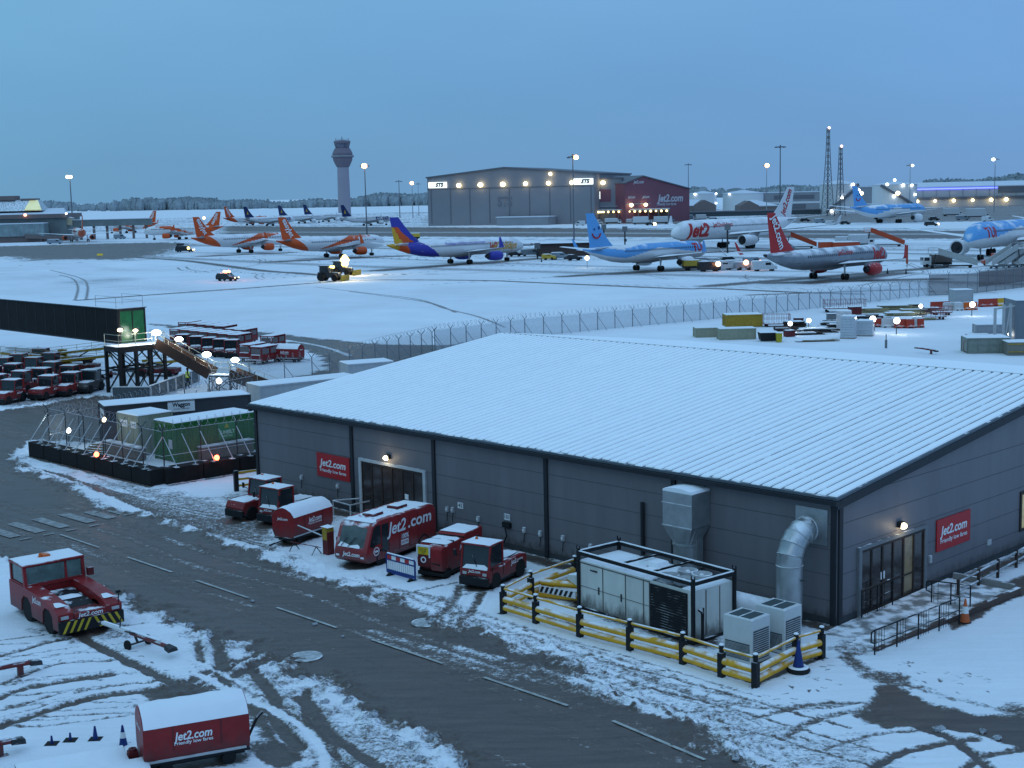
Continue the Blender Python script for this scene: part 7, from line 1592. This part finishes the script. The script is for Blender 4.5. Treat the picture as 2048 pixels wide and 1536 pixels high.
# light masts
def mast(px, py, top, lab, on=(), r=.28, head=3.2, mt=hz2, col=None):
    q = P(px, py); k = FOC / ((q - CAM).dot(fw)); h = (py - top) / k * 1.0
    t = thing('light_mast', (q.x, q.y, 0), 0, lab, 'light mast', 'tall light masts on the apron')
    MB().tube((0, 0, 0), (0, 0, h), r, 8, r2=r * .55).build('pole', mt, t)
    hb = MB().lathe([(head * .5, h - .25), (head * .5, h), (head * .42, h + .05), (.3, h + .1), (.3, h + .8), (.05, h + .9)], 12)
    for i in range(8): q_ = 2 * PI * i / 8; hb.x = Matrix.Translation((math.cos(q_) * head * .5, math.sin(q_) * head * .5, h - .3)) @ Matrix.Rotation(q_, 4, 'Z'); hb.box(-.1, .5, -.3, .3, -.3, .2)
    hb.x = Matrix(); hb.build('lamp_head', mt, t)
    for dx, rr in on:
        b = MB(); b.ball((dx, -head * .35, h - .35), rr, n=12, sz=.85); b.build('lit_lamp', col or orl, t)
    return t
mast(145, 440, 354, 'tall lit mast at the far left above the passenger pier', ((-1.6, 1.9), (1.6, 1.9)), .8, 7, col=flw); mast(734, 470, 332, 'tall mast with an orange lamp right of the control tower', ((0, 1.3),), .33, col=orl)
mast(1148, 480, 315, 'tall mast with one orange lamp in front of the big hangar', ((1.1, .95),), .3, col=orl); mast(1560, 440, 295, 'tall unlit mast with a round head crossing the large white fin', (), .42, 5.0)
q_ = mast(1377, 425, 330, 'slim unlit mast standing before the red hangar edge', (), .35, 4.5); mast(1533, 428, 331, 'slim mast with an orange lamp left of the large white fin', ((0, 1.5),), .3, 4, hgrey, orl)
mast(800, 436, 363, 'far unlit mast left of the big grey hangar', (), .4, 4.5); mast(826, 436, 366, 'far mast with an orange lamp beside the big grey hangar', ((0, 1.5),), .35, 3.5, hgrey, orl); mast(838, 432, 368, 'faint thin mast closest to the big grey hangar', (), .3, 3, hgrey)
mast(1819, 425, 331, 'thin mast with a small lamp above the far pale blue airliner', ((1, .9),), .25, 3.5, hgrey, flc); mast(1988, 425, 319, 'double headed mast with a small lamp at the right', ((-1.5, 1.0),), .3, 3.5, hgrey, flc)
def lattice(px, py, top, w0, w1, lab):
    q = P(px, py); k = FOC / ((q - CAM).dot(fw)); h = (py - top) / k; t = thing('lattice_mast', (q.x, q.y, 0), .5, lab, 'lattice mast', 'lattice radio masts'); b = MB(); br = MB(); n_ = 14
    def c(i, z): q_ = z / h; wd_ = w0 * (1 - q_) ** 1.6 + w1; a = PI / 2 * i + PI / 4; return Vector((math.cos(a) * wd_, math.sin(a) * wd_, z))
    for i in range(4):
        for j in range(n_): b.tube(c(i, h * j / n_), c(i, h * (j + 1) / n_), .2, 4)
        for j in range(n_): br.tube(c(i, h * j / n_), c(i + 1, h * (j + 1) / n_), .1, 3).tube(c(i + 1, h * j / n_), c(i, h * (j + 1) / n_), .1, 3).tube(c(i, h * j / n_), c(i + 1, h * j / n_), .08, 3)
    b.build('leg', hz2, t); br.build('lattice', hgrey, t); MB().tube((0, 0, 0), (0, 0, h * .9), .35, 6).build('cable_tray', hz2, t); bb = MB(); bb.ball((.3, -.4, h + .2), .75, n=10); bb.build('warning_lamp', M('far_lamp_pink', (1., .55, .5), emit=5), t)
lattice(1655, 432, 259, 3.1, .8, 'taller lattice radio mast with a warning light on top'); lattice(1680, 432, 295, 2.2, .85, 'shorter lattice radio mast beside the taller one')
# passenger pier at the far left
p = P(-60, 486); t = thing('passenger_pier', (p.x, p.y, 0), math.radians(8), 'passenger pier at the far left with a sloping glazed roof and lit end', 'building')
k0 = FOC / ((p - CAM).dot(fw)); X = lambda px: (px + 60) / k0; Z = lambda y: (486 - y) / k0
gy = M('pier_grey', (.17, .20, .20), .7, noise=.3, ns=.2, dust=.5); pg = M('pier_glass', (.22, .30, .31), .3, noise=.5, ns=.3, dust=.5); pl2 = M('pier_lit_glass', (.80, .75, .38), .4, noise=.3, ns=.3, emit=.35)
MB().box(0, X(128), 0, 40, 0, Z(440)).build('wall', gy, t); MB().box(-.5, X(131), -1.5, 42, Z(440), Z(432)).build('fascia', hbrown, t)
MB().hexa([(0, -1.5, Z(432) + .02), (X(128), -1.5, Z(432) + .02), (X(112), 30, Z(432) + .02), (0, 30, Z(432) + .02)], [(0, -1, Z(431)), (X(126), -1, Z(431)), (X(104), 30, Z(421)), (0, 30, Z(421))]).build('snowy_roof', hsn, t)
MB().hexa([(0, 6, Z(425)), (X(78), 6, Z(425)), (X(72), 34, Z(425)), (0, 34, Z(425))], [(0, 18, Z(403)), (X(62), 18, Z(403)), (X(60), 26, Z(403)), (0, 26, Z(403))]).build('upper_glazing', pg, t)
MB().hexa([(X(44), 5.6, Z(423)), (X(77), 5.6, Z(423)), (X(77), 5.9, Z(423)), (X(44), 5.9, Z(423))], [(X(46), 17.4, Z(404)), (X(62), 17.4, Z(404)), (X(62), 17.9, Z(404)), (X(46), 17.9, Z(404))]).build('lit_glazing', pl2, t)
MB().box(0, X(18), 16, 28, Z(403), Z(394)).build('roof_plant', hbrown, t); MB().box(X(28), X(58), 17, 28, Z(404), Z(400)).build('roof_ridge', hbrown, t)
MB().box(0, X(95), -14, -1.6, Z(474), Z(450)).build('glazed_lounge', pg, t); MB().box(0, X(90), -13, -2, 0, Z(474)).build('undercroft', hbrown, t); MB().box(0, X(95), -14.2, -1.6, Z(450), Z(448.6)).build('snow_cover', hsn, t)
b = MB()
for i in range(16): b.box(i * X(95) / 16, i * X(95) / 16 + .3, -14.15, -14, Z(474), Z(450))
b.build('mullion', hgrey, t)
bulbs(t, [(X(52), -2.5, Z(433))], .8, M('far_lamp_red', (1., .4, .25), emit=4)); bulbs(t, [(X(131), -2, Z(432))], .5, flc)
MB().box(X(88), X(138), 2, 9, Z(455), Z(441)).build('end_room', M('pier_cream', (.42, .40, .28), .7, emit=.03), t); MB().hexa([(X(86), 1.8, Z(441)), (X(140), 1.8, Z(441)), (X(140), 9, Z(441)), (X(86), 9, Z(441))], [(X(88), 2, Z(440)), (X(126), 2, Z(440)), (X(126), 9, Z(438)), (X(88), 9, Z(438))]).build('snow_cover', hsn, t)
b = MB()
for i in range(6): b.box(X(150 + i * 26), X(150 + i * 26) + 1, 5, 6.4, 0, Z(457))
MB().box(X(138), X(294), 3.5, 7.5, Z(459), Z(446)).build('link_bridge', gy, t); MB().box(X(138), X(294), 3.2, 7.8, Z(446), Z(444.8)).build('snow_cover', hsn, t); b.build('column', hbrown, t)
MB().hexa([(X(60), -16, Z(478)), (X(150), -10, Z(484)), (X(150), -7, Z(484)), (X(60), -12, Z(478))], [(X(60), -16, Z(470)), (X(150), -10, Z(478)), (X(150), -7, Z(478)), (X(60), -12, Z(470))]).build('jet_bridge', hbrown, t)
# far woods, paled by haze mixed into their colour
def wood_(name, pts, n_, hmin, hmax, mt, seed, lab=None, wd=60):
    rs = random.Random(seed); b = MB(); cum = []
    for i in range(n_):
        u_ = rs.random() * (len(pts) - 1); j = int(u_); q = pts[j] + (pts[j + 1] - pts[j]) * (u_ - j); q = q + Vector((rs.uniform(-1, 1) * wd, rs.uniform(-1, 1) * wd, 0))
        h = rs.uniform(hmin, hmax) * (.82 + .25 * math.sin(q.x * .011 + seed) + .12 * math.sin(q.x * .047)); r = rs.uniform(.22, .42) * h
        for m_ in range(3):
            o = Vector((rs.uniform(-r, r), rs.uniform(-r, r), 0)); b.x = Matrix.Translation(q + o) @ Matrix.Rotation(rs.random() * 6, 4, 'Z')
            k0 = len(b.v); b.lathe([(r * .5, 0), (r * rs.uniform(.7, 1), h * rs.uniform(.3, .45)), (r * rs.uniform(.6, .9), h * rs.uniform(.6, .75)), (r * .3, h * rs.uniform(.85, .97)), (.1, h * rs.uniform(.96, 1.02))], 6, cap=False)
            for v in b.v[k0:]: v += Vector((rs.uniform(-1, 1), rs.uniform(-1, 1), rs.uniform(-.5, .5) if v.z > 1 else 0)) * r * .22
    o = b.build(name, mt); return tag(o, lab, 'woodland', kind='stuff')
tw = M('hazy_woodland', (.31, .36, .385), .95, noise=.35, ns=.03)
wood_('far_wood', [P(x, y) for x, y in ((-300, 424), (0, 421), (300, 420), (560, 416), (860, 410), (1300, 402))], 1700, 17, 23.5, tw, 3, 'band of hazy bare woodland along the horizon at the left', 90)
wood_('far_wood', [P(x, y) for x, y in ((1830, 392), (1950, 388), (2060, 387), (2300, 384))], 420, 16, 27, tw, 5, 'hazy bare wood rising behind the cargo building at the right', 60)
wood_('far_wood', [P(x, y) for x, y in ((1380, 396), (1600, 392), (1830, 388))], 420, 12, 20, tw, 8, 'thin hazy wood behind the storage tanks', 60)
# ---------------------------------------------------------------- vehicles and equipment on the apron
vk = {}
def van(px, py, ang, lab, col, L=5.2, w=1.95, h=2.2, kind='van', group='vehicles parked before the hangars', lamps=False):
    q = P(px, py); t = thing({'van': 'parked_van', 'truck': 'service_truck', 'car': 'apron_car'}[kind], (q.x, q.y, 0), math.radians(ang), lab, {'van': 'van', 'truck': 'truck', 'car': 'car'}[kind], group); hl = L / 2
    if kind == 'van': MB().prism([(-hl, .35), (hl, .35), (hl, 1.0), (hl - .75, 1.2), (hl - 1.5, h), (-hl + .1, h), (-hl, h - .2)], -w / 2, w / 2).build('body', col, t, bevel=.06); g_ = MB().hexa([(hl - .7, -w * .42, 1.22), (hl - .64, -w * .42, 1.22), (hl - .64, w * .42, 1.22), (hl - .7, w * .42, 1.22)], [(hl - 1.42, -w * .4, h - .12), (hl - 1.36, -w * .4, h - .12), (hl - 1.36, w * .4, h - .12), (hl - 1.42, w * .4, h - .12)]); g_.box(hl - 2.4, hl - 1.3, -w / 2 - .02, w / 2 + .02, 1.25, h - .35).build('window', glass, t); pad(t, -hl + .15, hl - 1.55, -w * .45, w * .45, h, .08)
    elif kind == 'truck':
        MB().box(-hl, hl - 1.9, -w / 2, w / 2, 1.0, h).build('box_body', col, t, bevel=.04); MB().prism([(hl - 1.8, .5), (hl, .5), (hl, 1.3), (hl - .25, 2.1), (hl - 1.8, 2.2)], -w * .46, w * .46).build('cab', white, t, bevel=.05); MB().box(hl - .2, hl + .02, -w * .4, w * .4, 1.35, 2.0).box(hl - 1.4, hl - .4, -w * .47, w * .47, 1.35, 2.0).build('window', glass, t); MB().box(-hl, hl - .1, -w * .4, w * .4, .5, .95).build('chassis', dark, t); pad(t, -hl + .05, hl - 1.95, -w * .48, w * .48, h, .1)
    else:
        MB().prism([(-hl, .35), (hl, .35), (hl, .85), (hl - 1.1, 1.0), (hl - 1.9, h), (-hl + .4, h), (-hl, 1.1)], -w / 2, w / 2).build('body', col, t, bevel=.08); MB().prism([(hl - 1.25, 1.03), (hl - 1.9, h - .08), (-hl + .5, h - .08), (-hl + .15, 1.1)], -w / 2 - .015, w / 2 + .015).build('window', glass, t); pad(t, -hl + .5, hl - 2.0, -w * .42, w * .42, h, .05)
    for x in (-hl + 1.0, hl - .95):
        for y in (-w * .44, w * .44): wheel(t, x, y, .36, .24)
    if lamps:
        for y in (-.6, .6): b = MB(); b.ball((hl + .05, y, .75), lamps, n=8); b.build('headlight', flw, t)
    return t
lt = M('van_white', (.52, .54, .56), .45, dust=.5); gb = M('van_grey_blue', (.22, .26, .3), .45, dust=.4); dk = M('car_dark', (.015, .017, .02), .35, dust=.25)
for i, (x, y, a, c_, L, h_, k_) in enumerate(((1017, 450, 5, gb, 7.5, 2.9, 'truck'), (1037, 443, 170, lt, 6, 2.6, 'truck'), (1160, 451, 160, lt, 5, 2.3, 'van'), (1196, 448, 15, lt, 5, 2.2, 'van'), (1211, 446, 20, gb, 5, 2.2, 'van'), (1226, 448, 5, lt, 8.5, 2.9, 'truck'), (1246, 445, 10, lt, 5.5, 2.5, 'van'), (1262, 446, 10, lt, 5, 2.1, 'van'), (1285, 449, 2, lt, 9.5, 3.9, 'truck'), (1318, 448, 178, lt, 9, 3.7, 'truck'), (1338, 443, 10, gb, 6, 2.5, 'van'), (1356, 441, 10, lt, 5, 2.2, 'van'), (1380, 440, 2, gb, 7, 2.8, 'truck'), (1405, 441, 4, lt, 7.5, 3.2, 'truck'), (1640, 446, 5, gb, 5, 2.1, 'van'), (1662, 450, 10, lt, 4.6, 1.9, 'van'), (1690, 449, 5, dk, 4.6, 1.6, 'car'), (1905, 432, 5, lt, 10, 4.2, 'truck'), (1955, 436, 2, lt, 11, 4.6, 'truck'))):
    nm = ('grey box truck before the hangar left of the purple tailed airliner', 'white box truck close to the grey hangar wall', 'white van under the purple tailed airliner nose', 'white van just left of the pale blue fin tip', 'grey blue van behind the pale blue fin tip', 'long white box truck right of the pale blue fin', 'white van before the red hangar canopy, left', 'low white van before the red hangar canopy', 'tall white catering truck with its back to the other before the red hangar', 'second tall white catering truck before the red hangar', 'grey van right of the catering trucks', 'white van below the small brown shed', 'grey box truck above the nose of the large white airliner', 'white box truck above the lettering of the large white airliner', 'grey van left of the far pale blue airliner', 'white van under the long white wing', 'dark car by the tail of the far pale blue airliner', 'tall white truck right of the far pale blue airliner', 'tall white truck behind the right hand pale blue nose')[i]
    van(x, y, a, nm, c_, L, 2.2, h_, k_)
lamp_van = van(1300, 451, 5, 'small dark vehicle with bright headlights between the catering trucks', dk, 4.5, 1.8, 1.7, 'car', lamps=.7)
ap = 'vehicles moving on the apron'
t = van(455, 562, -25, 'dark estate car with a glowing red roof lamp driving over the snow', dk, 4.7, 1.85, 1.65, 'car', ap, .12)
for x in (-.5, .3): b = MB(); b.ball((x, 0, 1.95), .5, n=10, sz=.6); b.build('roof_lamp', M('roof_lamp_red', (1., .34, .16), emit=5), t)
lamp(t, (0, 0, 2.7), 420, (1, .25, .12), .2); MB().box(-.9, .7, -.5, .5, 1.65, 1.75).build('lamp_rack', dark, t)
t = van(1862, 452, -10, 'black pickup with one bright headlight on the taxiway at the right', dk, 5.5, 2.1, 1.9, 'car', ap, .4)
t = van(370, 504, -10, 'dark loading vehicle with yellow lights at the tail of the parked row', dk, 6, 2.3, 2.1, 'car', ap, .2); MB().box(-2.4, -.6, -1, 1, 2.1, 2.9).build('equipment_box', dark, t); b = MB(); b.ball((1.7, -1, 1.3), .5, n=8); b.build('work_light', hazel, t)
t = van(822, 479, 180, 'yellow airport truck crossing behind the purple fin', M('truck_yellow', (.5, .34, .05), .5, dust=.4), 7, 2.3, 2.4, 'truck', ap, .3)
q = P(664, 562)
def plough(px, py, ang, lab, lampy):
    q = P(px, py); t = thing('snow_plough', (q.x, q.y, 0), math.radians(ang), lab, 'snow plough', ap)
    MB().prism([(-2.4, .7), (1.6, .7), (2.2, .9), (2.2, 1.6), (.5, 1.8), (-2.4, 1.8)], -.7, .7).build('body', dk, t, bevel=.06)
    c = MB()
    for x in (-1.9, .2):
        for y in (-.8, .8): c.beam((x, y, 1.7), (x + .1, y * .95, 3.0), .14)
    c.build('cab_frame', dark, t); MB().box(-2.1, .5, -.95, .95, 3.0, 3.15).build('roof', dk, t); pad(t, -2.05, .45, -.9, .9, 3.15, .05); MB().box(-1.75, .1, -.85, .85, 1.8, 3.0).build('cab_glass', glass, t)
    for x, r in ((-1.5, .85), (1.5, .7)):
        for y in (-1.0, 1.0): wheel(t, x, y, r, .5, yeld)
    MB().hexa([(3.0, -1.7, .1), (3.5, -1.7, .1), (3.5, 1.7, .1), (3.0, 1.7, .1)], [(3.3, -1.7, 1.2), (3.6, -1.7, 1.25), (3.6, 1.7, 1.25), (3.3, 1.7, 1.2)]).build('plough_blade', M('blade_yellow', (.45, .3, .04), .6), t); MB().beam((2.0, .5, 1.0), (3.2, .5, .6), .2).beam((2.0, -.5, 1.0), (3.2, -.5, .6), .2).build('lift_arm', dark, t)
    for y, z, r in lampy: b = MB(); b.ball((.55, y, z), r, n=10); b.build('work_light', hazel, t)
    lamp(t, (3.4, 0, 3.2), 1100, (1, .78, .38), .3); return t
plough(660, 562, -18, 'dark snow plough tractor nearest in the snow with yellow lights', ((.6, 2.8, .3), (-.5, 2.9, .26), (.2, 1.5, .28))); plough(686, 551, -20, 'second snow plough behind the first with a bank of bright yellow lights', ((-.9, 3.4, .58), (0, 3.9, .6), (.9, 3.3, .58), (-.6, 2.5, .5), (.5, 2.4, .5)))
# stand furniture
def stand_sign(px, py, top, lab):
    q = P(px, py); k = FOC / ((q - CAM).dot(fw)); h = (py - top) / k; t = thing('stand_sign', (q.x, q.y, 0), 0, lab, 'sign', 'aircraft stand signs on posts'); MB().box(-.2, .2, -.2, .2, 0, h - 1.4).build('post', dark, t); MB().box(-.75, .75, -.3, .3, h - 1.5, h).build('board', grey, t); MB().box(-.3, .5, -.45, -.21, h * .3, h * .3 + .8).build('panel', dark, t)
stand_sign(1208, 492, 449, 'dark stand sign post close right of the pale blue fin'); stand_sign(1250, 496, 453, 'dark stand sign post further right of the pale blue fin'); stand_sign(1455, 506, 449, 'pale headed stand sign post below the large white fuselage'); stand_sign(1075, 517, 486, 'short dark post at the left end of the brown shelter')
q = P(1078, 514); t = thing('stand_shelter', (q.x, q.y, 0), .12, 'dark brown stand shelter with a thin snowy roof between two parked airliners', 'shelter')
MB().box(.6, 13.6, 0, 7, 0, 3.3).build('wall', M('shelter_brown', (.075, .055, .05), .8, noise=.3), t); MB().box(-1.2, 14, -.8, 7.5, 3.3, 3.5).build('roof', dark, t); pad(t, -1.1, 13.9, -.7, 7.4, 3.5, .12); MB().box(-16, -1.2, 2, 3, 3.0, 3.3).build('link_beam', dark, t)
def steps(px, py, ang, lab, mt, L=8.5, h=3.6, group='passenger steps'):
    q = P(px, py); t = thing('passenger_steps', (q.x, q.y, 0), math.radians(ang), lab, 'passenger steps', group)
    MB().hexa([(-L / 2, -.8, .5), (L / 2 - 2, -.8, h - .3), (L / 2 - 2, .8, h - .3), (-L / 2, .8, .5)], [(-L / 2, -.8, .8), (L / 2 - 2, -.8, h), (L / 2 - 2, .8, h), (-L / 2, .8, .8)]).build('stair_flight', M('step_grey', (.3, .31, .32), .6, dust=.7), t)
    for s in (-1, 1): MB().hexa([(-L / 2, s * .85 - .04, .6), (L / 2 - 2, s * .85 - .04, h - .2), (L / 2 - 2, s * .85 + .04, h - .2), (-L / 2, s * .85 + .04, .6)], [(-L / 2, s * .85 - .04, 1.7), (L / 2 - 2, s * .85 - .04, h + 1), (L / 2 - 2, s * .85 + .04, h + 1), (-L / 2, s * .85 + .04, 1.7)]).build('side_panel', mt, t)
    MB().box(L / 2 - 2, L / 2, -1, 1, h - .15, h).build('platform', mt, t); pad(t, L / 2 - 1.95, L / 2 - .05, -.95, .95, h, .06); MB().box(-L / 2 + 1, L / 2 - .2, -.7, .7, .35, .6).beam((L / 2 - 1, -.6, .6), (L / 2 - 1.5, -.6, h - .2), .14).beam((L / 2 - 1, .6, .6), (L / 2 - 1.5, .6, h - .2), .14).build('chassis', dark, t)
    b = MB(); rails(b, [(L / 2 - 2, -1, h), (L / 2, -1, h), (L / 2, 1, h), (L / 2 - 2, 1, h)]); b.build('guardrail', mt, t)
    for x in (-L / 2 + 1.4, L / 2 - .8):
        for y in (-.7, .7): wheel(t, x, y, .32, .2)
    return t
oc = M('steps_red', (.46, .07, .03), .5, dust=.3); wc = M('steps_white', (.36, .37, .36), .5, dust=.4)
steps(1768, 493, 155, 'red passenger steps alone on the snow behind the silver airliner', oc, 11, 4.2); steps(1905, 536, 165, 'pale passenger steps on a truck left of the right hand pale blue nose', wc, 9.5, 3.0); steps(1600, 497, 165, 'red passenger steps behind the red tail', oc, 9, 3.6)
for i, (x, y) in enumerate(((2010, 536), (2035, 534), (2062, 533))): steps(x, y, 28, ('leftmost of the grey steps under the right hand pale blue nose', 'middle grey steps under the right hand pale blue nose', 'rightmost grey steps cut off by the right edge')[i], wc, 9, 3.8)
van(1872, 534, 178, 'brown grey box truck joined to the pale passenger steps', M('truck_brown', (.15, .12, .11), .6, dust=.3), 6, 2.2, 2.6, 'truck', 'service trucks on the stands')
for x, y, a, c_, lab, L, h_, k_ in ((1392, 541, 5, M('truck_yellow', ()), 'dark yellow service truck under the engine of the smiling tail airliner', 5.5, 2.2, 'truck'), (1418, 543, 8, dk, 'dark service truck in front of the pale blue airliner', 4.5, 2.1, 'van'), (1446, 540, 5, lt, 'white van by the pale blue airliner nose', 4.2, 1.9, 'van'), (1472, 537, 10, lt, 'second white van right of the pale blue airliner nose', 4.6, 1.8, 'van'), (1507, 531, 0, gb, 'grey tractor between the pale blue nose and the red tail', 4.5, 1.9, 'van'), (1528, 542, 2, lt, 'white van half behind the silver airliner tail', 5, 2.1, 'van'), (1722, 494, 5, lt, 'white truck beside the lone red passenger steps', 7, 3.4, 'truck'), (1062, 512, 5, gb, 'grey equipment truck left of the brown shelter', 5.5, 1.9, 'van'), (240, 478, 10, gb, 'grey van under the covered walkway at the far left', 5.5, 2.2, 'van'), (110, 488, 5, gb, 'grey trolley vehicle by the pier at the far left', 6, 2.0, 'van'), (560, 440, 0, lt, 'far white van behind the distant airliners', 7, 2.6, 'van')):
    van(x, y, a, lab, c_, L, 2.1, h_, k_, 'service trucks on the stands')
for x, y, lab in ((1436, 528, 'red lit lamp post unit beside the pale blue nose'), (1492, 525, 'orange lit lamp left of the red tail, first of two'), (1520, 525, 'orange lit lamp closest to the red tail')):
    put_flood(x, y, 1.6, lab, 0, 0, .55, M('apron_lamp_orange', (1., .45, .25), emit=6), 'apron_lamp')
put_flood(1174, 516, 2.2, 'bright lamp at the tailcone of the smiling tail airliner', 0, 60, .5, flw, 'apron_lamp'); put_flood(1007, 488, 3.2, 'yellow lit sign lamp above the purple airliner nose', 0, 0, .7, hazel, 'apron_lamp'); put_flood(952, 486, 1.8, 'orange lamp seen over the white fuselage of the purple tailed airliner', 0, 0, .8, orl, 'apron_lamp'); put_flood(408, 436, 4, 'yellow lamp beyond the orange tails at the left', 0, 0, 1.0, orl, 'apron_lamp')
for x, y, w_, h_, c_, lab in ((1640, 500, 9, 1.7, oc, 'long red belt vehicle behind the silver fuselage'), (1668, 500, 7, 1.6, oc, 'second red trailer behind the silver fuselage')):
    q = P(x, y); t = thing('red_trailer', (q.x, q.y, 0), .03, lab, 'trailer', 'red trailers'); MB().box(0, w_, 0, 2.2, .5, h_ + .4).build('body', c_, t, bevel=.05); pad(t, .05, w_ - .05, .05, 2.15, h_ + .4, .1)
    for xx in (1, w_ - 1): 
        for y_ in (.1, 2.1): wheel(t, xx, y_, .35, .2)
q = P(1990, 532); t = thing('red_tow_tractor', (q.x, q.y, 0), math.radians(175), 'red towing tractor under the right hand pale blue nose', 'tractor'); MB().prism([(-2.5, .5), (2.5, .5), (2.6, 1.2), (.8, 1.5), (.5, 2.6), (-.8, 2.6), (-1, 1.4), (-2.5, 1.3)], -1.1, 1.1).build('body', oc, t, bevel=.06); MB().box(-.7, .45, -1.12, 1.12, 1.6, 2.4).build('window', glass, t); pad(t, -2.4, -1.1, -1, 1, 1.32, .08)
for xx in (-1.6, 1.6):
    for y_ in (-1, 1): wheel(t, xx, y_, .55, .4)
q = P(1814, 535); t = thing('windsock', (q.x, q.y, 0), 0, 'furled red banner hanging from a thin post right of the silver airliner nose', 'banner'); MB().tube((0, 0, 0), (0, 0, 4.6), .06, 6).build('pole', dark, t); MB().hexa([(-.25, -.05, .9), (.2, -.05, .7), (.2, .08, .7), (-.25, .08, .9)], [(-.1, -.05, 4.6), (.15, -.05, 4.6), (.15, .08, 4.6), (-.1, .08, 4.6)]).build('banner_cloth', oc, t)
for x, y, lab in ((1775, 547, 'dark cone under the silver airliner nose'), (1812, 548, 'dark cone below the furled red banner'), (1083, 524, 'dark cone below the left end of the brown shelter')):
    cone('traffic_cone', P(x, y), 1.0, dark, lab, False, 'dark cones on the stands')
towbar_px((1436, 495), (1462, 520), 'red towbar raised below the nose gear of the large white airliner')
# yellow surface lights / boards on the snow
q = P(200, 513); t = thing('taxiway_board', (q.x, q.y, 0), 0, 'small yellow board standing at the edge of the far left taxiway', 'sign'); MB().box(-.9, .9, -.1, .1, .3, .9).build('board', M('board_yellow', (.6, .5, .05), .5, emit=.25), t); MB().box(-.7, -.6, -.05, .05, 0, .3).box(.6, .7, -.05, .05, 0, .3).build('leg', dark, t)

for k, (x, y, a, c_, L, h_, kd, lab) in enumerate(((1405, 532, 12, gb, 4.5, 1.8, 'van', 'grey tractor behind the dark yellow service truck'), (1430, 531, -8, lt, 4.2, 1.7, 'van', 'small white van behind the pale blue nose'), (1460, 527, 5, dk, 4.4, 1.6, 'car', 'dark car behind the two white vans by the pale blue nose'), (1488, 540, 3, gb, 4, 1.7, 'van', 'grey van at the front between the pale blue nose and the silver tail'),
    (1120, 519, 4, gb, 4.5, 1.8, 'van', 'grey van in front of the brown shelter'), (1148, 521, 8, dk, 4, 1.5, 'car', 'dark car at the right end of the brown shelter'), (1098, 520, -6, M('truck_yellow', ()), 3.6, 1.5, 'van', 'yellowish unit by the left end of the brown shelter'), (1690, 488, 3, lt, 5.5, 2.2, 'van', 'white van left of the white truck by the lone red steps'), (1570, 500, 5, gb, 5, 1.9, 'van', 'grey van at the foot of the red steps behind the red tail'), (1030, 513, 3, dk, 4, 1.6, 'car', 'dark car below the nose of the purple tailed airliner'),
    (1925, 440, 3, gb, 6, 2.2, 'van', 'grey van near the cargo building lamps'), (1975, 443, 2, lt, 5, 2.2, 'van', 'white van below the long cargo building'), (1868, 441, 4, dk, 5, 1.8, 'car', 'dark car before the cargo building'), (1610, 443, 3, dk, 5, 1.7, 'car', 'dark car between the large white fin and the lattice masts'), (1428, 443, 3, gb, 5, 2.2, 'van', 'grey van behind the cockpit of the large white airliner'), (955, 446, 3, dk, 5, 1.7, 'car', 'dark car in front of the grey hangar doors'), (985, 449, 175, lt, 6, 2.4, 'van', 'white van in front of the grey hangar doors'), (915, 450, 3, gb, 5, 2, 'van', 'grey van by the wing tip before the grey hangar'))):
    van(x, y, a, lab, c_, L, 2.0, h_, kd, 'small vehicles between the parked airliners')
